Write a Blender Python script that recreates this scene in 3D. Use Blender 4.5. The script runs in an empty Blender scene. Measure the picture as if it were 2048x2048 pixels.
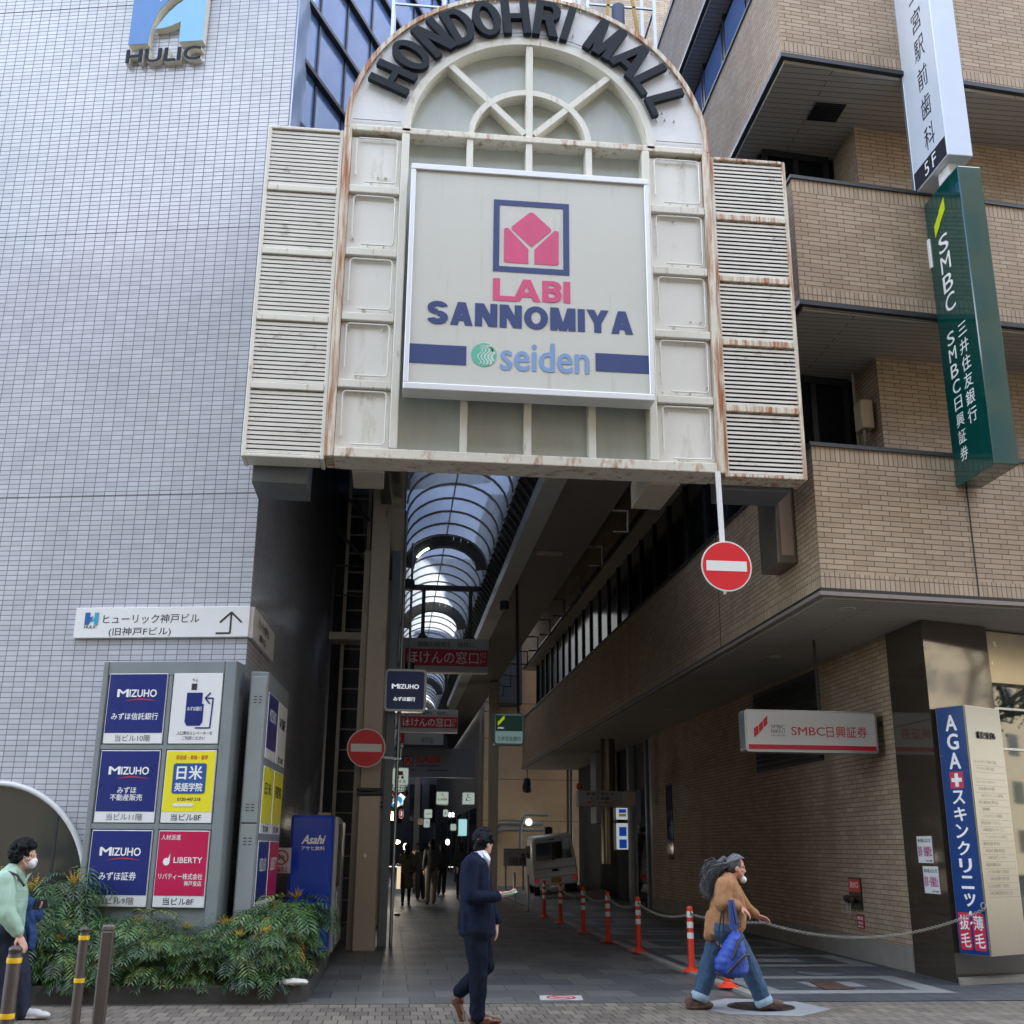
import bpy, bmesh, math, random
from mathutils import Vector, Matrix, Quaternion
from math import sin, cos, pi, radians, sqrt, atan2
random.seed(7)
S = bpy.context.scene
COL = S.collection

# ---------------------------------------------------------------- camera, sky, sun, exposure
cam = bpy.data.cameras.new('camera')
cam.sensor_width = 36.0
cam.lens = 36.0 * 2211.0 / 2048.0
cam.clip_start = 0.1
cam.clip_end = 2000.0
camo = bpy.data.objects.new('camera', cam)
COL.objects.link(camo)
camo.matrix_world = Matrix(((0.99431438, -0.03880434, -0.09916215, 0.0),
                            (-0.1061524, -0.2877435, -0.95180636, 0.0),
                            (0.00840095, 0.95692105, -0.29022667, 1.55),
                            (0, 0, 0, 1)))
S.camera = camo

SUN_EL, SUN_AZ = radians(34), radians(15)
W = bpy.data.worlds.new('World')
S.world = W
W.use_nodes = True
wn, wl = W.node_tree.nodes, W.node_tree.links
wn.clear()
wo = wn.new('ShaderNodeOutputWorld')
bg = wn.new('ShaderNodeBackground')
sky = wn.new('ShaderNodeTexSky')
sky.sky_type = 'NISHITA'
sky.sun_disc = False
sky.sun_elevation = SUN_EL
sky.sun_rotation = SUN_AZ
sky.air_density = 1.0
sky.dust_density = 0.6
sky.ozone_density = 1.2
tc = wn.new('ShaderNodeTexCoord')
mp = wn.new('ShaderNodeMapping')
mp.inputs['Scale'].default_value = (1.3, 1.3, 3.0)
nz = wn.new('ShaderNodeTexNoise')
nz.inputs['Scale'].default_value = 2.1
nz.inputs['Detail'].default_value = 8
nz.inputs['Roughness'].default_value = 0.58
rp = wn.new('ShaderNodeValToRGB')
rp.color_ramp.elements[0].position = 0.44
rp.color_ramp.elements[1].position = 0.70
mx = wn.new('ShaderNodeMix')
mx.data_type = 'RGBA'
mx.inputs[7].default_value = (9.5, 9.6, 9.9, 1)
wl.new(tc.outputs['Generated'], mp.inputs['Vector'])
wl.new(mp.outputs[0], nz.inputs['Vector'])
wl.new(nz.outputs['Fac'], rp.inputs[0])
wl.new(rp.outputs[0], mx.inputs[0])
wl.new(sky.outputs[0], mx.inputs[6])
wl.new(mx.outputs[2], bg.inputs['Color'])
bg.inputs['Strength'].default_value = 0.15
wl.new(bg.outputs[0], wo.inputs[0])

sun = bpy.data.lights.new('sun', 'SUN')
sun.energy = 3.5
sun.angle = radians(0.5)
sun.color = (1.0, 0.93, 0.82)
suno = bpy.data.objects.new('sun', sun)
COL.objects.link(suno)
tosun = Vector((sin(SUN_AZ) * cos(SUN_EL), cos(SUN_AZ) * cos(SUN_EL), sin(SUN_EL)))
suno.rotation_euler = tosun.to_track_quat('Z', 'Y').to_euler()
suno.location = (0, 0, 60)

S.view_settings.view_transform = 'Standard'
S.view_settings.look = 'None'
S.view_settings.gamma = 1.0
S.view_settings.exposure = 2.55
S.render.engine = 'CYCLES'
S.cycles.max_bounces = 7
S.cycles.diffuse_bounces = 4
S.cycles.glossy_bounces = 4
S.cycles.transmission_bounces = 5
S.cycles.transparent_max_bounces = 8
S.cycles.caustics_reflective = False
S.cycles.caustics_refractive = False
S.cycles.use_denoising = True

# ---------------------------------------------------------------- helpers
def lin(c):
    return tuple((v / 12.92 if v <= 0.04045 else ((v + 0.055) / 1.055) ** 2.4) for v in c)

def hexc(h):
    return lin(tuple(int(h[i:i + 2], 16) / 255 for i in (0, 2, 4)))

MATS = {}

def mat(name, col, rough=0.6, metal=0.0, spec=0.5, var=0.0, vscale=5.0, stretch=(1, 1, 1), bump=0.0, bscale=60.0,
        dirt=None, dirt_amt=0.0, dirt_scale=3.0, dirt_stretch=(1, 1, 0.25), emit=0.0, alpha=1.0, coat=0.0, trans=0.0, sheen=0.0):
    """A Principled material with procedural tone variation, dirt streaks and fine bump."""
    if name in MATS:
        return MATS[name]
    m = bpy.data.materials.new(name)
    m.use_nodes = True
    N, L = m.node_tree.nodes, m.node_tree.links
    b = N['Principled BSDF']
    b.inputs['Base Color'].default_value = (*col, 1)
    b.inputs['Roughness'].default_value = rough
    b.inputs['Metallic'].default_value = metal
    b.inputs['Specular IOR Level'].default_value = spec
    b.inputs['Coat Weight'].default_value = coat
    b.inputs['Transmission Weight'].default_value = trans
    b.inputs['Sheen Weight'].default_value = sheen
    if emit:
        b.inputs['Emission Color'].default_value = (*col, 1)
        b.inputs['Emission Strength'].default_value = emit
    t = N.new('ShaderNodeTexCoord')
    cur = None
    if var > 0:
        mp = N.new('ShaderNodeMapping')
        mp.inputs['Scale'].default_value = stretch
        L.new(t.outputs['Object'], mp.inputs[0])
        n = N.new('ShaderNodeTexNoise')
        n.inputs['Scale'].default_value = vscale
        n.inputs['Detail'].default_value = 6
        n.inputs['Roughness'].default_value = 0.6
        L.new(mp.outputs[0], n.inputs['Vector'])
        r = N.new('ShaderNodeMapRange')
        r.inputs[1].default_value = 0.25
        r.inputs[2].default_value = 0.75
        r.inputs[3].default_value = 1 - var
        r.inputs[4].default_value = 1 + var
        L.new(n.outputs['Fac'], r.inputs[0])
        x = N.new('ShaderNodeMix')
        x.data_type = 'RGBA'
        x.blend_type = 'MULTIPLY'
        x.inputs[0].default_value = 1
        x.inputs[6].default_value = (*col, 1)
        L.new(r.outputs[0], x.inputs[7])
        cur = x.outputs[2]
        rr = N.new('ShaderNodeMapRange')
        rr.inputs[3].default_value = max(0, rough - 0.08)
        rr.inputs[4].default_value = min(1, rough + 0.08)
        L.new(n.outputs['Fac'], rr.inputs[0])
        L.new(rr.outputs[0], b.inputs['Roughness'])
    if dirt:
        mp = N.new('ShaderNodeMapping')
        mp.inputs['Scale'].default_value = dirt_stretch
        L.new(t.outputs['Object'], mp.inputs[0])
        n = N.new('ShaderNodeTexNoise')
        n.inputs['Scale'].default_value = dirt_scale
        n.inputs['Detail'].default_value = 9
        n.inputs['Roughness'].default_value = 0.68
        L.new(mp.outputs[0], n.inputs['Vector'])
        r = N.new('ShaderNodeValToRGB')
        r.color_ramp.elements[0].position = max(0.0, 0.62 - dirt_amt * 0.3)
        r.color_ramp.elements[1].position = min(1.0, 0.80 - dirt_amt * 0.3)
        L.new(n.outputs['Fac'], r.inputs[0])
        x = N.new('ShaderNodeMix')
        x.data_type = 'RGBA'
        L.new(r.outputs[0], x.inputs[0])
        if cur:
            L.new(cur, x.inputs[6])
        else:
            x.inputs[6].default_value = (*col, 1)
        x.inputs[7].default_value = (*dirt, 1)
        cur = x.outputs[2]
    if cur:
        L.new(cur, b.inputs['Base Color'])
    if bump > 0:
        n = N.new('ShaderNodeTexNoise')
        n.inputs['Scale'].default_value = bscale
        n.inputs['Detail'].default_value = 3
        L.new(t.outputs['Object'], n.inputs['Vector'])
        bp = N.new('ShaderNodeBump')
        bp.inputs['Strength'].default_value = bump
        bp.inputs['Distance'].default_value = 0.01
        L.new(n.outputs['Fac'], bp.inputs['Height'])
        L.new(bp.outputs[0], b.inputs['Normal'])
    MATS[name] = m
    return m

def brickmat(name, c1, c2, mortar, bw, bh, gap, offset=0.5, rough=0.6, mrough=0.85, bump=0.5, var=0.12, vscale=0.8, tilebump=0.0, freq=2, spec=0.5, grime=None, squash=1.0, bias=0.0, spots=False):
    """Bricks or tiles laid in metres on the surface's UV map."""
    m = bpy.data.materials.new(name)
    m.use_nodes = True
    N, L = m.node_tree.nodes, m.node_tree.links
    b = N['Principled BSDF']
    b.inputs['Specular IOR Level'].default_value = spec
    uv = N.new('ShaderNodeUVMap')
    br = N.new('ShaderNodeTexBrick')
    br.offset = offset
    br.offset_frequency = freq
    br.squash = squash
    br.inputs['Scale'].default_value = 1.0
    br.inputs['Brick Width'].default_value = bw
    br.inputs['Row Height'].default_value = bh
    br.inputs['Mortar Size'].default_value = gap
    br.inputs['Mortar Smooth'].default_value = 0.1
    br.inputs['Bias'].default_value = bias
    br.inputs['Color1'].default_value = (*c1, 1)
    br.inputs['Color2'].default_value = (*c2, 1)
    br.inputs['Mortar'].default_value = (*mortar, 1)
    L.new(uv.outputs[0], br.inputs['Vector'])
    tco = N.new('ShaderNodeTexCoord')
    n = N.new('ShaderNodeTexNoise')
    n.inputs['Scale'].default_value = vscale
    n.inputs['Detail'].default_value = 6
    n.inputs['Roughness'].default_value = 0.65
    L.new(tco.outputs['Object'], n.inputs['Vector'])
    r = N.new('ShaderNodeMapRange')
    r.inputs[1].default_value = 0.3
    r.inputs[2].default_value = 0.7
    r.inputs[3].default_value = 1 - var
    r.inputs[4].default_value = 1 + var
    L.new(n.outputs['Fac'], r.inputs[0])
    x = N.new('ShaderNodeMix')
    x.data_type = 'RGBA'
    x.blend_type = 'MULTIPLY'
    x.inputs[0].default_value = 1
    L.new(br.outputs['Color'], x.inputs[6])
    L.new(r.outputs[0], x.inputs[7])
    out = x.outputs[2]
    if grime:
        mp = N.new('ShaderNodeMapping')
        mp.inputs['Scale'].default_value = (1, 1, 0.3)
        L.new(tco.outputs['Object'], mp.inputs[0])
        n2 = N.new('ShaderNodeTexNoise')
        n2.inputs['Scale'].default_value = 1.1
        n2.inputs['Detail'].default_value = 8
        L.new(mp.outputs[0], n2.inputs['Vector'])
        rr = N.new('ShaderNodeValToRGB')
        rr.color_ramp.elements[0].position = 0.56
        rr.color_ramp.elements[1].position = 0.85
        L.new(n2.outputs['Fac'], rr.inputs[0])
        x2 = N.new('ShaderNodeMix')
        x2.data_type = 'RGBA'
        L.new(rr.outputs[0], x2.inputs[0])
        L.new(out, x2.inputs[6])
        x2.inputs[7].default_value = (*grime, 1)
        out = x2.outputs[2]
    if spots:
        vo = N.new('ShaderNodeTexVoronoi')
        vo.inputs['Scale'].default_value = 2.6
        L.new(tco.outputs['Object'], vo.inputs['Vector'])
        vr = N.new('ShaderNodeMapRange')
        vr.inputs[1].default_value = 0.05
        vr.inputs[2].default_value = 0.075
        vr.inputs[3].default_value = 0.55
        vr.inputs[4].default_value = 1.0
        L.new(vo.outputs['Distance'], vr.inputs[0])
        x3 = N.new('ShaderNodeMix')
        x3.data_type = 'RGBA'
        x3.blend_type = 'MULTIPLY'
        x3.inputs[0].default_value = 1
        L.new(out, x3.inputs[6])
        L.new(vr.outputs[0], x3.inputs[7])
        out = x3.outputs[2]
    L.new(out, b.inputs['Base Color'])
    mr = N.new('ShaderNodeMapRange')
    mr.inputs[3].default_value = rough
    mr.inputs[4].default_value = mrough
    L.new(br.outputs['Fac'], mr.inputs[0])
    L.new(mr.outputs[0], b.inputs['Roughness'])
    inv = N.new('ShaderNodeMath')
    inv.operation = 'SUBTRACT'
    inv.inputs[0].default_value = 1
    L.new(br.outputs['Fac'], inv.inputs[1])
    bp = N.new('ShaderNodeBump')
    bp.inputs['Strength'].default_value = bump
    bp.inputs['Distance'].default_value = 0.006
    L.new(inv.outputs[0], bp.inputs['Height'])
    last = bp
    if tilebump > 0:
        n3 = N.new('ShaderNodeTexNoise')
        n3.inputs['Scale'].default_value = 9.0
        n3.inputs['Detail'].default_value = 2
        L.new(tco.outputs['Object'], n3.inputs['Vector'])
        b2 = N.new('ShaderNodeBump')
        b2.inputs['Strength'].default_value = tilebump
        b2.inputs['Distance'].default_value = 0.01
        L.new(n3.outputs['Fac'], b2.inputs['Height'])
        L.new(bp.outputs[0], b2.inputs['Normal'])
        last = b2
    L.new(last.outputs[0], b.inputs['Normal'])
    MATS[name] = m
    return m

class MB:
    """Collects faces; build() links them as one mesh object with UVs in metres."""
    def __init__(self):
        self.v, self.f, self.mi, self.sm = [], [], [], []
        self.starts = []
    def add(self, vs, fs, mi=0, smooth=False):
        o = len(self.v)
        self.starts.append((o, len(self.f)))
        self.v += [Vector(p) for p in vs]
        for f in fs:
            self.f.append([o + i for i in f])
            self.mi.append(mi)
            self.sm.append(smooth)
        return self
    def box(self, x0, x1, y0, y1, z0, z1, mi=0, M=None):
        vs = [Vector(p) for p in ((x0, y0, z0), (x1, y0, z0), (x1, y1, z0), (x0, y1, z0), (x0, y0, z1), (x1, y0, z1), (x1, y1, z1), (x0, y1, z1))]
        if M:
            vs = [M @ p for p in vs]
        return self.add(vs, [(0, 3, 2, 1), (4, 5, 6, 7), (0, 1, 5, 4), (1, 2, 6, 5), (2, 3, 7, 6), (3, 0, 4, 7)], mi)
    def bbox(self, x0, x1, y0, y1, z0, z1, r=0.01, mi=0):
        """a box with its four upright edges chamfered and top and bottom pulled in"""
        r = min(r, (x1 - x0) / 2.1, (y1 - y0) / 2.1, (z1 - z0) / 2.1)
        def ring(z, i):
            a, b, c, d = x0 + i, x1 - i, y0 + i, y1 - i
            return [(a + r, c, z), (b - r, c, z), (b, c + r, z), (b, d - r, z), (b - r, d, z), (a + r, d, z), (a, d - r, z), (a, c + r, z)]
        R = [ring(z0, r * .5), ring(z0 + r, 0), ring(z1 - r, 0), ring(z1, r * .5)]
        vs = sum(R, [])
        fs = [tuple(range(7, -1, -1)), tuple(range(24, 32))]
        for k in range(3):
            for i in range(8):
                j = (i + 1) % 8
                fs.append((k * 8 + i, k * 8 + j, k * 8 + 8 + j, k * 8 + 8 + i))
        return self.add(vs, fs, mi)
    def prism(self, poly, z0, z1, mi=0, mtop=None, mbot=None):
        """plan polygon (counter-clockwise seen from above) extruded in z"""
        n = len(poly)
        vs = [(x, y, z0) for x, y in poly] + [(x, y, z1) for x, y in poly]
        for i in range(n):
            j = (i + 1) % n
            self.add([vs[i], vs[j], vs[n + j], vs[n + i]], [(0, 1, 2, 3)], mi)
        self.add(vs[n:], [tuple(range(n))], mi if mtop is None else mtop)
        self.add(vs[:n], [tuple(range(n - 1, -1, -1))], mi if mbot is None else mbot)
        return self
    def plate(self, pts, o, u, v, n, d, mi=0):
        """outline pts (in u,v, counter-clockwise seen from n) given thickness d along n"""
        o, u, v, n = Vector(o), Vector(u), Vector(v), Vector(n)
        k = len(pts)
        a = [o + u * p[0] + v * p[1] for p in pts]
        b = [p + n * d for p in a]
        self.add(a + b, [tuple(range(k - 1, -1, -1)), tuple(range(k, 2 * k))] + [(i, (i + 1) % k, k + (i + 1) % k, k + i) for i in range(k)], mi)
        return self
    def tube(self, pts, r, n=10, mi=0, caps=True, smooth=True):
        pts = [Vector(p) for p in pts]
        rs = r if isinstance(r, (list, tuple)) else [r] * len(pts)
        vs, fs = [], []
        prev = None
        for i, p in enumerate(pts):
            d = (pts[min(i + 1, len(pts) - 1)] - pts[max(i - 1, 0)])
            d = d.normalized() if d.length > 1e-9 else Vector((0, 0, 1))
            if prev is None:
                a = Vector((0, 0, 1)) if abs(d.z) < 0.9 else Vector((1, 0, 0))
                s = d.cross(a).normalized()
            else:
                s = (prev - d * prev.dot(d)).normalized()
            prev = s
            t = d.cross(s)
            for k in range(n):
                g = 2 * pi * k / n
                vs.append(p + (s * cos(g) + t * sin(g)) * rs[i])
        for i in range(len(pts) - 1):
            for k in range(n):
                fs.append((i * n + k, i * n + (k + 1) % n, (i + 1) * n + (k + 1) % n, (i + 1) * n + k))
        self.add(vs, fs, mi, smooth)
        if caps:
            e = (len(pts) - 1) * n
            self.add([vs[k] for k in range(n)], [tuple(range(n - 1, -1, -1))], mi)
            self.add([vs[e + k] for k in range(n)], [tuple(range(n))], mi)
        return self
    def bar(self, a, b, w, h, mi=0, up=(0, 0, 1)):
        a, b = Vector(a), Vector(b)
        d = (b - a).normalized()
        up = Vector(up)
        if abs(d.dot(up)) > 0.95:
            up = Vector((0, 1, 0))
        s = d.cross(up).normalized() * (w / 2)
        t = s.cross(d).normalized() * (h / 2)
        vs = [a - s - t, a + s - t, a + s + t, a - s + t, b - s - t, b + s - t, b + s + t, b - s + t]
        return self.add(vs, [(0, 3, 2, 1), (4, 5, 6, 7), (0, 1, 5, 4), (1, 2, 6, 5), (2, 3, 7, 6), (3, 0, 4, 7)], mi)
    def lathe(self, prof, n=16, o=(0, 0, 0), mi=0, smooth=True):
        vs, fs = [], []
        o = Vector(o)
        for r, z in prof:
            for k in range(n):
                g = 2 * pi * k / n
                vs.append(o + Vector((r * cos(g), r * sin(g), z)))
        for i in range(len(prof) - 1):
            for k in range(n):
                fs.append((i * n + k, i * n + (k + 1) % n, (i + 1) * n + (k + 1) % n, (i + 1) * n + k))
        self.add(vs, fs, mi, smooth)
        return self
    def ell(self, c, r, M=None, nu=14, nv=9, mi=0):
        c = Vector(c)
        vs, fs = [], []
        for j in range(nv + 1):
            th = pi * j / nv
            for i in range(nu):
                g = 2 * pi * i / nu
                p = Vector((r[0] * sin(th) * cos(g), r[1] * sin(th) * sin(g), r[2] * cos(th)))
                vs.append(c + (M @ p if M else p))
        for j in range(nv):
            for i in range(nu):
                fs.append((j * nu + i, (j + 1) * nu + i, (j + 1) * nu + (i + 1) % nu, j * nu + (i + 1) % nu))
        return self.add(vs, fs, mi, True)
    def mesh(self, name, mats):
        me = bpy.data.meshes.new(name)
        me.from_pydata(self.v, [], self.f)
        me.update()
        for m in (mats if isinstance(mats, (list, tuple)) else [mats]):
            me.materials.append(m)
        me.polygons.foreach_set('material_index', self.mi)
        me.polygons.foreach_set('use_smooth', self.sm)
        uvl = me.uv_layers.new(name='UVMap').data
        for p in me.polygons:
            n = p.normal
            if abs(n.z) > 0.7:
                for li in p.loop_indices:
                    c = self.v[me.loops[li].vertex_index]
                    uvl[li].uv = (c.x, c.y)
            else:
                h = sqrt(n.x * n.x + n.y * n.y) or 1
                tx, ty = -n.y / h, n.x / h
                for li in p.loop_indices:
                    c = self.v[me.loops[li].vertex_index]
                    uvl[li].uv = (c.x * tx + c.y * ty, c.z)
        return me
    def pieces(self, name, mats, parent=None):
        """every added piece becomes an object of its own"""
        st = self.starts + [(len(self.v), len(self.f))]
        for (a, fa), (b, fb) in zip(st, st[1:]):
            q = MB()
            q.add(self.v[a:b], [[i - a for i in f] for f in self.f[fa:fb]])
            q.mi, q.sm = self.mi[fa:fb], self.sm[fa:fb]
            q.build(name, mats, parent)
    def build(self, name, mats, parent=None):
        o = bpy.data.objects.new(name, self.mesh(name, mats))
        COL.objects.link(o)
        if parent:
            o.parent = parent
        return o

def tag(o, label=None, cat=None, group=None, kind=None):
    for k, v in (('label', label), ('category', cat), ('group', group), ('kind', kind)):
        if v:
            o[k] = v
    return o

def thing(name, label, cat, loc=(0, 0, 0), rz=0.0, group=None):
    o = bpy.data.objects.new(name, None)
    o.empty_display_size = 0.2
    COL.objects.link(o)
    o.location = loc
    o.rotation_euler = (0, 0, rz)
    return tag(o, label, cat, group)

def copy_thing(root, loc=None, rz=None, scale=None, label=None, group=None):
    def rec(o, par):
        c = o.copy()
        COL.objects.link(c)
        if par:
            c.parent = par
            c.matrix_parent_inverse = o.matrix_parent_inverse
        for ch in list(o.children):
            rec(ch, c)
        return c
    c = rec(root, None)
    if loc is not None:
        c.location = loc
    if rz is not None:
        c.rotation_euler = (0, 0, rz)
    if scale is not None:
        c.scale = scale if isinstance(scale, (tuple, list)) else (scale,) * 3
    return tag(c, label, None, group)

_FC = None
def glyphs(s, bold=0.0, depth=0.0, shear=0.0, res=3, spacing=1.0):
    global _FC
    c = bpy.data.curves.new('lettering', 'FONT')
    c.body = s
    c.size = 1
    c.offset = bold
    c.extrude = depth
    c.shear = shear
    c.resolution_u = res
    c.space_character = spacing
    o = bpy.data.objects.new('lettering', c)
    m = bpy.data.meshes.new_from_object(o)
    vs = [v.co.copy() for v in m.vertices]
    fs = [tuple(p.vertices) for p in m.polygons]
    bpy.data.objects.remove(o)
    bpy.data.curves.remove(c)
    bpy.data.meshes.remove(m)
    return vs, fs

UF = ((1, 0, 0), (0, 0, 1), (0, -1, 0))          # a face seen from the street
def letters(name, parent, items, m, y=0.0, bold=0.0, depth=0.0, shear=0.0, frame=None, o=(0, 0, 0), spacing=1.0):
    """items: (text, x0, x1, z0, z1) fitted into its rectangle on a face; one mesh"""
    u, v, n = [Vector(a) for a in (frame or UF)]
    o = Vector(o)
    mb = MB()
    off = 0.0
    e = max(0.0, bold) * .9
    for s, x0, x1, z0, z1 in items:
        vs, fs = glyphs(s, off, 0.0, shear, 3, spacing)
        if not vs:
            continue
        ax, bx = min(p.x for p in vs) - e, max(p.x for p in vs) + e
        ay, by = min(p.y for p in vs) - e * .7, max(p.y for p in vs) + e * .7
        sx, sy = (x1 - x0) / max(bx - ax, 1e-6), (z1 - z0) / max(by - ay, 1e-6)
        if (by - ay) < 0.12:
            sy = sx
        if depth > 0:
            vs, fs = glyphs(s, off, 0.5, shear, 3, spacing)
        for k, (ex, ez) in enumerate(((0, 0), (e, 0), (-e, 0), (0, e * .7), (0, -e * .7)) if e > 0 else ((0, 0),)):
            q = []
            for p in vs:
                w = (p.z + 0.5) * depth if depth > 0 else 0.0
                q.append(o + u * (x0 + (p.x + ex - ax) * sx) + v * (z0 + (p.y + ez - ay) * sy) + n * (y + w + k * .0005))
            mb.add(q, fs)
    return mb.build(name, m, parent)

def rpoly(x0, x1, z0, z1, r, n=5):
    pts = []
    for cx, cz, a in ((x1 - r, z0 + r, -90), (x1 - r, z1 - r, 0), (x0 + r, z1 - r, 90), (x0 + r, z0 + r, 180)):
        for k in range(n + 1):
            g = radians(a + 90 * k / n)
            pts.append((cx + r * cos(g), cz + r * sin(g)))
    return pts

def disc(cx, cz, r, n=40, a0=0, a1=360):
    full = abs(a1 - a0) >= 360
    return [(cx + r * cos(radians(a0 + (a1 - a0) * k / (n if full else n - 1))), cz + r * sin(radians(a0 + (a1 - a0) * k / (n if full else n - 1)))) for k in range(n)]

def face(name, parent, pts, m, y=0.0, d=0.004, frame=None, o=(0, 0, 0)):
    """a thin painted or fitted sheet lying y in front of a face"""
    u, v, n = [Vector(a) for a in (frame or UF)]
    mb = MB()
    for p in (pts if isinstance(pts[0][0], (tuple, list)) else [pts]):
        mb.plate(p, Vector(o) + n * y, u, v, n, d)
    return mb.build(name, m, parent)

def block(ch, w, t, th):
    """heavy sans capital as polygons in a box w wide and 1 high"""
    P = []
    stem = lambda x, a=0.0, b=1.0: P.append([(x, a), (x + t, a), (x + t, b), (x, b)])
    def ringq(cx, cz, rx, rz, a0, a1, n=18):
        for k in range(n):
            a, b = radians(a0 + (a1 - a0) * k / n), radians(a0 + (a1 - a0) * (k + 1) / n)
            o1, o2 = (cx + rx * cos(a), cz + rz * sin(a)), (cx + rx * cos(b), cz + rz * sin(b))
            i1, i2 = (cx + (rx - t) * cos(a), cz + (rz - th) * sin(a)), (cx + (rx - t) * cos(b), cz + (rz - th) * sin(b))
            q = [i1, o1, o2, i2] if a1 > a0 else [i2, o2, o1, i1]
            P.append(q)
    if ch == 'H':
        stem(0); stem(w - t); P.append([(t, .5 - th * .5), (w - t, .5 - th * .5), (w - t, .5 + th * .5), (t, .5 + th * .5)])
    elif ch == 'N':
        stem(0); stem(w - t); P.append([(w - t * 1.2, 0), (w - t * .02, 0), (t * 1.2, 1), (t * .02, 1)])
    elif ch == 'M':
        stem(0); stem(w - t)
        P.append([(w / 2 - t * .55, 0), (w / 2 + t * .35, 0), (t * 1.15, 1), (t * .02, 1)]); P.append([(w / 2 - t * .35, 0), (w / 2 + t * .55, 0), (w - t * .02, 1), (w - t * 1.15, 1)])
    elif ch == 'A':
        P.append([(0, 0), (t * 1.05, 0), (w / 2 + t * .45, 1), (w / 2 - t * .55, 1)]); P.append([(w - t * 1.05, 0), (w, 0), (w / 2 + t * .55, 1), (w / 2 - t * .45, 1)])
        P.append([(w * .24, .19), (w * .76, .19), (w * .70, .19 + th), (w * .30, .19 + th)])
    elif ch == 'I':
        stem(0)
    elif ch == 'L':
        stem(0); P.append([(t, 0), (w, 0), (w, th), (t, th)])
    elif ch == 'Y':
        P.append([(w / 2 - t / 2, 0), (w / 2 + t / 2, 0), (w / 2 + t / 2, .46), (w / 2 - t / 2, .46)])
        P.append([(w / 2 - t / 2, .40), (w / 2 + t * .45, .44), (t * 1.12, 1), (0, 1)]); P.append([(w / 2 - t * .45, .44), (w / 2 + t / 2, .40), (w, 1), (w - t * 1.12, 1)])
    elif ch == 'O':
        ringq(w / 2, .5, w / 2, .5, 0, 360, 36)
    elif ch == 'D':
        stem(0); c = w * .40
        P.append([(t, 0), (c, 0), (c, th), (t, th)]); P.append([(t, 1 - th), (c, 1 - th), (c, 1), (t, 1)])
        ringq(c, .5, w - c, .5, -90, 90)
    elif ch in 'RB':
        stem(0); c = w * .52
        zb = .44
        P.append([(t, 1 - th), (c, 1 - th), (c, 1), (t, 1)]); P.append([(t, zb), (c, zb), (c, zb + th), (t, zb + th)])
        ringq(c, (1 + zb) / 2, (w - c) * (.95 if ch == 'B' else 1), (1 - zb) / 2, -90, 90)
        if ch == 'B':
            P.append([(t, 0), (c, 0), (c, th), (t, th)]); ringq(c, (zb + th) / 2, w - c, (zb + th) / 2, -90, 90)
        else:
            P.append([(w - t * 1.15, 0), (w, 0), (c + t * .75, zb + .02), (c - t * .35, zb + .02)])
    elif ch == 'S':
        r = .29
        ringq(w / 2, 1 - r, w / 2, r, 15, 270, 22); ringq(w / 2, r, w / 2, r, 90, -165, 22)
    return P

def block_letters(name, parent, items, m, depth=.004, y=0.0, frame=None, o=(0, 0, 0)):
    u, v, n = [Vector(a) for a in (frame or UF)]
    mb = MB()
    for ch, x0, x1, z0, z1, t in items:
        H = z1 - z0
        w = (x1 - x0) / H
        for k, p in enumerate(block(ch, w, t / H, t / H * .78)):
            mb.plate([(x0 + a * H, z0 + b * H) for a, b in p], Vector(o) + n * y, u, v, n, depth + .00018 * k)
    return mb.build(name, m, parent)

def R4(x0, x1, z0, z1):
    return [(x0, z0), (x1, z0), (x1, z1), (x0, z1)]

# ---------------------------------------------------------------- materials
TILE = brickmat('white_glazed_tile', (0.55, 0.57, 0.605), (0.47, 0.49, 0.53), (0.18, 0.165, 0.18), 0.150, 0.066, 0.0055, 0.0, rough=0.16, bump=0.35, var=0.10, vscale=0.5, tilebump=0.10, spec=0.6)
BRICK = brickmat('tan_brick', hexc('B7A188'), hexc('A68F76'), hexc('665A4E'), 0.275, 0.068, 0.0055, 0.37, rough=0.72, bump=0.9, var=0.10, vscale=1.2, grime=hexc('8A775E'))
SOLDIER = brickmat('tan_soldier_course', hexc('BAA58C'), hexc('A9937A'), hexc('665A4E'), 0.068, 0.30, 0.0055, 0.0, rough=0.72, bump=0.9, var=0.10, vscale=1.2)
PLANK = brickmat('soffit_boards', hexc('B4AEA3'), hexc('AFA99E'), hexc('5A564F'), 6.0, 0.115, 0.006, 0.3, rough=0.55, bump=0.8, var=0.05)
GRANITE = mat('brown_granite', hexc('40382F'), 0.06, var=0.45, vscale=140, spec=0.9)
GRANITE_D = mat('dark_granite', hexc('463F38'), 0.12, var=0.4, vscale=140, spec=0.5)
CREAM = mat('cream_paint', hexc('DEDACC'), 0.45, var=0.05, vscale=3, dirt=hexc('9C6B45'), dirt_amt=0.12, dirt_scale=5, dirt_stretch=(2.4, 2.4, 0.45), bump=0.05)
RUSTY = mat('rusty_cream_paint', hexc('DAD3C0'), 0.55, var=0.08, vscale=4, dirt=hexc('A0602F'), dirt_amt=0.60, dirt_scale=5.0, dirt_stretch=(3.2, 3.2, 0.22), bump=0.12)
BEAMR = mat('weathered_cream_beam', hexc('DDD7C6'), 0.5, var=0.08, vscale=4, dirt=hexc('9C643A'), dirt_amt=0.34, dirt_scale=4.5, dirt_stretch=(1.8, 1.8, 0.8), bump=0.08)
PANEL = mat('cream_light_panel', hexc('E4E1D7'), 0.35, var=0.035, vscale=1.5, dirt=hexc('B0A890'), dirt_amt=0.1, dirt_scale=2.2)
BANDW = mat('white_arch_panel', hexc('E3E3E1'), 0.28, var=0.04, vscale=2, dirt=hexc('AEB0AE'), dirt_amt=0.15, dirt_scale=1.5, dirt_stretch=(1, 1, 1))
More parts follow.
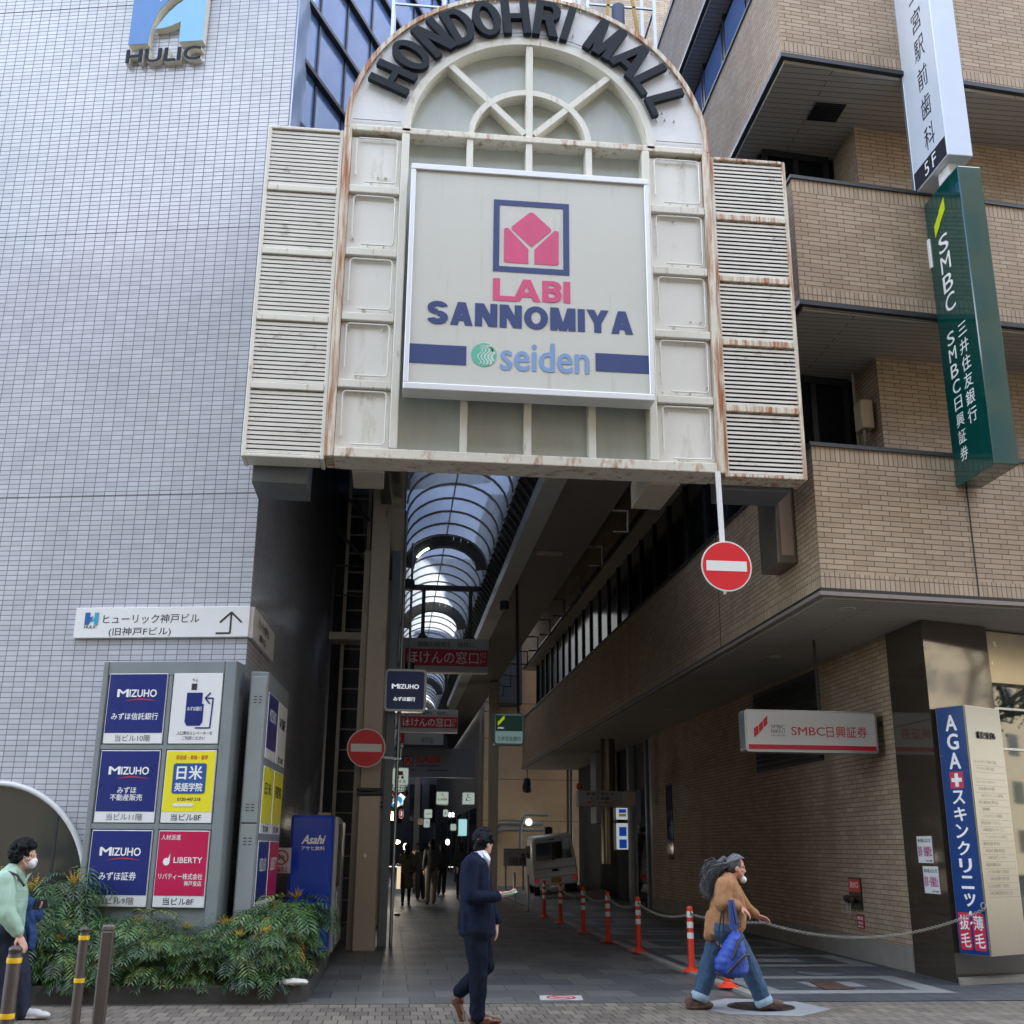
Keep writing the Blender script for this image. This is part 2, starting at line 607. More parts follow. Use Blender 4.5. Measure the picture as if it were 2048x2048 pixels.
FROST = mat('frosted_glazing', hexc('BCC2BA'), 0.22, var=0.06, vscale=2.5, stretch=(3, 3, 0.6), spec=0.5)
LOUV = mat('cream_louver', hexc('DED9CD'), 0.5, var=0.07, vscale=3, dirt=hexc('7D6A5C'), dirt_amt=0.1, dirt_scale=3, dirt_stretch=(1.2, 1.2, 2))
INK = mat('charcoal_letter', hexc('20262D'), 0.6, spec=.2, var=0.2, vscale=4)
DARK = mat('dark_recess', (0.012, 0.013, 0.015), 0.7)
DGLASS = mat('dark_window_glass', (0.012, 0.016, 0.02), 0.04, spec=0.8)
BGLASS = mat('sky_tinted_glass', (0.26, 0.43, 0.85), 0.03, spec=1.0, metal=0.5)  # blue base colour stands in for the reflected sky
BLACKF = mat('black_frame', (0.02, 0.021, 0.023), 0.4)
STEEL = mat('brushed_steel', hexc('786F62'), 0.34, metal=0.9, var=0.08, vscale=2, stretch=(20, 20, 0.5))
GALV = mat('grey_painted_steel', hexc('7E8586'), 0.5, var=0.08, vscale=5, dirt=hexc('5E5348'), dirt_amt=0.1)
ALU = mat('aluminium', hexc('A9ADB0'), 0.35, metal=0.7, var=0.05)
WHITEP = mat('white_sign_face', hexc('E8E8E6'), 0.3, var=0.03, vscale=1.5)
WHITEL = mat('white_lettering', hexc('F2F2F0'), 0.45)
BLACKL = mat('black_lettering', hexc('26262A'), 0.5)
NAVY = mat('navy_sign_face', hexc('27307E'), 0.32, var=0.04)
REDS = mat('red_sign_face', hexc('D4202B'), 0.38, var=0.04)
GREYC = mat('concrete', hexc('8C877E'), 0.85, var=0.15, vscale=4, bump=0.3, bscale=50)
COLUMN = mat('beige_column_paint', hexc('B8AE9B'), 0.5, var=0.10, vscale=2.5, stretch=(1, 1, 0.3), dirt=hexc('6A4A36'), dirt_amt=0.06, dirt_scale=3)
CLAD = mat('bronze_cladding', hexc('B8AA98'), 0.42, metal=0.1, var=0.10, vscale=2.0, stretch=(1, 1, 0.4))
STEELD = mat('dark_steel', hexc('3A3B3D'), 0.5, var=0.1)
BEIGEW = mat('beige_render', hexc('B29E85'), 0.85, var=0.12, vscale=0.8, dirt=hexc('7B6B5B'), dirt_amt=0.15, dirt_scale=1.0)
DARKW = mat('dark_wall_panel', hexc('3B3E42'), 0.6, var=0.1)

# ================================================================ SETTING: ground
def paving(name, c1, c2, mortar, bw, bh, gap, offset, extra=None, rough=0.75, var=0.2, vscale=0.7, spots=False):
    m = brickmat(name, c1, c2, mortar, bw, bh, gap, offset, rough=rough, bump=0.5, var=var, vscale=vscale, grime=extra, freq=2, spots=spots)
    return m
PAVER = paving('block_pavers', hexc('7B7266'), hexc('5E574E'), hexc('302C27'), 0.135, 0.27, 0.006, 0.5, hexc('7A7063'), spots=True)
MALLP = paving('mall_slabs', hexc('666561'), hexc('434446'), hexc('353533'), 0.56, 0.56, 0.004, 0.5, hexc('54504A'), rough=0.5, spots=True)
DRIVE_L = mat('pale_granite_setts', hexc('858786'), 0.6, var=0.12, vscale=3)
DRIVE = paving('driveway_slabs', hexc('53575B'), hexc('44484C'), hexc('2A2B2D'), 0.30, 0.30, 0.004, 0.0, None, rough=0.5)
ASPH = mat('asphalt', (0.05, 0.05, 0.052), 0.85, var=0.2, vscale=30, bump=0.3, bscale=200)

def sheet(name, pts, z, m, label=None):
    mb = MB()
    mb.add([(x, y, z) for x, y in pts], [tuple(range(len(pts)))])
    o = mb.build(name, m)
    o['kind'] = 'structure'
    return o

sheet('ground', [(-300, -300), (300, -300), (300, 300), (-300, 300)], -0.13, ASPH)
mb = MB(); mb.prism([(-60, 2.0), (60, 2.0), (60, 12.40), (-60, 12.40)], -0.13, -0.004); pv = mb.build('pavement', PAVER); pv['kind'] = 'structure'
mb = MB(); mb.prism([(-14, 12.40), (3.98, 12.40), (3.98, 13.0), (3.86, 15.8), (3.80, 21.5), (3.66, 80), (-14, 80)], -0.13, 0.0); pv = mb.build('mall_path', MALLP); pv['kind'] = 'structure'
mb = MB(); mb.prism([(4.12, 12.40), (40, 12.40), (40, 80), (3.80, 80), (3.94, 21.5), (4.00, 15.8), (4.12, 13.0)], -0.13, 0.004); pv = mb.build('driveway_pavement', DRIVE); pv['kind'] = 'structure'
# kerb strip between the mall path and the driveway
mb = MB(); mb.prism([(3.98, 12.40), (4.12, 12.40), (4.12, 13.0), (4.00, 15.8), (3.94, 21.5), (3.80, 80), (3.66, 80), (3.80, 21.5), (3.86, 15.8), (3.98, 13.0)], -0.13, 0.035)
kb = mb.build('kerb_strip', GREYC); kb['kind'] = 'structure'
# inlaid pale bands of the driveway paving
mb = MB()
def quadz(pts, z):
    mb.add([(x, y, z) for x, y in pts], [(0, 1, 2, 3)])
for i in range(7):
    y = 13.0 + i * 2.9
    x0, x1 = 4.22, 6.5 if i < 1 else 6.85
    quadz([(x0, y), (x1, y), (x1, y + 0.30), (x0, y + 0.30)], 0.008)
    quadz([(x0, y + 1.45), (x1, y + 1.45), (x1, y + 1.75), (x0, y + 1.75)], 0.008)
    quadz([(x0, y + 0.30), (x0 + .3, y + 0.30), (x0 + .3, y + 1.45), (x0, y + 1.45)], 0.008)
    quadz([(x1 - .3, y + 0.30), (x1, y + 0.30), (x1, y + 1.45), (x1 - .3, y + 1.45)], 0.008)
    quadz([(x0 + .8, y + .62), (x1 - .8, y + .62), (x1 - .8, y + 1.13), (x0 + .8, y + 1.13)], 0.008)
pb = mb.build('inlaid_pavement', DRIVE_L); pb['kind'] = 'structure'
# far side of the street, out behind the viewer
mb = MB(); mb.prism([(-60, -14.0), (60, -14.0), (60, -10.5), (-60, -10.5)], -0.13, 0.02); pv = mb.build('far_pavement', PAVER); pv['kind'] = 'structure'

# ================================================================ BRICK BUILDING on the right
FR = radians(5.5)
FT = Vector((cos(FR), sin(FR), 0)); FN = Vector((-sin(FR), cos(FR), 0)); FO = Vector((5.2, 12.87, 0))
def fpt(s, d):
    p = FO + FT * s + FN * d
    return (p.x, p.y)
BY = 45.0
bb = thing('brick_building', 'tan brick office building with stacked parapets and a granite corner pillar', 'building')
def band(z0, z1, trim=True):
    e = fpt(15, 0)
    poly = [(5.2, 12.87), e, (e[0], BY), (5.2, BY)]
    mb = MB()
    mb.prism(poly, z0 + 0.30, z1 - 0.22, 0)
    # soldier courses: same plane as the face, stacked above and below it
    mb.prism(poly, z0 + 0.10, z0 + 0.30, 1)
    mb.prism(poly, z1 - 0.22, z1 - 0.03, 1)
    o = mb.build('parapet', [BRICK, SOLDIER], bb)
    e2 = fpt(15, -0.03)
    c = fpt(-0.03, -0.03)
    mb = MB(); mb.prism([(c[0], c[1]), e2, (e2[0], BY + .02), (c[0], BY + .02)], z1 - 0.03, z1 + 0.02)
    mb.build('coping', STEELD, bb)
    mb = MB(); mb.prism([(c[0] + 0.0, c[1]), e2, (e2[0], BY + .02), (c[0], BY + .02)], z0 + 0.03, z0 + 0.10)
    mb.build('drip_edge', BLACKF, bb)
    e3 = fpt(15, 0.05); c3 = fpt(0.05, 0.05)
    mb = MB(); mb.prism([c3, e3, (e3[0], BY - .05), (c3[0], BY - .05)], z0 - 0.02, z0 + 0.03)
    mb.build('soffit', PLANK, bb)
for z0, z1 in ((4.55, 6.55), (8.50, 10.50), (12.45, 14.45), (16.4, 18.4)):
    band(z0, z1)
# ledge under the lowest parapet
c = fpt(-0.06, -0.06); e = fpt(15, -0.06)
mb = MB(); mb.prism([c, e, (e[0], BY + .04), (c[0], BY + .04)], 4.55 - 0.0, 4.55 + 0.05)
mb.build('ledge', mat('grey_ledge', hexc('8A8078'), 0.5, var=0.1), bb)
# set-back storeys: brick pier to the street, glass at the corner and along the passage
for z0, z1 in ((6.57, 8.48), (10.52, 12.43), (14.47, 16.38)):
    a, b_ = fpt(1.76, 1.2), fpt(15, 1.2)
    mb = MB(); mb.prism([a, b_, (b_[0], BY - 1), (a[0] + .12, BY - 1)], z0, z1)
    mb.build('wall', BRICK, bb)
    g0, g1 = fpt(0.62, 2.1), fpt(1.76, 2.1)
    mb = MB(); mb.prism([g0, (a[0] + .11, g1[1]), (a[0] + .11, BY - 1), (g0[0], BY - 1)], z0, z1)
    gl = mb.build('window', mat('dim_window_glass', (0.012, 0.015, 0.018), 0.12, spec=.22), bb)
    mb = MB()
    y = 15.1
    while y < BY - 1.2:
        mb.box(g0[0] - 0.05, g0[0] - 0.002, y, y + 0.09, z0, z1)
        y += 1.35
    for s in (0.62, 1.15, 1.68):
        p = fpt(s, 2.06)
        mb.box(p[0] - .03, p[0] + .05, p[1] - .03, p[1] + 0.035, z0, z1)
    p, q = fpt(0.6, 2.05), fpt(1.74, 2.05)
    mb.bar((p[0], p[1], z1 - .06), (q[0], q[1], z1 - .06), .06, .12)
    mb.pieces('mullion', BLACKF, bb)
# window ribbons of the upper side storey, sky reflection painted blue, and frames
for z0, z1 in ((10.9, 12.43), (14.47, 16.38)):
    g0 = fpt(0.62, 2.1)
    mb = MB(); mb.box(g0[0] - .035, g0[0] - .012, 15.3, 30, z0 + .05, z1 - .2)
    wn_ = mb.build('window', BGLASS, bb)
    mb = MB()
    for k in range(11):
        mb.box(g0[0] - .055, g0[0] - .036, 15.25 + k * 1.35, 15.31 + k * 1.35, z0, z1 - .1)
    mb.box(g0[0] - .06, g0[0] - .0365, 15.3, 30, z0 + .75, z0 + .80)
    mb.pieces('mullion', BLACKF, bb)
# roof block that closes the top
a, b_ = fpt(0, 0), fpt(15, 0)
mb = MB(); mb.prism([a, b_, (b_[0], BY), (5.2, BY)], 18.42, 18.6); mb.build('roof', STEELD, bb)
mb = MB(); mb.box(5.6, 20, 27, 44.9, 19.61, 32); mb.build('sun_blocking_tower', BRICK, bb)  # added tall block that keeps the sun off the passage and tower side
# vent grille in the second soffit
p = fpt(0.95, 0.75)
mb = MB(); mb.box(p[0] - .05, p[0] + .42, p[1], p[1] + .42, 12.41, 12.427)
for k in range(8):
    mb.box(p[0] - .04, p[0] + .41, p[1] + .03 + k * .05, p[1] + .045 + k * .05, 12.39, 12.41)
mb.build('vent_grille', BLACKF, bb)
# street level: side wall with a long set-back, plinth, louvre, slit window, doors
mb = MB(); mb.box(7.02, 7.4, 15.10, 30.2, 0.32, 4.52); mb.build('wall', BRICK, bb)
mb = MB(); mb.box(6.98, 7.4, 15.10, 30.2, 0.0, 0.318); mb.build('plinth', GREYC, bb)
mb = MB(); mb.box(6.995, 7.0185, 17.8, 21.2, 2.95, 4.45)
mb.build('louvre_recess', BLACKF, bb)
mb = MB()
for k in range(14):
    z = 3.0 + k * .1
    mb.add([(6.955, 17.85, z), (6.955, 21.15, z), (6.992, 21.15, z + .06), (6.992, 17.85, z + .06)], [(0, 3, 2, 1)])
mb.build('louvre', STEELD, bb)
mb = MB(); mb.box(7.003, 7.0185, 28.0, 28.6, 1.3, 3.1); mb.build('window', DGLASS, bb)
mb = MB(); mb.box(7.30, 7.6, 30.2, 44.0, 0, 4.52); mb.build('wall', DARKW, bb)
mb = MB()
for y, w in ((30.6, .28), (31.3, .16), (33.6, .3)):
    mb.bbox(7.1, 7.29, y, y + w, 0.0, 4.5, .01)
mb.build('door_frame', ALU, bb)
mb = MB(); mb.box(7.22, 7.295, 31.5, 33.5, 0.05, 3.2); mb.build('door', DGLASS, bb)
mb = MB(); mb.bbox(6.5, 7.2, 35.8, 36.8, 2.3, 4.50, .01); mb.build('duct', ALU, bb)
mb = MB()
for dx in (0, .14):
    mb.tube([(6.9 + dx, 44.2, 0), (6.9 + dx, 44.2, 4.5)], .05, 8)
mb.build('downpipe', GALV, bb)
mb = MB()
for i, (x, y) in enumerate(((5.75, 13.45), (6.1, 17.2), (6.1, 20.0), (6.1, 24.4), (6.1, 29.4), (6.1, 36), (6.1, 41))):
    mb = MB(); mb.lathe([(0.105, 4.53), (0.105, 4.515), (0.075, 4.515), (0.07, 4.528)], 20, (x, y, 0))
    mb.build('downlight_ring', mat('white_enamel', hexc('B9B2A2'), 0.4), bb)
# granite pillar
PR = radians(18)
pt = Vector((cos(PR), sin(PR)))
p0 = Vector((6.99, 13.97)); p1 = p0 + pt * 1.16
mb = MB(); mb.prism([p0, p1, (p1.x, 15.6), (6.99, 15.098)], 0.0, 4.52, 0)
mb.build('granite_pillar', GRANITE, bb)
mb = MB(); mb.box(6.978, 6.988, 14.0, 15.07, 1.95, 1.956); mb.box(6.978, 6.988, 14.0, 15.07, 3.2, 3.206); mb.box(6.978, 6.988, 14.0, 15.07, .8, .806)
mb.build('joint', BLACKF, bb)
# shop front right of the pillar
q1 = p1 + pt * 7
mb = MB(); mb.prism([(p1.x + .01, p1.y + .28), (q1.x, q1.y + .28), (q1.x, 16.5), (p1.x + .01, 16.5)], 0.0, 3.78)
mb.build('shop_window', mat('greenish_shop_glass', (0.012, 0.03, 0.026), 0.03, spec=0.9), bb)
mb = MB(); mb.prism([(p1.x + .01, p1.y + .14), (q1.x, q1.y + .14), (q1.x, 16.5), (p1.x + .01, 16.5)], 3.785, 4.5)
mb.build('fascia', mat('beige_metal_fascia', hexc('B7AC96'), 0.25, metal=0.5, var=0.05), bb)
mb = MB()
mb.bar((p1.x + .03, p1.y + .24, 0), (p1.x + .03, p1.y + .24, 3.78), .05, .05)
for z in (3.45, 2.9):
    a = p1 + pt * .05; b_ = p1 + pt * 7
    mb.bar((a.x, a.y + .26, z), (b_.x, b_.y + .26, z), .03, .03)
for k in range(1, 5):
    a = p1 + pt * (k * 1.5)
    mb.bar((a.x, a.y + .25, 0), (a.x, a.y + .25, 3.78), .06, .06)
mb.pieces('mullion', ALU, bb)
mb = MB(); mb.prism([(6.9, 13.72), (p1.x + 6, p1.y + 1.6), (p1.x + 6, p1.y + 2.2), (7.0, 13.965)], 0.004, 0.07); mb.build('kerb_stone', GREYC, bb)
# vertical joint in the lowest parapet, and stub beams on its passage side
s0 = F_JOINT = None
p = fpt(2.16, -0.004)
mb = MB(); mb.box(p[0] - .008, p[0] + .008, p[1] - .004, p[1] + .02, 4.66, 6.52); mb.build('joint', BLACKF, bb)
mb = MB(); mb.box(5.194, 5.21, 17.2, 17.22, 4.66, 6.5); mb.box(5.194, 5.21, 24.2, 24.22, 4.66, 6.5); mb.build('joint', BLACKF, bb)

# switch box with conduit on the second-floor pier
eb = thing('switch_box', 'cream metal switch box with grey conduit on a brick pier', 'switch box')
p = fpt(1.70, 1.45)
mb = MB(); mb.bbox(p[0] - .16, p[0] + .03, p[1] - .12, p[1] + .14, 7.42, 7.86, .015); mb.build('cabinet', mat('cream_enamel', hexc('C9BB9E'), 0.4, var=.05), eb)
mb = MB(); mb.tube([(p[0] - .05, p[1] + .3, 8.45), (p[0] - .05, p[1] + .3, 7.3), (p[0] - .06, p[1] + .12, 7.15), (p[0] - .08, p[1], 7.25), (p[0] - .08, p[1], 7.42)], .025, 8); mb.build('conduit', mat('beige_conduit', hexc('A79C86'), .5), eb)

# white flap boxes hung at the parapet: dark wall-mounted shaft beside the louver
sb = thing('shaft_box', 'tall dark metal box fixed to the brick parapet side above the hanging no-entry sign', 'metal box')
mb = MB(); mb.bbox(4.93, 5.19, 13.6, 14.3, 5.15, 6.6, .01); mb.build('casing', mat('bronze_box', hexc('6A625A'), 0.4, metal=.3, var=.1), sb)
mb = MB(); mb.box(4.985, 5.15, 13.592, 13.599, 5.25, 6.5); mb.build('cover', mat('pinkish_metal', hexc('A08F84'), 0.35, metal=.4, var=.1), sb)

# ================================================================ TILED TOWER on the left
tw = thing('tiled_tower', 'tall white tiled office tower with a round arched window at street level', 'building', (-1.857, 14.0, 0), radians(-11.4))
# local: x along the front, y into the building; the passage side runs skewed
def tsd(d):
    """point of the passage side wall at world depth 14 + d"""
    w = Vector((-1.857 + 0.036 * d, 14.0 + d, 0)) - Vector((-1.857, 14.0, 0))
    a = radians(11.4)
    return (w.x * cos(a) - w.y * sin(a), w.x * sin(a) + w.y * cos(a))
e = tsd(11.0)
f5 = tsd(8.5)
mb = MB(); mb.prism([(-16, 0), (0, 0), e, (-16, e[1])], 0.0, 10.9); mb.build('wall', TILE, tw)
mb = MB(); mb.prism([(-16, 0), (0, 0), f5, (-16, f5[1])], 10.9, 38.0); mb.build('wall', TILE, tw)
# arched window
mb = MB(); mb.plate(disc(-3.02, 0.97, 1.25, 48, 0, 180) + [(-4.27, 0.0), (-1.77, 0.0)], (0, 0, 0), *UF, 0.01)
wv = mb.build('window', mat('olive_window_glass', (0.03, 0.034, 0.03), 0.05, spec=.8), tw)
mb = MB(); mb.tube([(-3.02 + 1.28 * cos(radians(a)), -0.03, 0.97 + 1.28 * sin(radians(a))) for a in range(0, 181, 5)], .035, 8); mb.build('window_frame', mat('white_frame', hexc('D8D8D6'), .3), wv)
mb = MB()
for x in (-3.9, -3.02, -2.2):
    h = 0.97 + sqrt(max(0, 1.25 ** 2 - (x + 3.02) ** 2))
    mb.box(x - .02, x + .02, -.016, -.0105, 0, h)
mb.build('mullion', BLACKF, wv)
# control joints of the tile face
mb = MB()
for z in (5.95, 9.9, 13.85):
    mb.box(-16, -0.0, -.003, .01, z, z + .006)
mb.build('joint', STEELD, tw)
# blue glass wing above the passage
A0 = Vector((-1.60, 15.6)); ang = radians(90 - 23.5)
gd = Vector((cos(ang), sin(ang)))
gw = thing('glass_wing', 'blue mirrored glass curtain wall rising beside the white tower', 'building', (A0.x, A0.y, 0), ang)
mb = MB(); mb.prism([(-1.2, 0), (9, 0), (9, 6), (-1.2, 6)], 9.5, 30.0); mb.build('glazing', BGLASS, gw)
mb = MB()
for k in range(16):
    z = 9.9 + k * 1.18
    mb.bar((-1.2, -.05, z), (9, -.05, z), .09, .075)
mb.build('transom', BLACKF, gw)
mb = MB()
for k in range(10):
    mb.box(-.2 + k * .95, -.2 + k * .95 + .05, -.03, -.001, 9.5, 30)
mb.build('mullion', BLACKF, gw)
# tower side strip over the wing's start; its pale blue paints in reflected sky
mb = MB()
w0 = tsd(0.02); w1 = tsd(2.2)
mb.prism([(w0[0] + .001, w0[1]), (w0[0] + .03, w0[1]), (w1[0] + .03, w1[1]), (w1[0] + .001, w1[1])], 10.0, 14.8)
mb.build('sky_reflection_strip', mat('sky_reflection_blue', hexc('B9C9E4'), 0.12, var=.05, vscale=6, spec=.9), tw)
# grey canopy slab between tower and gate
cs = thing('canopy_slab', 'grey sloping canopy slab between the tiled tower and the gate', 'canopy')
mb = MB(); mb.prism([(-1.85, 13.55), (-0.95, 13.9), (-0.95, 14.6), (-1.85, 14.2)], 10.35, 10.95); mb.build('slab', mat('olive_grey_metal', hexc('8B8F86'), .5, var=.1), cs)
mb = MB(); mb.prism([(-1.86, 13.52), (-0.95, 13.87), (-0.95, 14.6), (-1.86, 14.2)], 10.951, 10.99); mb.build('edge_trim', ALU, cs)

# ================================================================ buildings down the passage and behind the viewer
bg1 = thing('alley_building', 'beige rendered building closing the alley behind the parked van', 'building')
mb = MB(); mb.box(3.9, 14, 48.0, 60, 0, 17.0); mb.build('wall', BEIGEW, bg1)
mb = MB()
for z in (2.6, 4.3, 6.0, 7.5):
    mb.box(3.9, 14, 47.995, 48.0, z, z + .02)
mb.build('joint', STEELD, bg1)
mb = MB(); mb.box(4.15, 5.35, 46.6, 47.98, 7.35, 10.6); mb.build('upper_bay', DARKW, bg1)
mb = MB(); mb.tube([(4.3, 47.8, 2.0), (4.35, 47.8, 2.35), (4.6, 47.8, 2.5), (6.4, 47.8, 2.5)], .09, 10); mb.tube([(4.3, 47.7, 1.7), (4.35, 47.7, 2.1), (4.6, 47.7, 2.25), (6.4, 47.7, 2.25)], .07, 10)
mb.build('pipe', GALV, bg1)
pr = thing('added_shade_roof', 'added dark roof shading the alley between the mall vault and the brick building', 'roof')
mb = MB(); mb.box(2.75, 5.19, 17.5, 41.0, 10.12, 10.3); mb.build('deck', DARKW, pr)  # presumed roof, added and sized to keep the alley dark
mb = MB()
for k in range(12):
    mb.box(2.76, 5.185, 17.6 + k * 1.7, 17.74 + k * 1.7, 9.9, 10.118)
mb.build('rib', STEELD, pr)
mb = MB(); mb.box(2.70, 2.745, 17.5, 41.0, 7.26, 10.3); mb.build('sun_baffle', DARKW, pr)  # wall added to shut out light beside the deck
pr2 = thing('added_shade_roof', 'added dark roof shading the slot between the white tower and the mall vault', 'roof')
mb = MB(); mb.box(-1.75, .02, 14.2, 25.2, 10.0, 10.2); mb.box(-1.04, .02, 25.21, 60, 10.0, 10.2); mb.build('deck', DARKW, pr2)  # deck added to close the slot against skylight
mb = MB(); mb.box(-.02, .02, 14.2, 60, 7.63, 9.99); mb.build('sun_baffle', DARKW, pr2)  # added wall, stops sun slipping between deck and vault
lb = thing('shop_row', 'dark shop buildings lining the mall behind the beige columns', 'building')
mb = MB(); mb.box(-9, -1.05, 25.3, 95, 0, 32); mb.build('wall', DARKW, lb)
mb = MB()
for k in range(12):
    y = 26 + k * 4
    mb.box(-1.06, -1.02, y, y + 3.2, .1, 2.7)
mb.build('shop_window', DGLASS, lb)
mb = MB()
for k in range(12):
    y = 26 + k * 4
    mb.box(-1.045, -.95, y - .4, y + 3.4, 2.8, 3.5)
mb.build('fascia', mat('grey_fascia', hexc('6C6A68'), .5, var=.2, vscale=.3), lb)
rb = thing('shop_block', 'grey panelled shop building past the beige rendered wall in the far mall', 'building')
mb = MB(); mb.box(3.75, 3.89, 49, 95, 0, 9.0); mb.build('wall', mat('pale_panel', hexc('7E776E'), .6, var=.1), rb)
mb = MB()
for k in range(8):
    mb.box(3.72, 3.749, 50 + k * 5, 54 + k * 5, .1, 3.2)
mb.build('shop_window', DGLASS, rb)
eb2 = thing('end_building', 'dark building closing the far end of the mall', 'building')
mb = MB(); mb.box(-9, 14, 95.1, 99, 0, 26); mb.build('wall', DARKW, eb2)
mb = MB()
for k in range(5):
    mb.box(-3.2 + k * 1.6, -2.2 + k * 1.6, 95.02, 95.09, 3.5, 6.5)
mb.build('window', DGLASS, eb2)
ob3 = thing('opposite_building', 'pale cream building farther along the street, mirrored in the granite pillar', 'building')
mb = MB(); mb.box(52, 150, -26, -14, 0.02, 22); mb.build('wall', mat('pale_cream_render', hexc('C9BBA0'), .8, var=.06), ob3)
mb = MB()
for i in range(30):
    for j in range(6):
        mb.box(54 + i * 3.1, 55.6 + i * 3.1, -14.0, -13.95, 1.5 + j * 3.3, 3.0 + j * 3.3)
mb.build('window', DGLASS, ob3)
tr = thing('street_tree', 'spreading street tree mirrored in the polished granite pillar', 'tree')
rt = random.Random(12)
tk, lf = MB(), MB()
tips = []
def branch(p, d, L, r, depth):
    pts = [p]
    for k in range(4):
        d = (d + Vector((rt.gauss(0, .16), rt.gauss(0, .16), rt.gauss(.02, .10)))).normalized()
        pts.append(pts[-1] + d * L / 4)
    tk.tube(pts, [r, r * .9, r * .8, r * .7, r * .6], 8)
    if depth >= 3:
        tips.append(pts[-1]); tips.append(pts[2])
    if depth < 4:
        for k in range(3 if depth else 4):
            a = rt.uniform(0, 6.28)
            nd = (d * .7 + Vector((cos(a), sin(a), rt.uniform(.0, .6))) * .75).normalized()
            branch(pts[-1 - (k % 2)], nd, L * rt.uniform(.6, .8), r * .55, depth + 1)
branch(Vector((20.0, 7.6, 0.0)), Vector((0.05, .02, 1)), 3.6, .20, 0)
for t_ in tips:
    for k in range(26):
        c_ = t_ + Vector((rt.gauss(0, .32), rt.gauss(0, .32), rt.gauss(0, .25)))
        a = Vector((rt.gauss(0, 1), rt.gauss(0, 1), rt.gauss(0, 1))).normalized() * .07
        b_ = a.cross(Vector((rt.gauss(0, 1), rt.gauss(0, 1), 1))).normalized() * .035
        lf.add([c_ - a, c_ - b_, c_ + a, c_ + b_], [(0, 1, 2, 3)])
tk.build('trunk', mat('tree_bark', hexc('4A4038'), .9, var=.3, vscale=12), tr)
lf.build('crown', mat('tree_leaf', (.05, .085, .03), .6, var=.3, vscale=3), tr)
ob = thing('opposite_building', 'brown office block across the street, mirrored in the shop windows', 'building')
mb = MB(); mb.box(-44, 50, -26, -15, 0.02, 30); mb.build('wall', mat('darkened_render', hexc('4E473E'), .8, var=.08), ob)  # tall and dark so that little light reaches the passage
mb = MB()
for i in range(22):
    for j in range(9):
        mb.box(-28 + i * 2.8, -26.4 + i * 2.8, -15.0, -14.95, 1 + j * 3.1, 2.9 + j * 3.1)
mb.build('window', DGLASS, ob)

# ================================================================ MALL GATE
GY = 12.40                     # front plane
GCX, GZ0, GSP = 1.482, 5.918, 10.427
RX, RZ = 2.409, 2.30           # outer arch
IX, IZ = 1.566, 1.49           # inner arch
GL, GR = GCX - RX, GCX + RX
gate = thing('mall_gate', 'rusty cream arched mall gate with lattice window, black arc letters and side louvers', 'gate', (0, 0, 0))
def arc(rx, rz, a0, a1, n, cx=GCX, cz=GSP):
    return [(cx + rx * cos(radians(a0 + (a1 - a0) * k / n)), cz + rz * sin(radians(a0 + (a1 - a0) * k / n))) for k in range(n + 1)]
def gplate(name, pts, m, y, d):
    mb = MB()
    for p in pts:
        mb.plate(p, (0, y, 0), (1, 0, 0), (0, 0, 1), (0, -1, 0), d)
    return mb.build(name, m, gate)
def ring(rx0, rz0, rx1, rz1, a0, a1, n, y0, y1, mi=0, mb=None, cx=GCX, cz=GSP):
    """annular bar: front at y0 (nearer), back at y1"""
    mb = mb or MB()
    o, i = arc(rx1, rz1, a0, a1, n, cx, cz), arc(rx0, rz0, a0, a1, n, cx, cz)
    for k in range(n):
        q = [i[k], o[k], o[k + 1], i[k + 1]]
        mb.plate(q, (0, y1, 0), (1, 0, 0), (0, 0, 1), (0, -1, 0), y1 - y0, mi)
    return mb
# arch band (white panel), its rim and inner frame
mb = ring(IX + .10, IZ + .10, RX - .06, RZ - .06, 0, 180, 48, GY, GY + .30); mb.build('arch_band', BANDW, gate)
mb = ring(RX - .06, RZ - .06, RX, RZ, 0, 180, 60, GY - .05, GY + .40); mb.build('arch_rim', RUSTY, gate)
mb = ring(IX, IZ, IX + .10, IZ + .10, 0, 180, 48, GY - .04, GY + .30); mb.build('inner_arch', CREAM, gate)
# hairline neon clips and wires round the band
mb = MB()
WIRE = mat('grey_wire', hexc('8D8B84'), .5)
mb.tube([(x, GY - .03, z) for x, z in arc(IX + .20, IZ + .19, 14, 166, 44)], .006, 5)
mb.tube([(GL + .1, GY - .03, GSP + .13), (GL + .72, GY - .03, GSP + .13)], .006, 5)
mb.tube([(GR - .72, GY - .03, GSP + .13), (GR - .1, GY - .03, GSP + .13)], .006, 5)
rnd = random.Random(3)
for k in range(34):
    a = radians(rnd.uniform(8, 172)); r = rnd.choice((.78, .83, .96))
    x, z = GCX + RX * r * cos(a), GSP + RZ * r * sin(a)
    mb.tube([(x, GY - .002, z), (x, GY - .05, z), (x, GY - .055, z - .05)], .006, 5)
mb.build('wiring', WIRE, gate)
# springing beam, posts, bottom beam
mb = MB()
mb.bbox(GL, GL + .10, GY - .05, GY + .40, GZ0, GSP - .002, .012)
mb.bbox(GR - .10, GR, GY - .05, GY + .40, GZ0, GSP - .002, .012)
mb.pieces('outer_post', RUSTY, gate)
mb = MB()
for x in (-.135, 3.02):
    mb.bbox(x - .05, x + .05, GY - .045, GY + .30, GZ0 + .125, GSP - .045, .01)
mb.pieces('inner_post', CREAM, gate)
mb = MB()
mb.bbox(GL + .102, GR - .102, GY - .04, GY + .32, GSP - .04, GSP + .045, .01)
mb.build('spring_beam', BEAMR, gate)
mb = MB()
mb.bbox(GL + .102, GR - .102, GY - .045, GY + .42, GZ0, GZ0 + .12, .01)
mb.build('bottom_beam', BEAMR, gate)
mb = MB()
BZ = [5.98, 6.86, 7.75, 8.64, 9.535, 10.385]
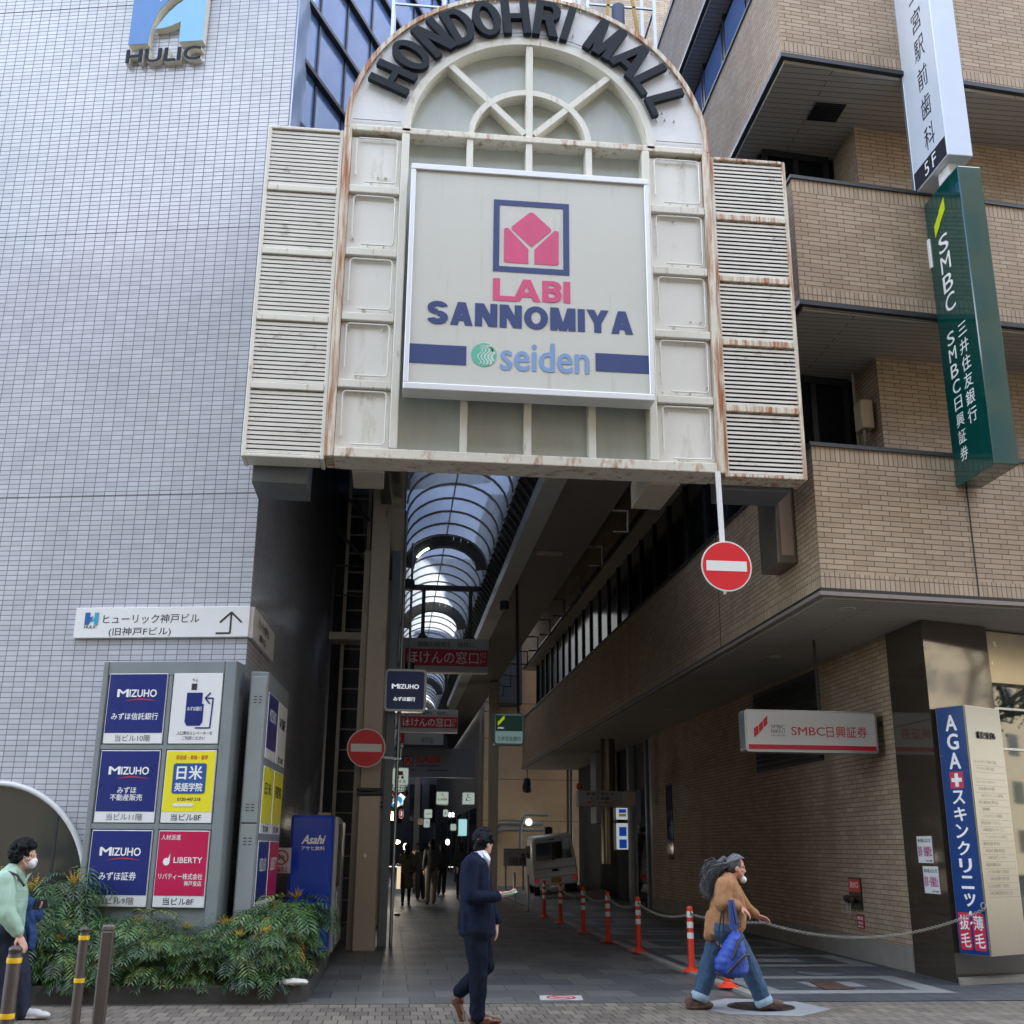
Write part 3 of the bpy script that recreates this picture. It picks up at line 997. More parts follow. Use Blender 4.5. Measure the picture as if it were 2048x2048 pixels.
for (x0, x1) in ((GL + .102, -.187), (3.072, GR - .102)):
    for z in BZ[1:-1]:
        mb.bbox(x0, x1, GY - .035, GY + .2, z - .055, z + .045, .008)
mb.pieces('cross_rail', CREAM, gate)
# the ten light panels of the side bays, each with its neon tube frame
for (x0, x1) in ((GL + .102, -.187), (3.072, GR - .102)):
    for k in range(5):
        z0, z1 = BZ[k] + .06, BZ[k + 1] - .065
        mb = MB(); mb.box(x0 + .002, x1 - .002, GY + .03, GY + .15, z0 + .0, z1 + .0)
        p = mb.build('light_panel', PANEL, gate)
        mb = MB()
        a, b_, c, d = x0 + .07, x1 - .05, z0 + .05, z1 - .03
        pts = [(a + .12, c), (b_ - .03, c), (b_, c + .03), (b_, d - .03), (b_ - .03, d), (a + .03, d), (a, d - .03), (a, c + .1)]
        mb.tube([(x, GY - .01, z) for x, z in pts], .011, 6)
        for (x, z) in ((a, c + .25), (a, d - .15), (b_, c + .2), (b_, d - .2), (a + .2, c), (b_ - .2, d)):
            mb.tube([(x, GY + .03, z), (x, GY - .015, z)], .008, 5)
        for q in range(3):
            x, z = rnd.uniform(a, b_), rnd.choice((c, c + .1, d - .05))
            mb.tube([(x, GY + .029, z), (x, GY - .0, z - .02)], .012, 6)
        mb.build('neon_tube', mat('neon_glass_tube', hexc('E4E2DA'), .2, spec=.7), p)
# frosted glazing and lattice
mb = MB(); mb.plate([(-.085, GZ0 + .12), (2.97, GZ0 + .12), (2.97, GSP)] + arc(IX, IZ, 0, 180, 40) + [(-.085, GSP)], (0, GY + .24, 0), (1, 0, 0), (0, 0, 1), (0, -1, 0), .05)
mb.build('frosted_glass', FROST, gate)
mb = MB()
for x in (.70, 1.475, 2.264):
    mb.bbox(x - .042, x + .042, GY - .02, GY + .188, GZ0 + .122, GSP - .042, .006)
mb.bbox(1.475 - .045, 1.475 + .045, GY - .021, GY + .188, GSP + .047, GSP + IZ - .002, .006)
for dx, a in ((-1, 133), (1, 47)):
    e = (GCX + IX * cos(radians(a)), GSP + IZ * sin(radians(a)))
    mb.bar((1.475 + dx * .06, GY + .085, GSP + .10), (e[0], GY + .085, e[1]), .08, .20, up=(0, 1, 0))
ring(.74, .70, .82, .78, 0, 180, 28, GY - .019, GY + .187, 0, mb)
mb.build('lattice', CREAM, gate)
# black arc letters
AR = (1.985, 1.985 * .955)
for ch, a, w, h in (('H', 156.3, .40, .60), ('O', 143.6, .43, .60), ('N', 130.9, .42, .60), ('D', 118.9, .40, .60), ('O', 107.7, .43, .60), ('H', 95.9, .42, .60), ('R', 83.6, .40, .60), ('I', 75.2, .12, .60),
                    ('M', 59.3, .46, .60), ('A', 45.6, .48, .60), ('L', 33.4, .34, .60), ('L', 21.6, .34, .60)):
    t = radians(a)
    c = Vector((GCX + AR[0] * cos(t), 0, GSP + AR[1] * sin(t)))
    rad = Vector((cos(t), 0, sin(t))); tan = Vector((sin(t), 0, -cos(t)))
    block_letters('letter', gate, [(ch, -w * .44, w * .44, -h * .46, h * .46, .105)], INK, y=0.03, depth=.08, frame=(tan, rad, (0, -1, 0)), o=(c.x, GY, c.z))
# louvered wings
for x0, x1, rust in ((-1.888, GL - .004, 0), (GR + .004, 4.927, 1)):
    mb = MB()
    z0, z1 = 5.88, 10.375
    mb.bbox(x0, x0 + .05, GY - .02, GY + .36, z0, z1, .008)
    mb.bbox(x1 - .05, x1, GY - .02, GY + .36, z0, z1, .008)
    N = 5
    hh = (z1 - z0) / N
    for k in range(N + 1):
        z = z0 + hh * k
        mb.bbox(x0 + .052, x1 - .052, GY - .03, GY + .3, max(z - .04, z0), min(z + .04, z1), .008)
    fr = mb.build('louver_frame', RUSTY if rust else CREAM, gate)
    mb = MB()
    mb.box(x0 + .052, x1 - .052, GY + .25, GY + .28, z0 + .04, z1 - .04)
    mb.build('louver_back', mat('dark_louver_back', hexc('5A5048'), .7) if not rust else DARK, gate)
    mb = MB()
    n = 14
    for k in range(N):
        for j in range(n):
            z = z0 + hh * k + .05 + (hh - .1) * (j + .5) / n
            t, w = .020, .075
            mb.add([(x0 + .05, GY + .0, z - t), (x1 - .05, GY + .0, z - t), (x1 - .05, GY + w, z + t * 1.2), (x0 + .05, GY + w, z + t * 1.2),
                    (x0 + .05, GY + .0, z - t + .012), (x1 - .05, GY + .0, z - t + .012), (x1 - .05, GY + w, z + t * 1.2 + .012), (x0 + .05, GY + w, z + t * 1.2 + .012)],
                   [(0, 3, 2, 1), (4, 5, 6, 7), (0, 1, 5, 4), (2, 3, 7, 6), (1, 2, 6, 5), (3, 0, 4, 7)])
            if True:
                mb.box(x0 + .05, x1 - .05, GY - .006, GY + .0, z - t - .006, z - t + (.026 if rust else .034))
    mb.build('louver', LOUV, gate)
# rear stubs that tie the gate to the arcade columns
mb = MB()
mb.bbox(-.62, -.24, 12.83, 13.5, 5.90, 6.25, .01)
mb.bbox(3.05, 3.45, 12.83, 13.9, 5.90, 6.25, .01)
mb.pieces('tie_beam', COLUMN, gate)
mb = MB(); mb.bbox(-1.80, -1.15, 12.78, 13.5, 5.70, 6.2, .01); mb.bbox(4.0, 4.85, 12.78, 13.4, 5.85, 6.3, .01)
mb.pieces('wing_bracket', mat('grey_bracket', hexc('6F7275'), .5, var=.1), gate)
mb = MB()
for x in (GL + .6, 1.0, 2.0, 3.3):
    mb.bbox(x, x + .08, 12.81, 13.6, 6.3, 10.2, .01)
mb.box(GL + .2, GR - .2, 12.82, 13.6, 10.2, 10.35)
mb.build('rear_frame', STEELD, gate)
# maintenance cages on top
cg = thing('roof_cage', 'grey tubular maintenance cage behind the left shoulder of the arch', 'cage')
def cage(t, x0, x1, y0, y1, z0, z1, yellow=False):
    mb = MB()
    for x in (x0, x1):
        for y in (y0, y1):
            mb.bar((x, y, z0), (x, y, z1), .05, .05)
    for z in (z0 + .6, z0 + 1.2, z0 + 1.9):
        for y in (y0, y1):
            mb.bar((x0, y, z), (x1, y, z), .03, .03)
        for x in (x0, x1):
            mb.bar((x, y0, z), (x, y1, z), .03, .03)
    mb.build('rail', ALU, t)
    mb = MB(); mb.bbox(x0 - .08, x1 + .08, y0 - .08, y1 + .08, z0 - .1, z0, .01); mb.build('deck', GALV, t)
    if yellow:
        mb = MB()
        mb.bar((x0 + .1, y0, z0), (x0 + .5, y0, z1), .05, .03)
        mb.bar((x1 - .1, y0, z0 + .1), (x1 - .5, y0, z1), .05, .03)
        mb.bar((x0, y0, z0 + 1.0), (x1, y0, z0 + 1.0), .05, .04)
        mb.build('yellow_brace', mat('yellow_steel', hexc('B08B2E'), .5), t)
cage(cg, *(-.42, .35), 13.9, 14.7, 12.55, 15.5)
cg2 = thing('roof_cage', 'yellow braced maintenance cage behind the right shoulder of the arch', 'cage')
cage(cg2, 2.55, 3.6, 13.9, 14.7, 12.15, 15.5, True)
mb = MB(); mb.lathe([(0, 12.95), (.09, 12.95), (.1, 13.0), (.1, 13.9), (0, 13.9)], 14, (3.0, 13.75, 0)); mb.build('covered_lamp', mat('navy_cover', hexc('232F4A'), .6, var=.15), cg2)

# ---------------------------------------------------------------- LABI board hung on the gate
BY0 = 12.08
bx0, bx1, bz0, bz1 = -0.030, 2.982, 6.649, 9.767
bd = thing('hanging_billboard', 'large pale billboard with red house emblem and SANNOMIYA lettering on the gate', 'billboard')
bx0, bx1 = -.015, 2.945
bz0 = 6.745; bz1 = 9.70
mb = MB(); mb.box(bx0, bx1, BY0 + .012, GY - .06, bz0, bz1)
mb.build('board', mat('pale_billboard_face', hexc('CBCAC0'), .35, var=.03, vscale=1.2, dirt=hexc('B2B0A4'), dirt_amt=.2, dirt_scale=2.0, dirt_stretch=(3, 3, .15)), bd)
mb = MB()
for r in ((bx0 - .03, bx1 + .03, bz1 - .03, bz1 + .05), (bx0 - .03, bx1 + .03, bz0 - .05, bz0 + .03)):
    mb.bbox(r[0], r[1], BY0 - .02, GY - .05, r[2], r[3], .008)
for r in ((bx0 - .03, bx0 + .03), (bx1 - .03, bx1 + .03)):
    mb.bbox(r[0], r[1], BY0 - .018, GY - .052, bz0 + .03, bz1 - .03, .008)
mb.build('frame', mat('white_aluminium', hexc('DCDDE0'), .35, metal=.3), bd)
yb = BY0 + .010
BNAVY = mat('billboard_navy', hexc('2A3D70'), .45, var=.06, vscale=3)
BPINK = mat('billboard_rose', hexc('CF4F78'), .45, var=.07, vscale=3, stretch=(4, 4, .4))
BSKY = mat('billboard_pale_blue', hexc('7F9CC6'), .45, var=.05)
BTEAL = mat('billboard_teal', hexc('5FB59B'), .45)
fo = (0, yb, 0)
# emblem: square border, house of three rounded pieces
q0 = 0.997, 9.310; q1 = 1.944, 8.334
ex0, ex1, ez0, ez1 = 0.997, 1.947, 8.317, 9.323
t = .075
face('emblem_border', bd, [R4(ex0, ex1, ez1 - t, ez1), R4(ex0, ex1, ez0, ez0 + t), R4(ex0, ex0 + t, ez0 + t, ez1 - t), R4(ex1 - t, ex1, ez0 + t, ez1 - t)], BNAVY, o=fo)
w, h = ex1 - ex0, ez1 - ez0
def E(u, v):
    return (ex0 + u * w, ez0 + v * h)
face('emblem', bd, [[E(.50, .36), E(.76, .60), E(.76, .63), E(.52, .845), E(.48, .845), E(.24, .63), E(.24, .60)],
                    [E(.16, .13), E(.46, .13), E(.46, .33), E(.19, .61), E(.14, .60), E(.14, .15)],
                    [E(.54, .13), E(.84, .13), E(.86, .15), E(.86, .60), E(.81, .61), E(.54, .33)]], BPINK, o=fo)
block_letters('lettering', bd, [('L', *(1.001, 1.300, 7.920, 8.222), .085), ('A', *(1.248, 1.587, 7.930, 8.226), .085), ('B', *(1.607, 1.850, 7.935, 8.225), .08), ('I', *(1.870, 1.949, 7.940, 8.230), .085)], BPINK, o=fo)
sx0_, sx1_, sz0_, sz1_ = 0.213, 2.730, 7.562, 7.868
ws_ = dict(S=.92, A=1.0, N=1.0, O=1.08, M=1.15, I=.30, Y=1.02)
gap_ = .10
tot_ = sum(ws_[c_] for c_ in 'SANNOMIYA') + gap_ * 8
k_ = (sx1_ - sx0_) / tot_
xx_ = sx0_
its_ = []
for c_ in 'SANNOMIYA':
    its_.append((c_, xx_, xx_ + ws_[c_] * k_, sz0_, sz1_, .088))
    xx_ += (ws_[c_] + gap_) * k_
block_letters('lettering', bd, its_, BNAVY, o=fo)
letters('lettering', bd, [('seiden', *(1.102, 2.182, 7.000, 7.383))], BSKY, y=.004, bold=.02, o=fo)
for q_ in ([R4(bx0 + .031, *(0.034, 0.695, 7.039, 7.287)[1:]), R4((2.259, 2.899, 7.053, 7.291)[0], bx1 - .031, *(2.259, 2.899, 7.053, 7.291)[2:])]):
    face('stripe', bd, q_, BNAVY, o=fo)
gx0, gx1, gz0, gz1 = 0.752, 1.057, 7.042, 7.333
gr = (gx1 - gx0) / 2
face('globe', bd, disc((gx0 + gx1) / 2, (gz0 + gz1) / 2, gr, 30), BTEAL, o=fo)
mb = MB()
for k in range(6):
    x = gx0 + gr * (.35 + .27 * k)
    pts = []
    for j in range(13):
        z = -1 + 2 * j / 12
        xx = x + .035 * sin(j * .9) + .06 * (1 - z * z)
        hw = .006 + .0022 * k
        if (xx - (gx0 + gr)) ** 2 + (z * gr) ** 2 < (gr * .97) ** 2:
            pts.append((xx, (gz0 + gz1) / 2 + z * gr, hw))
    if len(pts) > 5:
        mb.plate([(p[0] + p[2], p[1]) for p in pts] + [(p[0] - p[2], p[1]) for p in reversed(pts)], (0, yb - .0045, 0), *UF, .002)
mb.build('globe_stripe', mat('billboard_pale_stripe', hexc('C9D6CC'), .45), bd)

# ================================================================ COVERED ARCADE
ar = thing('arcade_roof', 'barrel-vaulted translucent mall roof with dark curved ribs', 'roof')
ACX, AHW, AZS, AZC = 1.02, .95, 7.55, 8.30
def vault(t, out=0.0):
    a = pi * (1 - t)
    return (ACX + (AHW + out) * cos(a), AZS + (AZC - AZS + out) * sin(a))
RP = bpy.data.materials.new('translucent_roof_sheet'); RP.use_nodes = True
N_, L_ = RP.node_tree.nodes, RP.node_tree.links
b0 = N_['Principled BSDF']; b0.inputs['Base Color'].default_value = (.45, .5, .56, 1); b0.inputs['Roughness'].default_value = .35
tl = N_.new('ShaderNodeBsdfTranslucent'); tl.inputs[0].default_value = (.50, .58, .70, 1)
tp = N_.new('ShaderNodeBsdfTransparent'); tp.inputs[0].default_value = (.035, .045, .07, 1)
m1 = N_.new('ShaderNodeMixShader'); m1.inputs[0].default_value = .42
m2 = N_.new('ShaderNodeMixShader'); m2.inputs[0].default_value = .12
L_.new(tl.outputs[0], m1.inputs[1]); L_.new(tp.outputs[0], m1.inputs[2])
L_.new(m1.outputs[0], m2.inputs[1]); L_.new(b0.outputs[0], m2.inputs[2])
L_.new(m2.outputs[0], N_['Material Output'].inputs[0])
mb = MB()
Y0, Y1 = 14.5, 92.0
n = 16
for k in range(n):
    a, b_ = vault(k / n), vault((k + 1) / n)
    mb.add([(a[0], Y0, a[1]), (b_[0], Y0, b_[1]), (b_[0], Y1, b_[1]), (a[0], Y1, a[1])], [(0, 1, 2, 3)])
mb.build('roof_sheet', RP, ar)
mb = MB()
y = 14.8
while y < 91:
    for k in range(n):
        a, b_ = vault(k / n, -.03), vault((k + 1) / n, -.03)
        mb.bar((a[0], y, a[1]), (b_[0], y, b_[1]), .035, .06, up=(0, 1, 0))
    y += .92
mb.bar((ACX, Y0, AZC - .05), (ACX, Y1, AZC - .05), .025, .03)
mb.build('rib', mat('grey_rib', hexc('8E8B84'), .5), ar)
mb = MB()
for y in (17.0, 24.2, 31.4, 38.6, 45.8, 53, 60.2, 67.4, 74.6, 81.8):
    for k in range(n):
        a, b_ = vault(k / n, -.13), vault((k + 1) / n, -.13)
        mb.bar((a[0], y, a[1]), (b_[0], y, b_[1]), .26, .22, up=(0, 1, 0))
mb.build('main_arch', mat('charcoal_steel', hexc('4A4843'), .5, var=.1), ar)
mb = MB()
for k in range(2, 5):
    a, b_ = vault(k / n, -.26), vault((k + 1) / n, -.26)
    mb.tube([(a[0], 24.06, a[1]), (b_[0], 24.06, b_[1])], .022, 8)
mb.build('strip_lamp', mat('lit_strip_lamp', hexc('E8FFF4'), .3, emit=1.0), ar)
mb = MB()
mb.box(-.36, .07, Y0, Y1, 7.2, 7.62)
mb.add([(1.97, Y0, 7.56), (1.97, Y1, 7.56), (2.28, Y1, 7.12), (2.28, Y0, 7.12)], [(0, 1, 2, 3)])
y = 15
while y < 91:
    mb.bar((1.96, y, 7.54), (2.27, y, 7.09), .05, .05)
    y += .46
mb.build('side_gutter', mat('dark_metal_lining', hexc('53524E'), .45, metal=.4, var=.1), ar)
mb = MB(); mb.box(2.12, 2.46, Y0, Y1, 6.86, 7.11)
mb.build('beam', mat('pale_steel_beam', hexc('A9A8A2'), .4, var=.06), ar)
mb = MB(); mb.box(2.47, 3.5, Y0, Y1, 6.96, 7.25); mb.build('canopy_soffit', mat('brown_soffit', hexc('6B655E'), .6, var=.05), ar)
mb = MB()
y = 15.5
while y < 46:
    mb.tube([(3.52, y, 7.1), (3.86, y, 7.1), (3.86, y, 6.72), (3.60, y, 6.72)], .025, 6)
    y += 2.4
mb.bar((3.66, 15, 7.3), (3.66, 46, 7.3), .04, .04)
mb.build('lamp_hook', mat('bronze_pipe', hexc('5E5A52'), .5), ar)
mb = MB(); mb.box(2.6, 3.1, 20.2, 20.5, 6.945, 6.959); mb.build('roof_lamp', mat('pinkish_lamp_cover', hexc('A98F84'), .5), ar)

# columns of the arcade
def column(x0, x1, y0, ztop, label, clad=True):
    t = thing('arcade_column', label, 'column', group='columns of the covered mall')
    mb = MB(); mb.bbox(x0, x1, y0, y0 + .34, 2.42 if clad else 0.0, ztop, .012); mb.build('shaft', COLUMN, t)
    if clad:
        mb = MB()
        mb.bbox(x0 - .02, x1 + .02, y0 - .03, y0 + .37, 0, 2.32, .02)
        for x in (x0 + .07, x1 - .075):
            mb.box(x, x + .008, y0 - .034, y0 - .029, 0, 2.3)
        mb.build('base_cladding', CLAD, t)
        mb = MB()
        for k in range(2):
            mb.bbox(x0 - .045, x1 + .045, y0 - .055, y0 + .40, 2.33 + .065 * k, 2.375 + .065 * k, .015)
        mb.build('collar', STEELD, t)
    return t
ct = column(-.492, -.175, 18.36, 7.9, 'beige steel column with bronze base cladding beside the vending machine')
mb = MB(); mb.lathe([(0, 0), (.035, 0), (.03, .012), (0, .012)], 16, (0, 0, 0))
dk = mb.build('sticker', WHITEP, ct); dk.rotation_euler = (radians(90), 0, 0); dk.location = (-.37, 18.329, 1.40)
mb = MB(); mb.box(-.60, -.50, 18.5, 18.62, 0, 6.4); mb.build('downpipe', COLUMN, ct)
column(-.40, -.07, 24.1, 7.2, 'second beige column inside the mall behind the no-entry sign')
column(-.42, -.07, 31.4, 7.2, 'third column down the left of the dim mall')
column(3.22, 3.54, 37.6, 6.95, 'dark steel column right of the hanging insurance signs', False)
column(1.5, 1.85, 72, 7.0, 'far beige column standing in the depth of the mall', False)
# pale service panels and pipes next to the first column
sp = thing('service_duct', 'pale grey service panels with pipes climbing beside the first column', 'duct')
mb = MB(); mb.bbox(-.13, .02, 19.2, 19.5, 0.0, 4.1, .01); mb.bbox(-.13, .02, 19.2, 19.5, 4.13, 6.6, .01); mb.build('panel', mat('blue_grey_panel', hexc('7E8890'), .4, var=.06), sp)
mb = MB(); mb.tube([(.09, 19.4, .0), (.09, 19.4, 7.4)], .03, 8); mb.tube([(.26, 22.0, 3.9), (.26, 22.0, 7.5)], .025, 8); mb.build('pipe', ALU, sp)
for i, (x, y, z, lb_) in enumerate(((.20, 20.8, 6.35, 'small black speaker high on the pipe beside the first column'), (.30, 24.2, 5.3, 'small black speaker lower on the pipe by the insurance sign'), (2.30, 23.6, 6.6, 'small black speaker fixed under the pale roof beam'))):
    t = thing('loudspeaker', lb_, 'speaker')
    mb = MB(); mb.bbox(x - .1, x + .1, y - .12, y + .1, z - .1, z + .1, .04); mb.build('casing', BLACKF, t)
    mb = MB(); mb.bar((x, y + .1, z), (x, y + .3, z), .03, .03); mb.build('bracket', BLACKF, t)
# steel access ladder and platform in the slot behind the tower
ld = thing('access_ladder', 'rusty steel access ladder with a small railed platform in the dark slot', 'ladder')
mb = MB()
for x in (-.98, -.60):
    mb.bar((x, 20.2, 0), (x, 20.2, 9), .06, .06)
mb.build('rail', COLUMN, ld)
mb = MB()
for k in range(24):
    mb.bar((-.95, 20.2, .3 + k * .36), (-.63, 20.2, .3 + k * .36), .025, .03)
mb.pieces('rung', mat('grey_rung', hexc('83807A'), .5), ld)
mb = MB(); mb.bbox(-1.2, -.55, 19.6, 20.15, 5.05, 5.18, .01); mb.build('platform', COLUMN, ld)
mb = MB()
for x in (-1.17, -.58):
    mb.bar((x, 19.63, 5.2), (x, 19.63, 6.4), .03, .03)
mb.bar((-1.18, 19.63, 6.4), (-.56, 19.63, 6.4), .03, .03); mb.bar((-1.18, 19.63, 5.85), (-.56, 19.63, 5.85), .025, .025)
for z in (6.6, 7.4):
    mb.bar((-1.2, 20.1, z + .6), (-.6, 20.1, z), .03, .05)
mb.build('railing', STEELD, ld)
bw = thing('slot_wall', 'dark rear wall with pipes behind the access ladder', 'wall')
mb = MB(); mb.box(-1.04, -.42, 24.6, 24.9, 0, 7.1); mb.build('wall', DARKW, bw)

# ================================================================ SIGNS
# --- HULIC emblem on the tower front (tower frame: origin at its corner, turned 11.4 degrees)
TRZ = radians(-11.4)
def on_tower(name, label, cat):
    return thing(name, label, cat, (-1.857, 14.0, 0), TRZ)
hs = on_tower('emblem_sign', 'two-tone blue letter emblem above HULIC letters high on the white tiled tower', 'sign')
HB1 = mat('emblem_mid_blue', hexc('4E7FB8'), .4, var=.04); HB2 = mat('emblem_light_blue', hexc('7FB7D6'), .4, var=.04)
EDGE = mat('cream_sign_edge', hexc('E0DAC6'), .5, var=.05)
hx0, hx1, hz0, hz1 = -2.52, -1.37, 13.02, 14.25
def HU(u, v):
    return (hx0 + u * (hx1 - hx0), hz0 + v * (hz1 - hz0))
arc_l = [HU(.27 + .03 * (k / 10) + .40 * (k / 10) ** 1.8, .0 + .62 * k / 10 + .06 * sin(pi * k / 10)) for k in range(11)]
left = [HU(0, 0), HU(.265, 0)] + [HU(.265 + .40 * (1 - cos(radians(9 * k))), .70 * sin(radians(9 * k))) for k in range(1, 11)] + [HU(.70, .73), HU(.60, .73), HU(.50, .70), HU(.42, .66), HU(.36, .61), HU(.36, 1.0), HU(0, 1.0)]
right = [HU(.68, 0), HU(1, 0), HU(1, 1), HU(.70, 1), HU(.70, .62), HU(.60, .55), HU(.50, .44), HU(.40, .30), HU(.34, .21), HU(.44, .215), HU(.55, .24), HU(.68, .30)]
for pts, m in ((left, HB1), (right, HB2)):
    mb = MB(); mb.plate(pts, (0, 0, 0), *UF, .12); mb.build('emblem_body', EDGE, hs)
    mb = MB(); mb.plate(pts, (0, -.1205, 0), *UF, .006); mb.build('emblem_face', m, hs)
hr = (-2.54, -1.385, 12.70, 12.945)
letters('letter_body', hs, [('HULIC', *hr)], EDGE, y=0.0, bold=.03, depth=.10)
letters('letter_face', hs, [('HULIC', *hr)], mat('slate_letter', hexc('1C2636'), .6, spec=.2), y=.104, bold=.024, depth=.006)
# --- wayfinding sign
ws = on_tower('wayfinding_sign', 'long white wayfinding sign with an up arrow on the tower corner', 'sign')
wx0, wx1, wz0, wz1 = -2.26, 0.02, 4.04, 4.43
mb = MB(); mb.bbox(wx0, wx1, -.06, -.002, wz0, wz1, .006); mb.build('board', WHITEP, ws)
sd = tsd(1.9); sdv = Vector((sd[0], sd[1], 0)).normalized()
sn = Vector((sdv.y, -sdv.x, 0))
mb = MB(); mb.plate([(.0, wz0), (1.9, wz0), (1.9, wz1), (.0, wz1)], Vector((.0, .0, 0)) + sn * .004, sdv, (0, 0, 1), sn, .05); mb.build('side_board', WHITEP, ws)
letters('lettering', ws, [('ヒューリック神戸ビル', *(-1.886, -0.627, 4.220, 4.340)), ('(旧神戸Fビル)', *(-1.795, -0.982, 4.052, 4.171))], BLACKL, y=.0605, bold=.006)
letters('lettering', ws, [('ヒューリック神戸ビル', .45, 1.35, wz0 + .2, wz0 + .33), ('(旧神戸Fビル)', .55, 1.1, wz0 + .04, wz0 + .15)], BLACKL, y=.0505, bold=.006, frame=(sdv, (0, 0, 1), sn), o=Vector((0, 0, 0)) + sn * .005)
ax0, ax1, az0, az1 = -0.399, -0.105, 4.086, 4.353
mid = ax0 + (ax1 - ax0) * .62
mb = MB()
for a, b_ in (((ax0, az0), (mid, az0)), ((mid, az0), (mid, az1)), ((mid - .14, az1 - .13), (mid, az1)), ((mid + .14, az1 - .13), (mid, az1))):
    mb.bar((a[0], -.063, a[1]), (b_[0], -.063, b_[1]), .022, .004, up=(0, 1, 0))
mb.build('arrow', BLACKL, ws)
lx0, lx1, lz0, lz1 = -2.129, -1.950, 4.207, 4.366
lw, lh = lx1 - lx0, lz1 - lz0
face('emblem', ws, [[(lx0, lz0), (lx0 + .3 * lw, lz0), (lx0 + .62 * lw, lz0 + .7 * lh), (lx0 + .38 * lw, lz0 + .62 * lh), (lx0 + .36 * lw, lz1), (lx0, lz1)]], mat('small_emblem_blue', hexc('245C9E'), .4), y=.0605)
face('emblem', ws, [[(lx1 - .3 * lw, lz0), (lx1, lz0), (lx1, lz1), (lx1 - .3 * lw, lz1), (lx1 - .3 * lw, lz0 + .6 * lh), (lx0 + .36 * lw, lz0 + .25 * lh), (lx1 - .3 * lw, lz0 + .3 * lh)]], mat('small_emblem_teal', hexc('3AA0BE'), .4), y=.0612)
letters('lettering', ws, [('HULIC', *(-2.128, -1.956, 4.162, 4.201))], BLACKL, y=.0605, bold=.03)

# --- tenant pylon with six panels
tp_ = on_tower('tenant_pylon', 'grey framed tenant board of six panels above the shrubs', 'sign board')
D5 = .5
px0, px1, pz1 = -1.60, .06, 3.665
mb = MB()
mb.bbox(px0, px0 + .07, -D5, -.15, 0.25, pz1, .01)
mb.bbox(px1 - .14, px1, -D5, -.15, 0.25, pz1, .01)
mb.bbox(px0 + .072, px1 - .142, -D5, -.15, pz1 - .17, pz1, .01)
mb.box(px0 + .072, px1 - .142, -D5 + .04, -.16, 0.26, pz1 - .172)
colx = [-1.523, -0.769, 3.085, 3.085, -0.746, 0.038, 3.083, 3.083]
rows = [(-1.150, -1.150, 2.676, 3.530)[2:], (-1.133, -1.133, 1.775, 2.621)[2:], (-1.168, -1.168, 0.854, 1.714)[2:]]
cx0, cx1, cx2, cx3 = -1.513, -.765, -.712, -.085
for (z0, z1) in ((rows[0][0], rows[1][1]), (rows[1][0], rows[2][1])):
    mb.bbox(px0 + .072, px1 - .142, -D5 + .005, -D5 + .039, z1 + .0, z0 - .0, .005)
mb.bbox(cx1 + .003, cx2 - .003, -D5 + .003, -D5 + .0385, .3, pz1 - .172, .004)
mb.build('frame', GALV, tp_)
mb = MB()
for dz in (3.35, 2.1):
    for k in range(2):
        for j in range(3):
            mb.box(px1 + .0, px1 + .003, -.33 + k * .07, -.29 + k * .07, dz - .03 * j, dz - .03 * j + .008)
mb.build('vent_slot', BLACKF, tp_)
PV = mat('pylon_navy', hexc('1E2B72'), .3, var=.03, emit=0.000)
PY = mat('pylon_yellow', hexc('EFE12C'), .35, var=.03)
PC = mat('pylon_crimson', hexc('C3174F'), .35, var=.03)
PBL = mat('pylon_blue', hexc('2A5599'), .4)
REDSW = mat('red_swoosh', hexc('C8364B'), .4)
GREYL = mat('grey_lettering', hexc('77797B'), .5)
def panel(col, row, bgm, strip=True, striptext=None, stm=None):
    x0, x1 = ((cx0, cx1), (cx2, cx3))[col]
    z0, z1 = rows[row]
    z0, z1 = z0 + .012, z1 - .012
    x0, x1 = x0 + .012, x1 - .012
    h = z1 - z0
    mb = MB(); mb.bbox(x0, x1, -D5 - .002, -D5 + .036, z0, z1, .004); p = mb.build('panel', WHITEP, tp_)
    if bgm:
        face('panel_face', p, R4(x0 + .008, x1 - .008, z0 + (h * .15 if strip else .008), z1 - .008), bgm, y=D5 + .0025, d=.002)
    if striptext:
        w = x1 - x0
        letters('lettering', p, [(striptext, x0 + w * .2, x1 - w * .2, z0 + h * .03, z0 + h * .125)], stm or GREYL, y=D5 + .0025, bold=.006)
    return p, x0, x1, z0, z1
def sub(p, x0, x1, z0, z1, items, m, bold=.012, y=D5 + .005, shear=0):
    w, h = x1 - x0, z1 - z0
    return letters('lettering', p, [(s, x0 + a * w, x0 + b_ * w, z0 + c * h, z0 + d * h) for s, a, b_, c, d in items], m, y=y, bold=bold, shear=shear)
def swoosh(p, x0, x1, z0, z1, a, b_, c, th=.022):
    w, h = x1 - x0, z1 - z0
    n_ = 12
    top = [(x0 + (a + (b_ - a) * k / n_) * w, z0 + (c + .02 * sin(pi * k / n_)) * h + th * sin(pi * k / n_) * .6) for k in range(n_ + 1)]
    bot = [(x0 + (a + (b_ - a) * k / n_) * w, z0 + (c + .02 * sin(pi * k / n_)) * h) for k in range(n_ + 1)]
    face('swoosh', p, bot + top[::-1], REDSW, y=D5 + .005, d=.002)
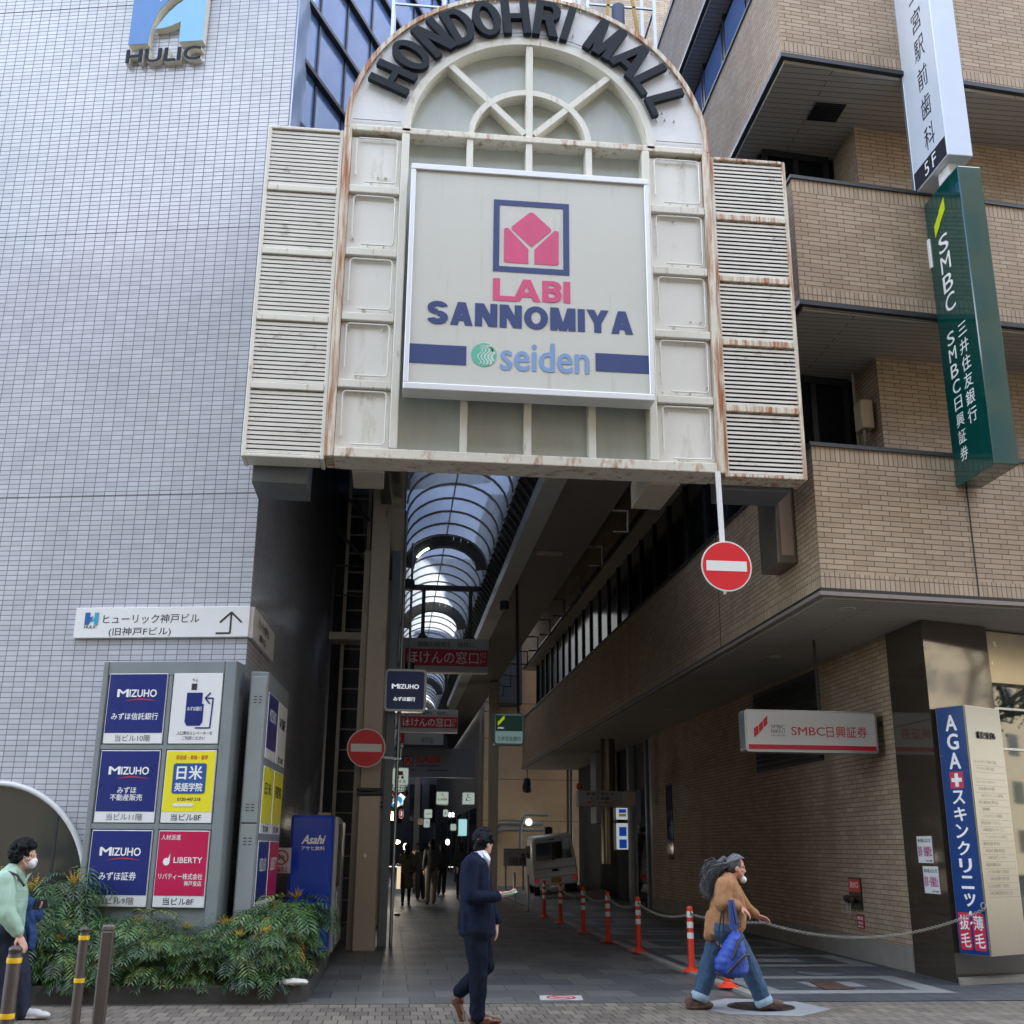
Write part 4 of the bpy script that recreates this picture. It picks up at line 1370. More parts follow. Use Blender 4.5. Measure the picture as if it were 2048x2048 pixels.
for row, (lines, fl) in enumerate((([('みずほ信託銀行', .10, .90, .335, .435)], '当ビル10階'), ([('みずほ', .34, .66, .40, .49), ('不動産販売', .23, .77, .30, .39)], '当ビル11階'), ([('みずほ証券', .19, .80, .34, .45)], '当ビル9階'))):
    p, x0, x1, z0, z1 = panel(0, row, PV, True, fl)
    sub(p, x0, x1, z0, z1, [('M', .16, .36, .66, .775), ('IZUHO', .37, .84, .66, .77)], WHITEL, .03)
    swoosh(p, x0, x1, z0, z1, .28, .86, .60)
    sub(p, x0, x1, z0, z1, lines, WHITEL, .016)
p, x0, x1, z0, z1 = panel(1, 0, None, False)
w, h = x1 - x0, z1 - z0
def PP(u, v):
    return (x0 + u * w, z0 + v * h)
face('pictogram', p, [[PP(.30, .72), PP(.62, .72), PP(.62, .56), PP(.66, .56), PP(.66, .30), PP(.61, .25), PP(.35, .25), PP(.30, .30)]], PV, y=D5 + .0025)
mb = MB()
for a, b_ in ((PP(.52, .22), PP(.82, .22)), (PP(.82, .22), PP(.84, .64)), (PP(.84, .64), PP(.68, .64)), (PP(.68, .64), PP(.78, .72)), (PP(.68, .64), PP(.78, .56))):
    mb.bar((a[0], -D5 - .0045, a[1]), (b_[0], -D5 - .0045, b_[1]), .016, .004, up=(0, 1, 0))
mb.build('arrow', PV, p)
face('lift_pictogram', p, [R4(*PP(.38, 0)[:1], *PP(.49, 0)[:1], PP(0, .76)[1], PP(0, .85)[1])], BLACKL, y=D5 + .0025)
sub(p, x0, x1, z0, z1, [('↑↓', .38, .50, .87, .93), ('入口奥のエレベーターを', .16, .88, .12, .175), ('ご利用ください', .28, .74, .05, .105)], GREYL, .006, y=D5 + .003)
sub(p, x0, x1, z0, z1, [('みずほ銀行', .33, .63, .46, .52)], WHITEL, .015, y=D5 + .0068)
p, x0, x1, z0, z1 = panel(1, 1, PY, True, '当ビル8F', BLACKL)
w, h = x1 - x0, z1 - z0
sub(p, x0, x1, z0, z1, [('英会話・資格・留学', .20, .84, .87, .935)], mat('orange_red_lettering', hexc('D2532E'), .5), .012)
face('badge', p, rpoly(x0 + .17 * w, x0 + .83 * w, z0 + .40 * h, z0 + .82 * h, .03), PBL, y=D5 + .0048)
sub(p, x0, x1, z0, z1, [('日米', .24, .76, .59, .79), ('英語学院', .22, .78, .43, .55)], WHITEL, .03, y=D5 + .0092)
sub(p, x0, x1, z0, z1, [('0120-447-218', .30, .76, .30, .345)], BLACKL, .02)
face('search_box', p, R4(x0 + .22 * w, x0 + .62 * w, z0 + .225 * h, z0 + .265 * h), WHITEP, y=D5 + .0048)
p, x0, x1, z0, z1 = panel(1, 2, PC, True, '当ビル8F', BLACKL)
w, h = x1 - x0, z1 - z0
sub(p, x0, x1, z0, z1, [('人材派遣', .06, .44, .875, .945), ('LIBERTY', .34, .90, .575, .65), ('リバティー株式会社', .07, .93, .36, .44), ('神戸支店', .58, .92, .275, .345)], WHITEL, .012)
dp = [(x0 + (.20 + .065 * cos(radians(a))) * w, z0 + (.59 + .05 * sin(radians(a))) * h) for a in range(60, 390, 22)]
face('drop', p, [(x0 + .265 * w, z0 + .70 * h)] + dp, WHITEL, y=D5 + .005)

# --- second pylon standing end-on by the tower corner
p2 = thing('side_pylon', 'grey end-on tenant pylon with panels facing the passage', 'sign board', (-1.735, 13.62, 0), radians(-2))
mb = MB(); mb.bbox(0, .215, 0, 1.98, .2, 3.56, .01); mb.build('frame', GALV, p2)
mb = MB(); mb.bbox(.015, .20, -.02, -.002, 1.80, 3.50, .006); mb.bbox(.015, .20, -.02, -.002, .3, 1.78, .006); mb.build('access_door', mat('pale_grey_door', hexc('8D9494'), .45, var=.05), p2)
mb = MB()
for z in (3.25, 2.0, 1.62):
    for k in range(2):
        for j in range(3):
            mb.box(.06 + k * .06, .095 + k * .06, -.0225, -.0195, z - .035 * j, z - .035 * j + .01)
mb.build('vent_slot', BLACKF, p2)
RXF = ((0, 1, 0), (0, 0, 1), (1, 0, 0))
for c_, (y0, y1) in enumerate(((.10, .96), (1.04, 1.90))):
    for r_, (z0, z1) in enumerate(((2.55, 3.33), (1.68, 2.46), (.8, 1.6))):
        m = ((PV, PY, PV), (WHITEP, PY, PC))[c_][r_]
        mb = MB(); mb.bbox(.205, .222, y0, y1, z0, z1, .004); pn = mb.build('panel', WHITEP, p2)
        if m is not WHITEP:
            face('panel_face', pn, R4(y0 + .01, y1 - .01, z0 + .12, z1 - .01), m, y=.2222, d=.002, frame=RXF)
        tx = (('MIZUHO', '日米', 'MIZUHO'), ('みずほ銀行', '英語学院', 'LIBERTY'))[c_][r_]
        letters('lettering', pn, [(tx, y0 + .15, y1 - .15, z0 + .45, z0 + .6), ('当ビル' + ('10階', '8F', '9階')[r_], y0 + .2, y1 - .2, z0 + .02, z0 + .1)], BLACKL if m in (WHITEP, PY) else WHITEL, y=.2245, bold=.015, frame=RXF)

# --- green bank sign and white dental sign projecting from the brick facade
LFF = ((0, -1, 0), (0, 0, 1), (-1, 0, 0))      # face looking to -x, u runs towards the street
gs = thing('bank_sign', 'tall dark green projecting bank sign with vertical white lettering', 'sign')
GREEN = mat('deep_green_sign', hexc('08443F'), .08, var=.05, spec=.7, coat=.5)
gx, gy0, gy1, gz0, gz1 = 7.2, 12.10, 13.06, 6.10, 10.32
mb = MB(); mb.bbox(gx, gx + .33, gy0, gy1, gz0, gz1, .012); mb.build('box', GREEN, gs)
mb = MB(); mb.bbox(gx + .06, gx + .2, gy1 + .002, gy1 + .1, gz0 + .2, gz0 + .75, .01); mb.bbox(gx - .02, gx + .1, gy1 - .06, gy1 + .06, 9.3, 9.75, .01); mb.build('bracket', WHITEP, gs)
GW = gy1 - gy0
def VCH(s, u0, u1, ztop, ch, gap, y0=None):
    out = []
    for i, c_ in enumerate(s):
        z1 = ztop - i * (ch + gap)
        a, b_ = u0, u1
        if c_ in '三':
            out.append((c_, a, b_, z1 - ch * .88, z1 - ch * .08))
        else:
            out.append((c_, a, b_, z1 - ch, z1))
    return out
og = (gx, gy1, 0)
LIME = mat('lime_emblem', hexc('C9DC19'), .4)
face('emblem', gs, [[(.22, 9.66), (.37, 9.78), (.37, 9.96), (.22, 9.84)], [(.375, 9.80), (.54, 9.92), (.54, 10.11), (.375, 9.98)]], LIME, y=.003, frame=LFF, o=og)
letters('lettering', gs, VCH('SMBC', .27, .53, 9.60, .25, .045), WHITEL, y=.003, bold=.004, frame=LFF, o=og)
letters('lettering', gs, VCH('三井住友銀行', .50, .72, 8.19, .20, .04), WHITEL, y=.003, bold=.008, frame=LFF, o=og)
letters('lettering', gs, VCH('SMBC日興証券', .21, .40, 8.19, .185, .047), WHITEL, y=.003, bold=.006, frame=LFF, o=og)
ds = thing('clinic_sign', 'tall pale blue projecting clinic sign with vertical black characters and 5F', 'sign')
DWH = mat('pale_sign_panel', hexc('D5DCE6'), .12, var=.02, spec=.7)
dx, dy0, dy1, dz0, dz1 = 7.10, 12.12, 13.10, 10.50, 14.4
mb = MB(); mb.bbox(dx, dx + .36, dy0, dy1, dz0, dz1, .01); mb.build('box', DWH, ds)
mb = MB(); mb.bbox(dx - .015, dx + .05, dy1 - .05, dy1 + .02, dz0, dz1, .006); mb.build('edge_trim', ALU, ds)
mb = MB(); mb.box(dx + .10, dx + .24, 12.3, 12.6, 10.322, 10.498); mb.build('bracket', WHITEP, ds)
od = (dx, dy1, 0)
letters('lettering', ds, VCH('三宮駅前歯科', .44, .72, 13.68, .36, .125), BLACKL, y=.003, bold=-.002, frame=LFF, o=od)
face('floor_strip', ds, R4(.02, .96, 10.515, 10.80), BLACKL, y=.002, frame=LFF, o=od)
letters('lettering', ds, [('5', .36, .48, 10.56, 10.76), ('F', .58, .69, 10.56, 10.76)], WHITEL, y=.0065, frame=LFF, o=od)

# --- securities sign on the passage wall
ns = thing('securities_sign', 'wide white securities sign with red stripe on the passage wall', 'sign')
nx0, nx1, nz0, nz1 = 4.95, 6.90, 2.87, 3.46
NY = 15.42
mb = MB(); mb.plate(rpoly(nx0, nx1, nz0, nz1, .05), (0, NY + .28, 0), *UF, .27); mb.build('box', ALU, ns)
mb = MB(); mb.plate(rpoly(nx0 + .03, nx1 - .03, nz0 + .03, nz1 - .03, .03), (0, NY + .0095, 0), *UF, .006); mb.build('face', mat('lit_white_face', hexc('D9D9DA'), .25), ns)
RS2 = mat('crimson_stripe', hexc('C8203C'), .35)
oy = (0, NY + .003, 0)
W_, H_ = nx1 - nx0, nz1 - nz0
def NR(a, b_, c, d):
    return (nx0 + a * W_, nx0 + b_ * W_, nz0 + c * H_, nz0 + d * H_)
face('stripe', ns, R4(*NR(.02, .98, .06, .17)), RS2, o=oy, d=.002)
def NP(u, v):
    return (nx0 + u * W_, nz0 + v * H_)
face('emblem', ns, [[NP(.065, .33), NP(.10, .42), NP(.10, .62), NP(.065, .55)], [NP(.104, .43), NP(.135, .55), NP(.135, .74), NP(.104, .63)], [NP(.139, .56), NP(.17, .66), NP(.17, .86), NP(.139, .75)]], RS2, o=oy, d=.002)
letters('lettering', ns, [('SMBC', *NR(.195, .30, .55, .64)), ('NIKKO', *NR(.195, .30, .44, .53)), ('SECURITIES', *NR(.195, .30, .37, .41))], BLACKL, y=.0, bold=.0, o=oy)
letters('lettering', ns, [('SMBC', *NR(.345, .60, .40, .60)), ('日興証券', *NR(.61, .92, .36, .63))], RS2, y=.0, bold=.008, o=oy)
mb = MB(); mb.bar((6.9, NY + .14, 3.3), (7.02, NY + .14, 3.3), .05, .05); mb.bar((6.1, NY + .14, 3.47), (6.1, NY + .14, 4.5), .035, .035); mb.build('bracket', BLACKF, ns)

# --- clinic pylon box on the granite pillar: blue lettered side and steel directory side
bl = Vector((7.03, 13.90)); bdir = Vector((.454, -.891)); bw_ = .42
ag = thing('clinic_pylon', 'blue clinic sign box with vertical white lettering and a steel tenant directory side', 'sign')
near = bl + bdir * bw_
sdir = Vector((.876, .485))
far2 = near + sdir * .78
mb = MB(); mb.prism([bl, near, far2, (far2.x + .1, far2.y + .25), (bl.x + .06, bl.y + .1)], .345, 3.34)
mb.build('box', mat('sign_box_steel', hexc('8F887C'), .35, metal=.7), ag)
bn = Vector((-.891, -.454, 0))
BFR = ((bdir.x, bdir.y, 0), (0, 0, 1), bn)
ob_ = (bl.x, bl.y, 0)
AB = mat('deep_blue_sign', hexc('0B3A78'), .25, var=.04)
face('blue_face', ag, R4(.008, bw_ - .012, .35, 3.33), AB, y=.0005, frame=BFR, o=ob_, d=.006)
chs = 'AGA+スキンクリニック'
its = []
zt = 3.25
for i, c_ in enumerate('AGA'):
    its.append((c_, .13, .30, zt - .225, zt - .02)); zt -= .238
plus_z = zt
zt -= .25
for c_ in 'スキンクリニック':
    dz = .225 if c_ not in 'ニッ' else .19
    off = .03 if c_ in 'ニッ' else .0
    its.append((c_, .125 + (.02 if c_ == 'ッ' else 0), .305, zt - .17 + off * .5, zt)); zt -= .205
letters('lettering', ag, its, WHITEL, y=.0068, bold=.032, frame=BFR, o=ob_)
face('cross_field', ag, R4(.12, .31, plus_z - .225, plus_z - .02), RS2, y=.0066, frame=BFR, o=ob_, d=.002)
face('cross', ag, [R4(.19, .24, plus_z - .205, plus_z - .04), R4(.14, .1895, plus_z - .147, plus_z - .098), R4(.2405, .29, plus_z - .147, plus_z - .098)], WHITEL, y=.009, frame=BFR, o=ob_, d=.002)
for x0 in (.03, .225):
    face('red_tag', ag, rpoly(x0, x0 + .165, .40, .83, .03), RS2, y=.0066, frame=BFR, o=ob_, d=.003)
letters('lettering', ag, [('抜', .045, .18, .63, .80), ('毛', .045, .18, .43, .60), ('薄', .24, .375, .63, .80), ('毛', .24, .375, .43, .60)], WHITEL, y=.0098, bold=.016, frame=BFR, o=ob_)
SFR = ((sdir.x, sdir.y, 0), (0, 0, 1), (sdir.y, -sdir.x, 0))
os_ = (near.x, near.y, 0)
face('directory_face', ag, R4(.012, .775, .35, 3.33), STEEL, y=.0005, frame=SFR, o=os_, d=.006)
letters('building_name', ag, [('銀泉三宮ビル', .22, .60, 2.93, 3.02)], mat('dark_bronze_letter', hexc('4A443C'), .4, metal=.5), y=.0068, bold=.03, depth=.02, frame=SFR, o=os_)
names = ['9F メンズクリア 神戸三宮店', 'サイエネイル 神戸三宮店', '', 'レディースアートネイチャー', '8F 長沼静きもの学院', 'AGAスキンクリニック 神戸院', '朝日工業株式会社 神戸支店', '三宮駅前歯科', 'エミナルクリニック 神戸院', '株式会社日本ワークシステム', '6F 株式会社ライフサービス', 'アートネイチャー メンズサロン', '銀泉株式会社 神戸支店', '株式会社三栄建築 神戸支店', '4F 株式会社フォーサイト', '大樹生命保険株式会社', '3F 三井住友銀行 三宮支店', 'SMBC信託銀行 神戸支店', '2F 三井住友銀行 三宮支店', 'SMBC日興証券株式会社 三宮']
it = []
for i, s_ in enumerate(names):
    z = 2.60 - i * .083
    if s_:
        it.append((s_, .10 + .03 * (i % 3), .10 + .03 * (i % 3) + .035 * len(s_) * .9, z + .018, z + .06))
letters('directory_lettering', ag, it, mat('engraved_lettering', hexc('2E2A25'), .5), y=.0068, frame=SFR, o=os_)
face('directory_line', ag, [R4(.07, .75, 2.59 - i * .083, 2.593 - i * .083) for i in range(len(names))], BLACKL, y=.0066, frame=SFR, o=os_, d=.001)

# --- two no-parking notices on the pillar's passage side
WFR = LFF
for k, (z1, lb_) in enumerate(((1.735, 'upper white no-parking notice with pink characters on dark granite'), (1.36, 'lower white no-parking notice with pink characters on dark granite'))):
    t = thing('parking_notice', lb_, 'notice', group='no-parking notices on the granite pillar')
    o_ = (6.985, 14.68 - k * .1, 0)
    mb = MB(); mb.plate(R4(0, .42, z1 - .335, z1), o_, *[Vector(a) for a in WFR], .006); mb.build('sheet', WHITEP, t)
    letters('lettering', t, [('車の進入口に付', .03, .39, z1 - .08, z1 - .03), ('三宮ビル管理', .2, .39, z1 - .32, z1 - .295)], BLACKL, y=.0065, bold=.02, frame=WFR, o=o_)
    letters('lettering', t, [('駐車・駐輪禁止', .02, .40, z1 - .255, z1 - .12)], mat('pink_lettering', hexc('C03C86'), .5), y=.0065, bold=.02, frame=WFR, o=o_)
# --- fire-brigade inlet and its red plate
fi = thing('fire_inlet', 'recessed fire-brigade inlet box with twin hose couplings in brick wall', 'fire inlet')
o_ = (7.019, 17.16, 0)
mb = MB(); mb.plate(R4(0, .46, .70, 1.15), o_, *[Vector(a) for a in WFR], .02); mb.build('backplate', BLACKF, fi)
mb = MB(); mb.plate(R4(.02, .44, .95, 1.13), (6.998, 17.16, 0), *[Vector(a) for a in WFR], .004); mb.build('red_plate', REDS, fi)
letters('lettering', fi, [('送水口', .08, .38, 1.01, 1.10)], WHITEL, y=.0, bold=.02, frame=WFR, o=(6.9935, 17.16, 0))
mb = MB()
for u in (.14, .32):
    c_ = Vector((6.99, 17.16 - u, .85))
    mb.tube([c_ + Vector((.02, 0, 0)), c_ + Vector((-.06, 0, 0)), c_ + Vector((-.065, 0, 0)), c_ + Vector((-.11, 0, -.02))], [.05, .05, .065, .065], 14)
mb.build('coupling', STEEL, fi)
mb = MB(); mb.tube([(6.9, 17.02, .80), (6.88, 16.98, .66), (6.9, 16.92, .62), (6.9, 16.88, .8)], .008, 6); mb.build('chain', ALU, fi)
rp_ = thing('red_plate', 'small red instruction plate below the fire inlet', 'plate')
mb = MB(); mb.plate(R4(0, .26, .44, .64), (7.019, 16.95, 0), *[Vector(a) for a in WFR], .012); mb.build('plate', mat('dull_red_plate', hexc('A8202C'), .45), rp_)
letters('lettering', rp_, [('消防隊専用', .03, .23, .56, .61), ('三階放水', .03, .23, .50, .54), ('使用弁付', .03, .23, .455, .485)], WHITEL, y=.0, bold=.01, frame=WFR, o=(7.0065, 16.95, 0))

# --- no-entry signs
def no_entry(label, x, y, z, r, tilt=0.0):
    t = thing('no_entry_sign', label, 'road sign', (x, y, z), 0, 'round red no-entry signs')
    mb = MB(); mb.plate(disc(0, 0, r, 48), (0, .012, 0), *UF, .010); mb.build('plate', mat('sign_back_white', hexc('E6E6E2'), .35), t)
    face('red_disc', t, disc(0, 0, r * .945, 48), mat('traffic_red', hexc('D8222A'), .35, var=.05, vscale=4), y=-.0015, d=.003)
    face('white_bar', t, R4(-r * .80, r * .80, -r * .20, r * .20), mat('traffic_white', hexc('E9E8E2'), .35, var=.03, vscale=8), y=.0018, d=.003)
    return t
sx, sz = 3.827, 4.739
t = no_entry('round no-entry sign hanging on a white pole from the gate', sx, 12.30, sz, .305)
mb = MB(); mb.tube([(-.02, .06, .29), (-.035, .06, GZ0 + .01 - sz)], .034, 12); mb.tube([(-.02, .06, -.25), (-.02, .06, -.33)], .02, 8); mb.build('pole', mat('white_pole', hexc('E2E2DE'), .35), t)
mb = MB(); mb.box(-.06, .02, .02, .10, .1, .2); mb.build('clamp', ALU, t)
sx2, sz2 = -0.417, 3.047
t = no_entry('round no-entry sign strapped to the beige mall column', sx2, 18.1, sz2, .305)
mb = MB(); mb.bar((.28, .05, -.14), (.55, .05, -.16), .03, .03); mb.tube([(.55, .05, -.16), (.55, .05, .0)], .02, 8); mb.ell((.56, .05, .04), (.035, .035, .045)); mb.build('bracket', ALU, t)

# --- light-box signs hung in the mall
def lightbox(name, label, x0, x1, z0, z1, y, facem, d=.22, r=.06, framem=None, cat='sign', group=None):
    t = thing(name, label, cat, group=group)
    mb = MB(); mb.plate(rpoly(x0, x1, z0, z1, r), (0, y + d, 0), *UF, d - .006); mb.build('frame', framem or ALU, t)
    b_ = (x1 - x0) * .055
    mb = MB(); mb.plate(rpoly(x0 + b_, x1 - b_, z0 + b_, z1 - b_, r * .7), (0, y + .006, 0), *UF, .004); mb.build('face', facem, t)
    return t
mx0, mx1, mz0, mz1 = -0.173, 0.534, 3.727, 4.443
NAVYL = mat('lit_navy_face', hexc('16305E'), .3, emit=0.021)
t = lightbox('bank_lightbox', 'square navy bank lightbox hanging beside the first mall column', mx0, mx1, mz0, mz1, 18.9, NAVYL)
w, h = mx1 - mx0, mz1 - mz0
LITW = mat('lit_white_lettering', hexc('D6DEE0'), .4, emit=0.147)
letters('lettering', t, [('M', mx0 + .17 * w, mx0 + .335 * w, mz0 + .53 * h, mz0 + .645 * h), ('IZUHO', mx0 + .35 * w, mx0 + .82 * w, mz0 + .53 * h, mz0 + .64 * h), ('みずほ銀行', mx0 + .22 * w, mx0 + .74 * w, mz0 + .24 * h, mz0 + .34 * h)], LITW, y=-18.9 + .001, bold=.025)
face('swoosh', t, [(mx0 + .34 * w, mz0 + .475 * h), (mx0 + .55 * w, mz0 + .49 * h), (mx0 + .76 * w, mz0 + .475 * h), (mx0 + .55 * w, mz0 + .50 * h)], REDSW, y=-18.9 + .001, d=.002)
mb = MB(); mb.bar((mx0 - .02, 19.02, (mz0 + mz1) / 2 + .2), (mx0 - .2, 19.02, (mz0 + mz1) / 2 + .2), .05, .05); mb.build('bracket', BLACKF, t)
gx0_, gx1_, gz0_, gz1_ = 2.057, 2.690, 3.559, 4.212
t = lightbox('bank_lightbox', 'green and pale bank lightbox hung on a long pole before the beige wall', gx0_, gx1_, gz0_, gz1_, 23.0, mat('lit_pale_face', hexc('9FC4C2'), .35, emit=0.042), framem=mat('pale_green_frame', hexc('8DA8A5'), .4))
w, h = gx1_ - gx0_, gz1_ - gz0_
face('green_field', t, R4(gx0_ + .06 * w, gx1_ - .06 * w, gz0_ + .43 * h, gz1_ - .07 * h), mat('lit_green_face', hexc('0A4F3F'), .35, emit=0.021), y=-23.0 + .0005, d=.003)
def GP(u, v):
    return (gx0_ + u * w, gz0_ + v * h)
face('emblem', t, [[GP(.13, .60), GP(.24, .68), GP(.24, .80), GP(.13, .72)], [GP(.23, .70), GP(.35, .80), GP(.35, .92), GP(.23, .82)]], mat('lit_lime', hexc('B7D21C'), .4, emit=0.084), y=-23.0 + .004, d=.002)
letters('lettering', t, [('SMBC', *GP(.13, 0)[:1], *GP(.34, 0)[:1], GP(0, .50)[1], GP(0, .555)[1])], LITW, y=-23.0 + .004)
letters('lettering', t, [('三井住友銀行', *GP(.12, 0)[:1], *GP(.90, 0)[:1], GP(0, .13)[1], GP(0, .27)[1])], BLACKL, y=-23.0 + .001, bold=.01)
mb = MB(); mb.tube([(gx0_ + .82 * w, 23.1, gz1_), (gx0_ + .74 * w, 23.1, 6.96)], .03, 8); mb.build('pole', BLACKF, t)

# --- insurance banner signs hung across the mall
def banner(label, crop, y, dim):
    x0, x1, z0, z1 = crop
    t = thing('insurance_sign', label, 'sign', group='red and white insurance signs across the mall')
    w, h = x1 - x0, z1 - z0
    mb = MB(); mb.bbox(x0, x1, y, y + .3, z0, z1, .01); mb.build('box', mat('white_banner_box', hexc('BDBDBB'), .4, var=.03), t)
    face('red_band', t, R4(x0 + .02 * w, x1 - .01 * w, z0 + .18 * h, z0 + .68 * h), mat('insurance_red', hexc('C2203A'), .4), y=-y + .001, d=.003)
    letters('lettering', t, [('保険の疑問を、納得に。', x0 + .16 * w, x0 + .86 * w, z0 + .74 * h, z0 + .90 * h)], BLACKL, y=-y + .001, bold=.004)
    letters('lettering', t, [('ほけんの窓口', x0 + .05 * w, x0 + .88 * w, z0 + .25 * h, z0 + .62 * h), ('リス', x0 + .905 * w, x0 + .97 * w, z0 + .44 * h, z0 + .60 * h), ('ト', x0 + .905 * w, x0 + .96 * w, z0 + .26 * h, z0 + .40 * h)], WHITEL, y=-y + .0045, bold=.006)
    mb = MB()
    for u in (.22, .78):
        mb.bar((x0 + u * w, y + .15, z1), (x0 + u * w, y + .15, z1 + 1.25), .09, .06)
        mb.add([(x0 + u * w - .16, y + .15, z1), (x0 + u * w + .16, y + .15, z1), (x0 + u * w, y + .15, z1 + .2)], [(0, 1, 2)])
    mb.bar((x0 - .1, y + .15, z1 + 1.25), (x1 + .55, y + .15, z1 + 1.25), .12, .12)
    mb.build('hanger', STEELD, t)
    return t
banner('large shadowed red insurance sign hanging below the dark hanger beam', (0.163, 2.179, 5.480, 6.279), 26.0, True)
banner('smaller brighter red insurance sign hanging deeper in the mall', (0.196, 1.918, 4.813, 5.485), 33.5, False)
x0, x1, z0, z1 = 0.246, 1.858, 4.733, 5.265
t = thing('shop_banner', 'white banner sign with red characters half hidden behind the insurance sign', 'sign')
mb = MB(); mb.bbox(x0, x1, 38.0, 38.25, z0, z1 + .5, .01); mb.build('box', mat('navy_banner_frame', hexc('20263C'), .4), t)
face('face', t, R4(x0 + .14, x1 - .16, z0 + .1, z1 + .35), mat('grey_white_face', hexc('A9A9AC'), .4), y=-38.0 + .001)
face('red_edge', t, R4(x0 + .02, x0 + .138, z0 + .1, z1 + .45), REDS, y=-38.0 + .001)
letters('lettering', t, [('コタツヤ', x0 + .30, x1 - .3, z0 + .46, z1 + .2)], REDS, y=-38.0 + .006, bold=.03)
letters('lettering', t, [('神戸店', x0 + .68, x1 - .5, z0 + .14, z0 + .34)], BLACKL, y=-38.0 + .006)
x0, x1, z0, z1 = 0.254, 1.924, 3.802, 4.766
t = thing('store_sign', 'grey store sign with red house emblem spanning the mall', 'sign')
mb = MB(); mb.bbox(x0 - .1, x1 + .9, 38.6, 38.9, z0, z1, .01); mb.build('box', mat('blue_grey_board', hexc('7C8290'), .45, var=.05), t)
w, h = x1 - x0, z1 - z0
face('emblem_border', t, R4(x0 + .07 * w, x0 + .28 * w, z0 + .36 * h, z0 + .72 * h), BNAVY, y=-38.6 + .001)
face('emblem_field', t, R4(x0 + .09 * w, x0 + .26 * w, z0 + .39 * h, z0 + .69 * h), mat('dull_white', hexc('9DA0A6'), .5), y=-38.6 + .0055)
cxx, czz = x0 + .175 * w, z0 + .54 * h
face('emblem', t, [[(cxx, czz - .04 * h), (cxx + .06 * w, czz + .05 * h), (cxx, czz + .13 * h), (cxx - .06 * w, czz + .05 * h)], [(cxx - .07 * w, czz - .13 * h), (cxx - .008 * w, czz - .13 * h), (cxx - .008 * w, czz - .06 * h), (cxx - .07 * w, czz + .03 * h)], [(cxx + .008 * w, czz - .13 * h), (cxx + .07 * w, czz - .13 * h), (cxx + .07 * w, czz + .03 * h), (cxx + .008 * w, czz - .06 * h)]], REDS, y=-38.6 + .010)
letters('lettering', t, [('LABI', x0 + .34 * w, x0 + .82 * w, z0 + .49 * h, z0 + .73 * h)], REDS, y=-38.6 + .001, bold=.05)
letters('lettering', t, [('SANNOMIYA', x0 + .34 * w, x0 + .84 * w, z0 + .35 * h, z0 + .43 * h)], BNAVY, y=-38.6 + .001, bold=.04)
face('stripe', t, [R4(x0 + .2 * w, x0 + .32 * w, z0 + .22 * h, z0 + .26 * h), R4(x0 + .56 * w, x0 + .98 * w, z0 + .22 * h, z0 + .26 * h)], BNAVY, y=-38.6 + .001)

# --- small lit boxes down the mall
LB = mat('lit_cream_face', hexc('BFD2C8'), .4, emit=0.092)
def small(label, rect, y, texts, col=REDS, m=None, name='shop_lightbox'):
    t = lightbox(name, label, *rect, y, m or LB, d=.2, r=.05, group='small lightbox signs down the mall')
    x0, x1, z0, z1 = rect
    w, h = x1 - x0, z1 - z0
    for s_, a, b_, c, d, mm in texts:
        letters('lettering', t, [(s_, x0 + a * w, x0 + b_ * w, z0 + c * h, z0 + d * h)], mm, y=-y + .001, bold=.02)
    return t
r_ = (0.005, 0.380, 2.795, 3.190)
t = small('white lightbox with a red hat drawing just past the second column', r_, 24.6, [('ナイル', .15, .85, .15, .34, BLACKL)])
x0, x1, z0, z1 = r_; w, h = x1 - x0, z1 - z0
face('hat', t, [R4(x0 + .36 * w, x0 + .64 * w, z0 + .60 * h, z0 + .78 * h), R4(x0 + .28 * w, x0 + .72 * w, z0 + .56 * h, z0 + .598 * h)], REDS, y=-24.6 + .001, d=.002)
face('eye', t, [disc(x0 + .36 * w, z0 + .45 * h, .03, 10), disc(x0 + .62 * w, z0 + .45 * h, .03, 10)], BLACKL, y=-24.6 + .001, d=.002)
small('small white sign with black strokes below the red hat lightbox', (0.015, 0.333, 2.725, 2.825), 25.4, [('CITII', .1, .9, .2, .8, BLACKL)])
small('dark red and white strip sign under the striped barber spiral', (0.029, 0.347, 2.638, 2.741), 26.2, [], m=mat('dim_red_face', hexc('8A2230'), .4, emit=0.021))
small('grey white lightbox behind the blue striped spiral', (0.037, 0.307, 2.461, 2.645), 26.8, [('さけ', .3, .9, .4, .8, BLACKL)])
small('small red sign with a white figure beside the barber spiral', (0.219, 0.331, 2.201, 2.420), 28.0, [('3', .3, .7, .3, .75, LITW)], m=mat('dim_crimson_face', hexc('9A1C30'), .4, emit=0.050))
small('square lightbox with small red house emblem and letters at mid mall', (1.656, 2.135, 3.016, 3.503), 42, [('LABI', .18, .84, .34, .50, REDS), ('へ', .36, .64, .58, .85, REDS)])
small('square pale lightbox with black emblem beside the one with a red house', (2.613, 3.100, 3.028, 3.493), 42, [('レ', .3, .8, .3, .5, BLACKL), ('と', .35, .65, .55, .85, BLACKL)])
small('pale square lightbox far down the mall above a hanging pair', (1.349, 1.691, 2.632, 2.992), 46, [('ふ六', .2, .8, .35, .6, BLACKL)])
small('small white lightbox with a red mark far down the mall', (1.316, 1.573, 2.257, 2.602), 45, [('マ', .35, .65, .4, .65, REDS)])
small('small brown lightbox left of the red mark box', (1.160, 1.386, 2.411, 2.675), 48, [], m=mat('dim_brown_face', hexc('96765C'), .4, emit=0.042))
small('tall teal lit shop window sign at right of the far mall', (2.612, 2.969, 1.936, 2.585), 44, [], m=mat('lit_teal_face', hexc('9ED0D4'), .4, emit=0.168))
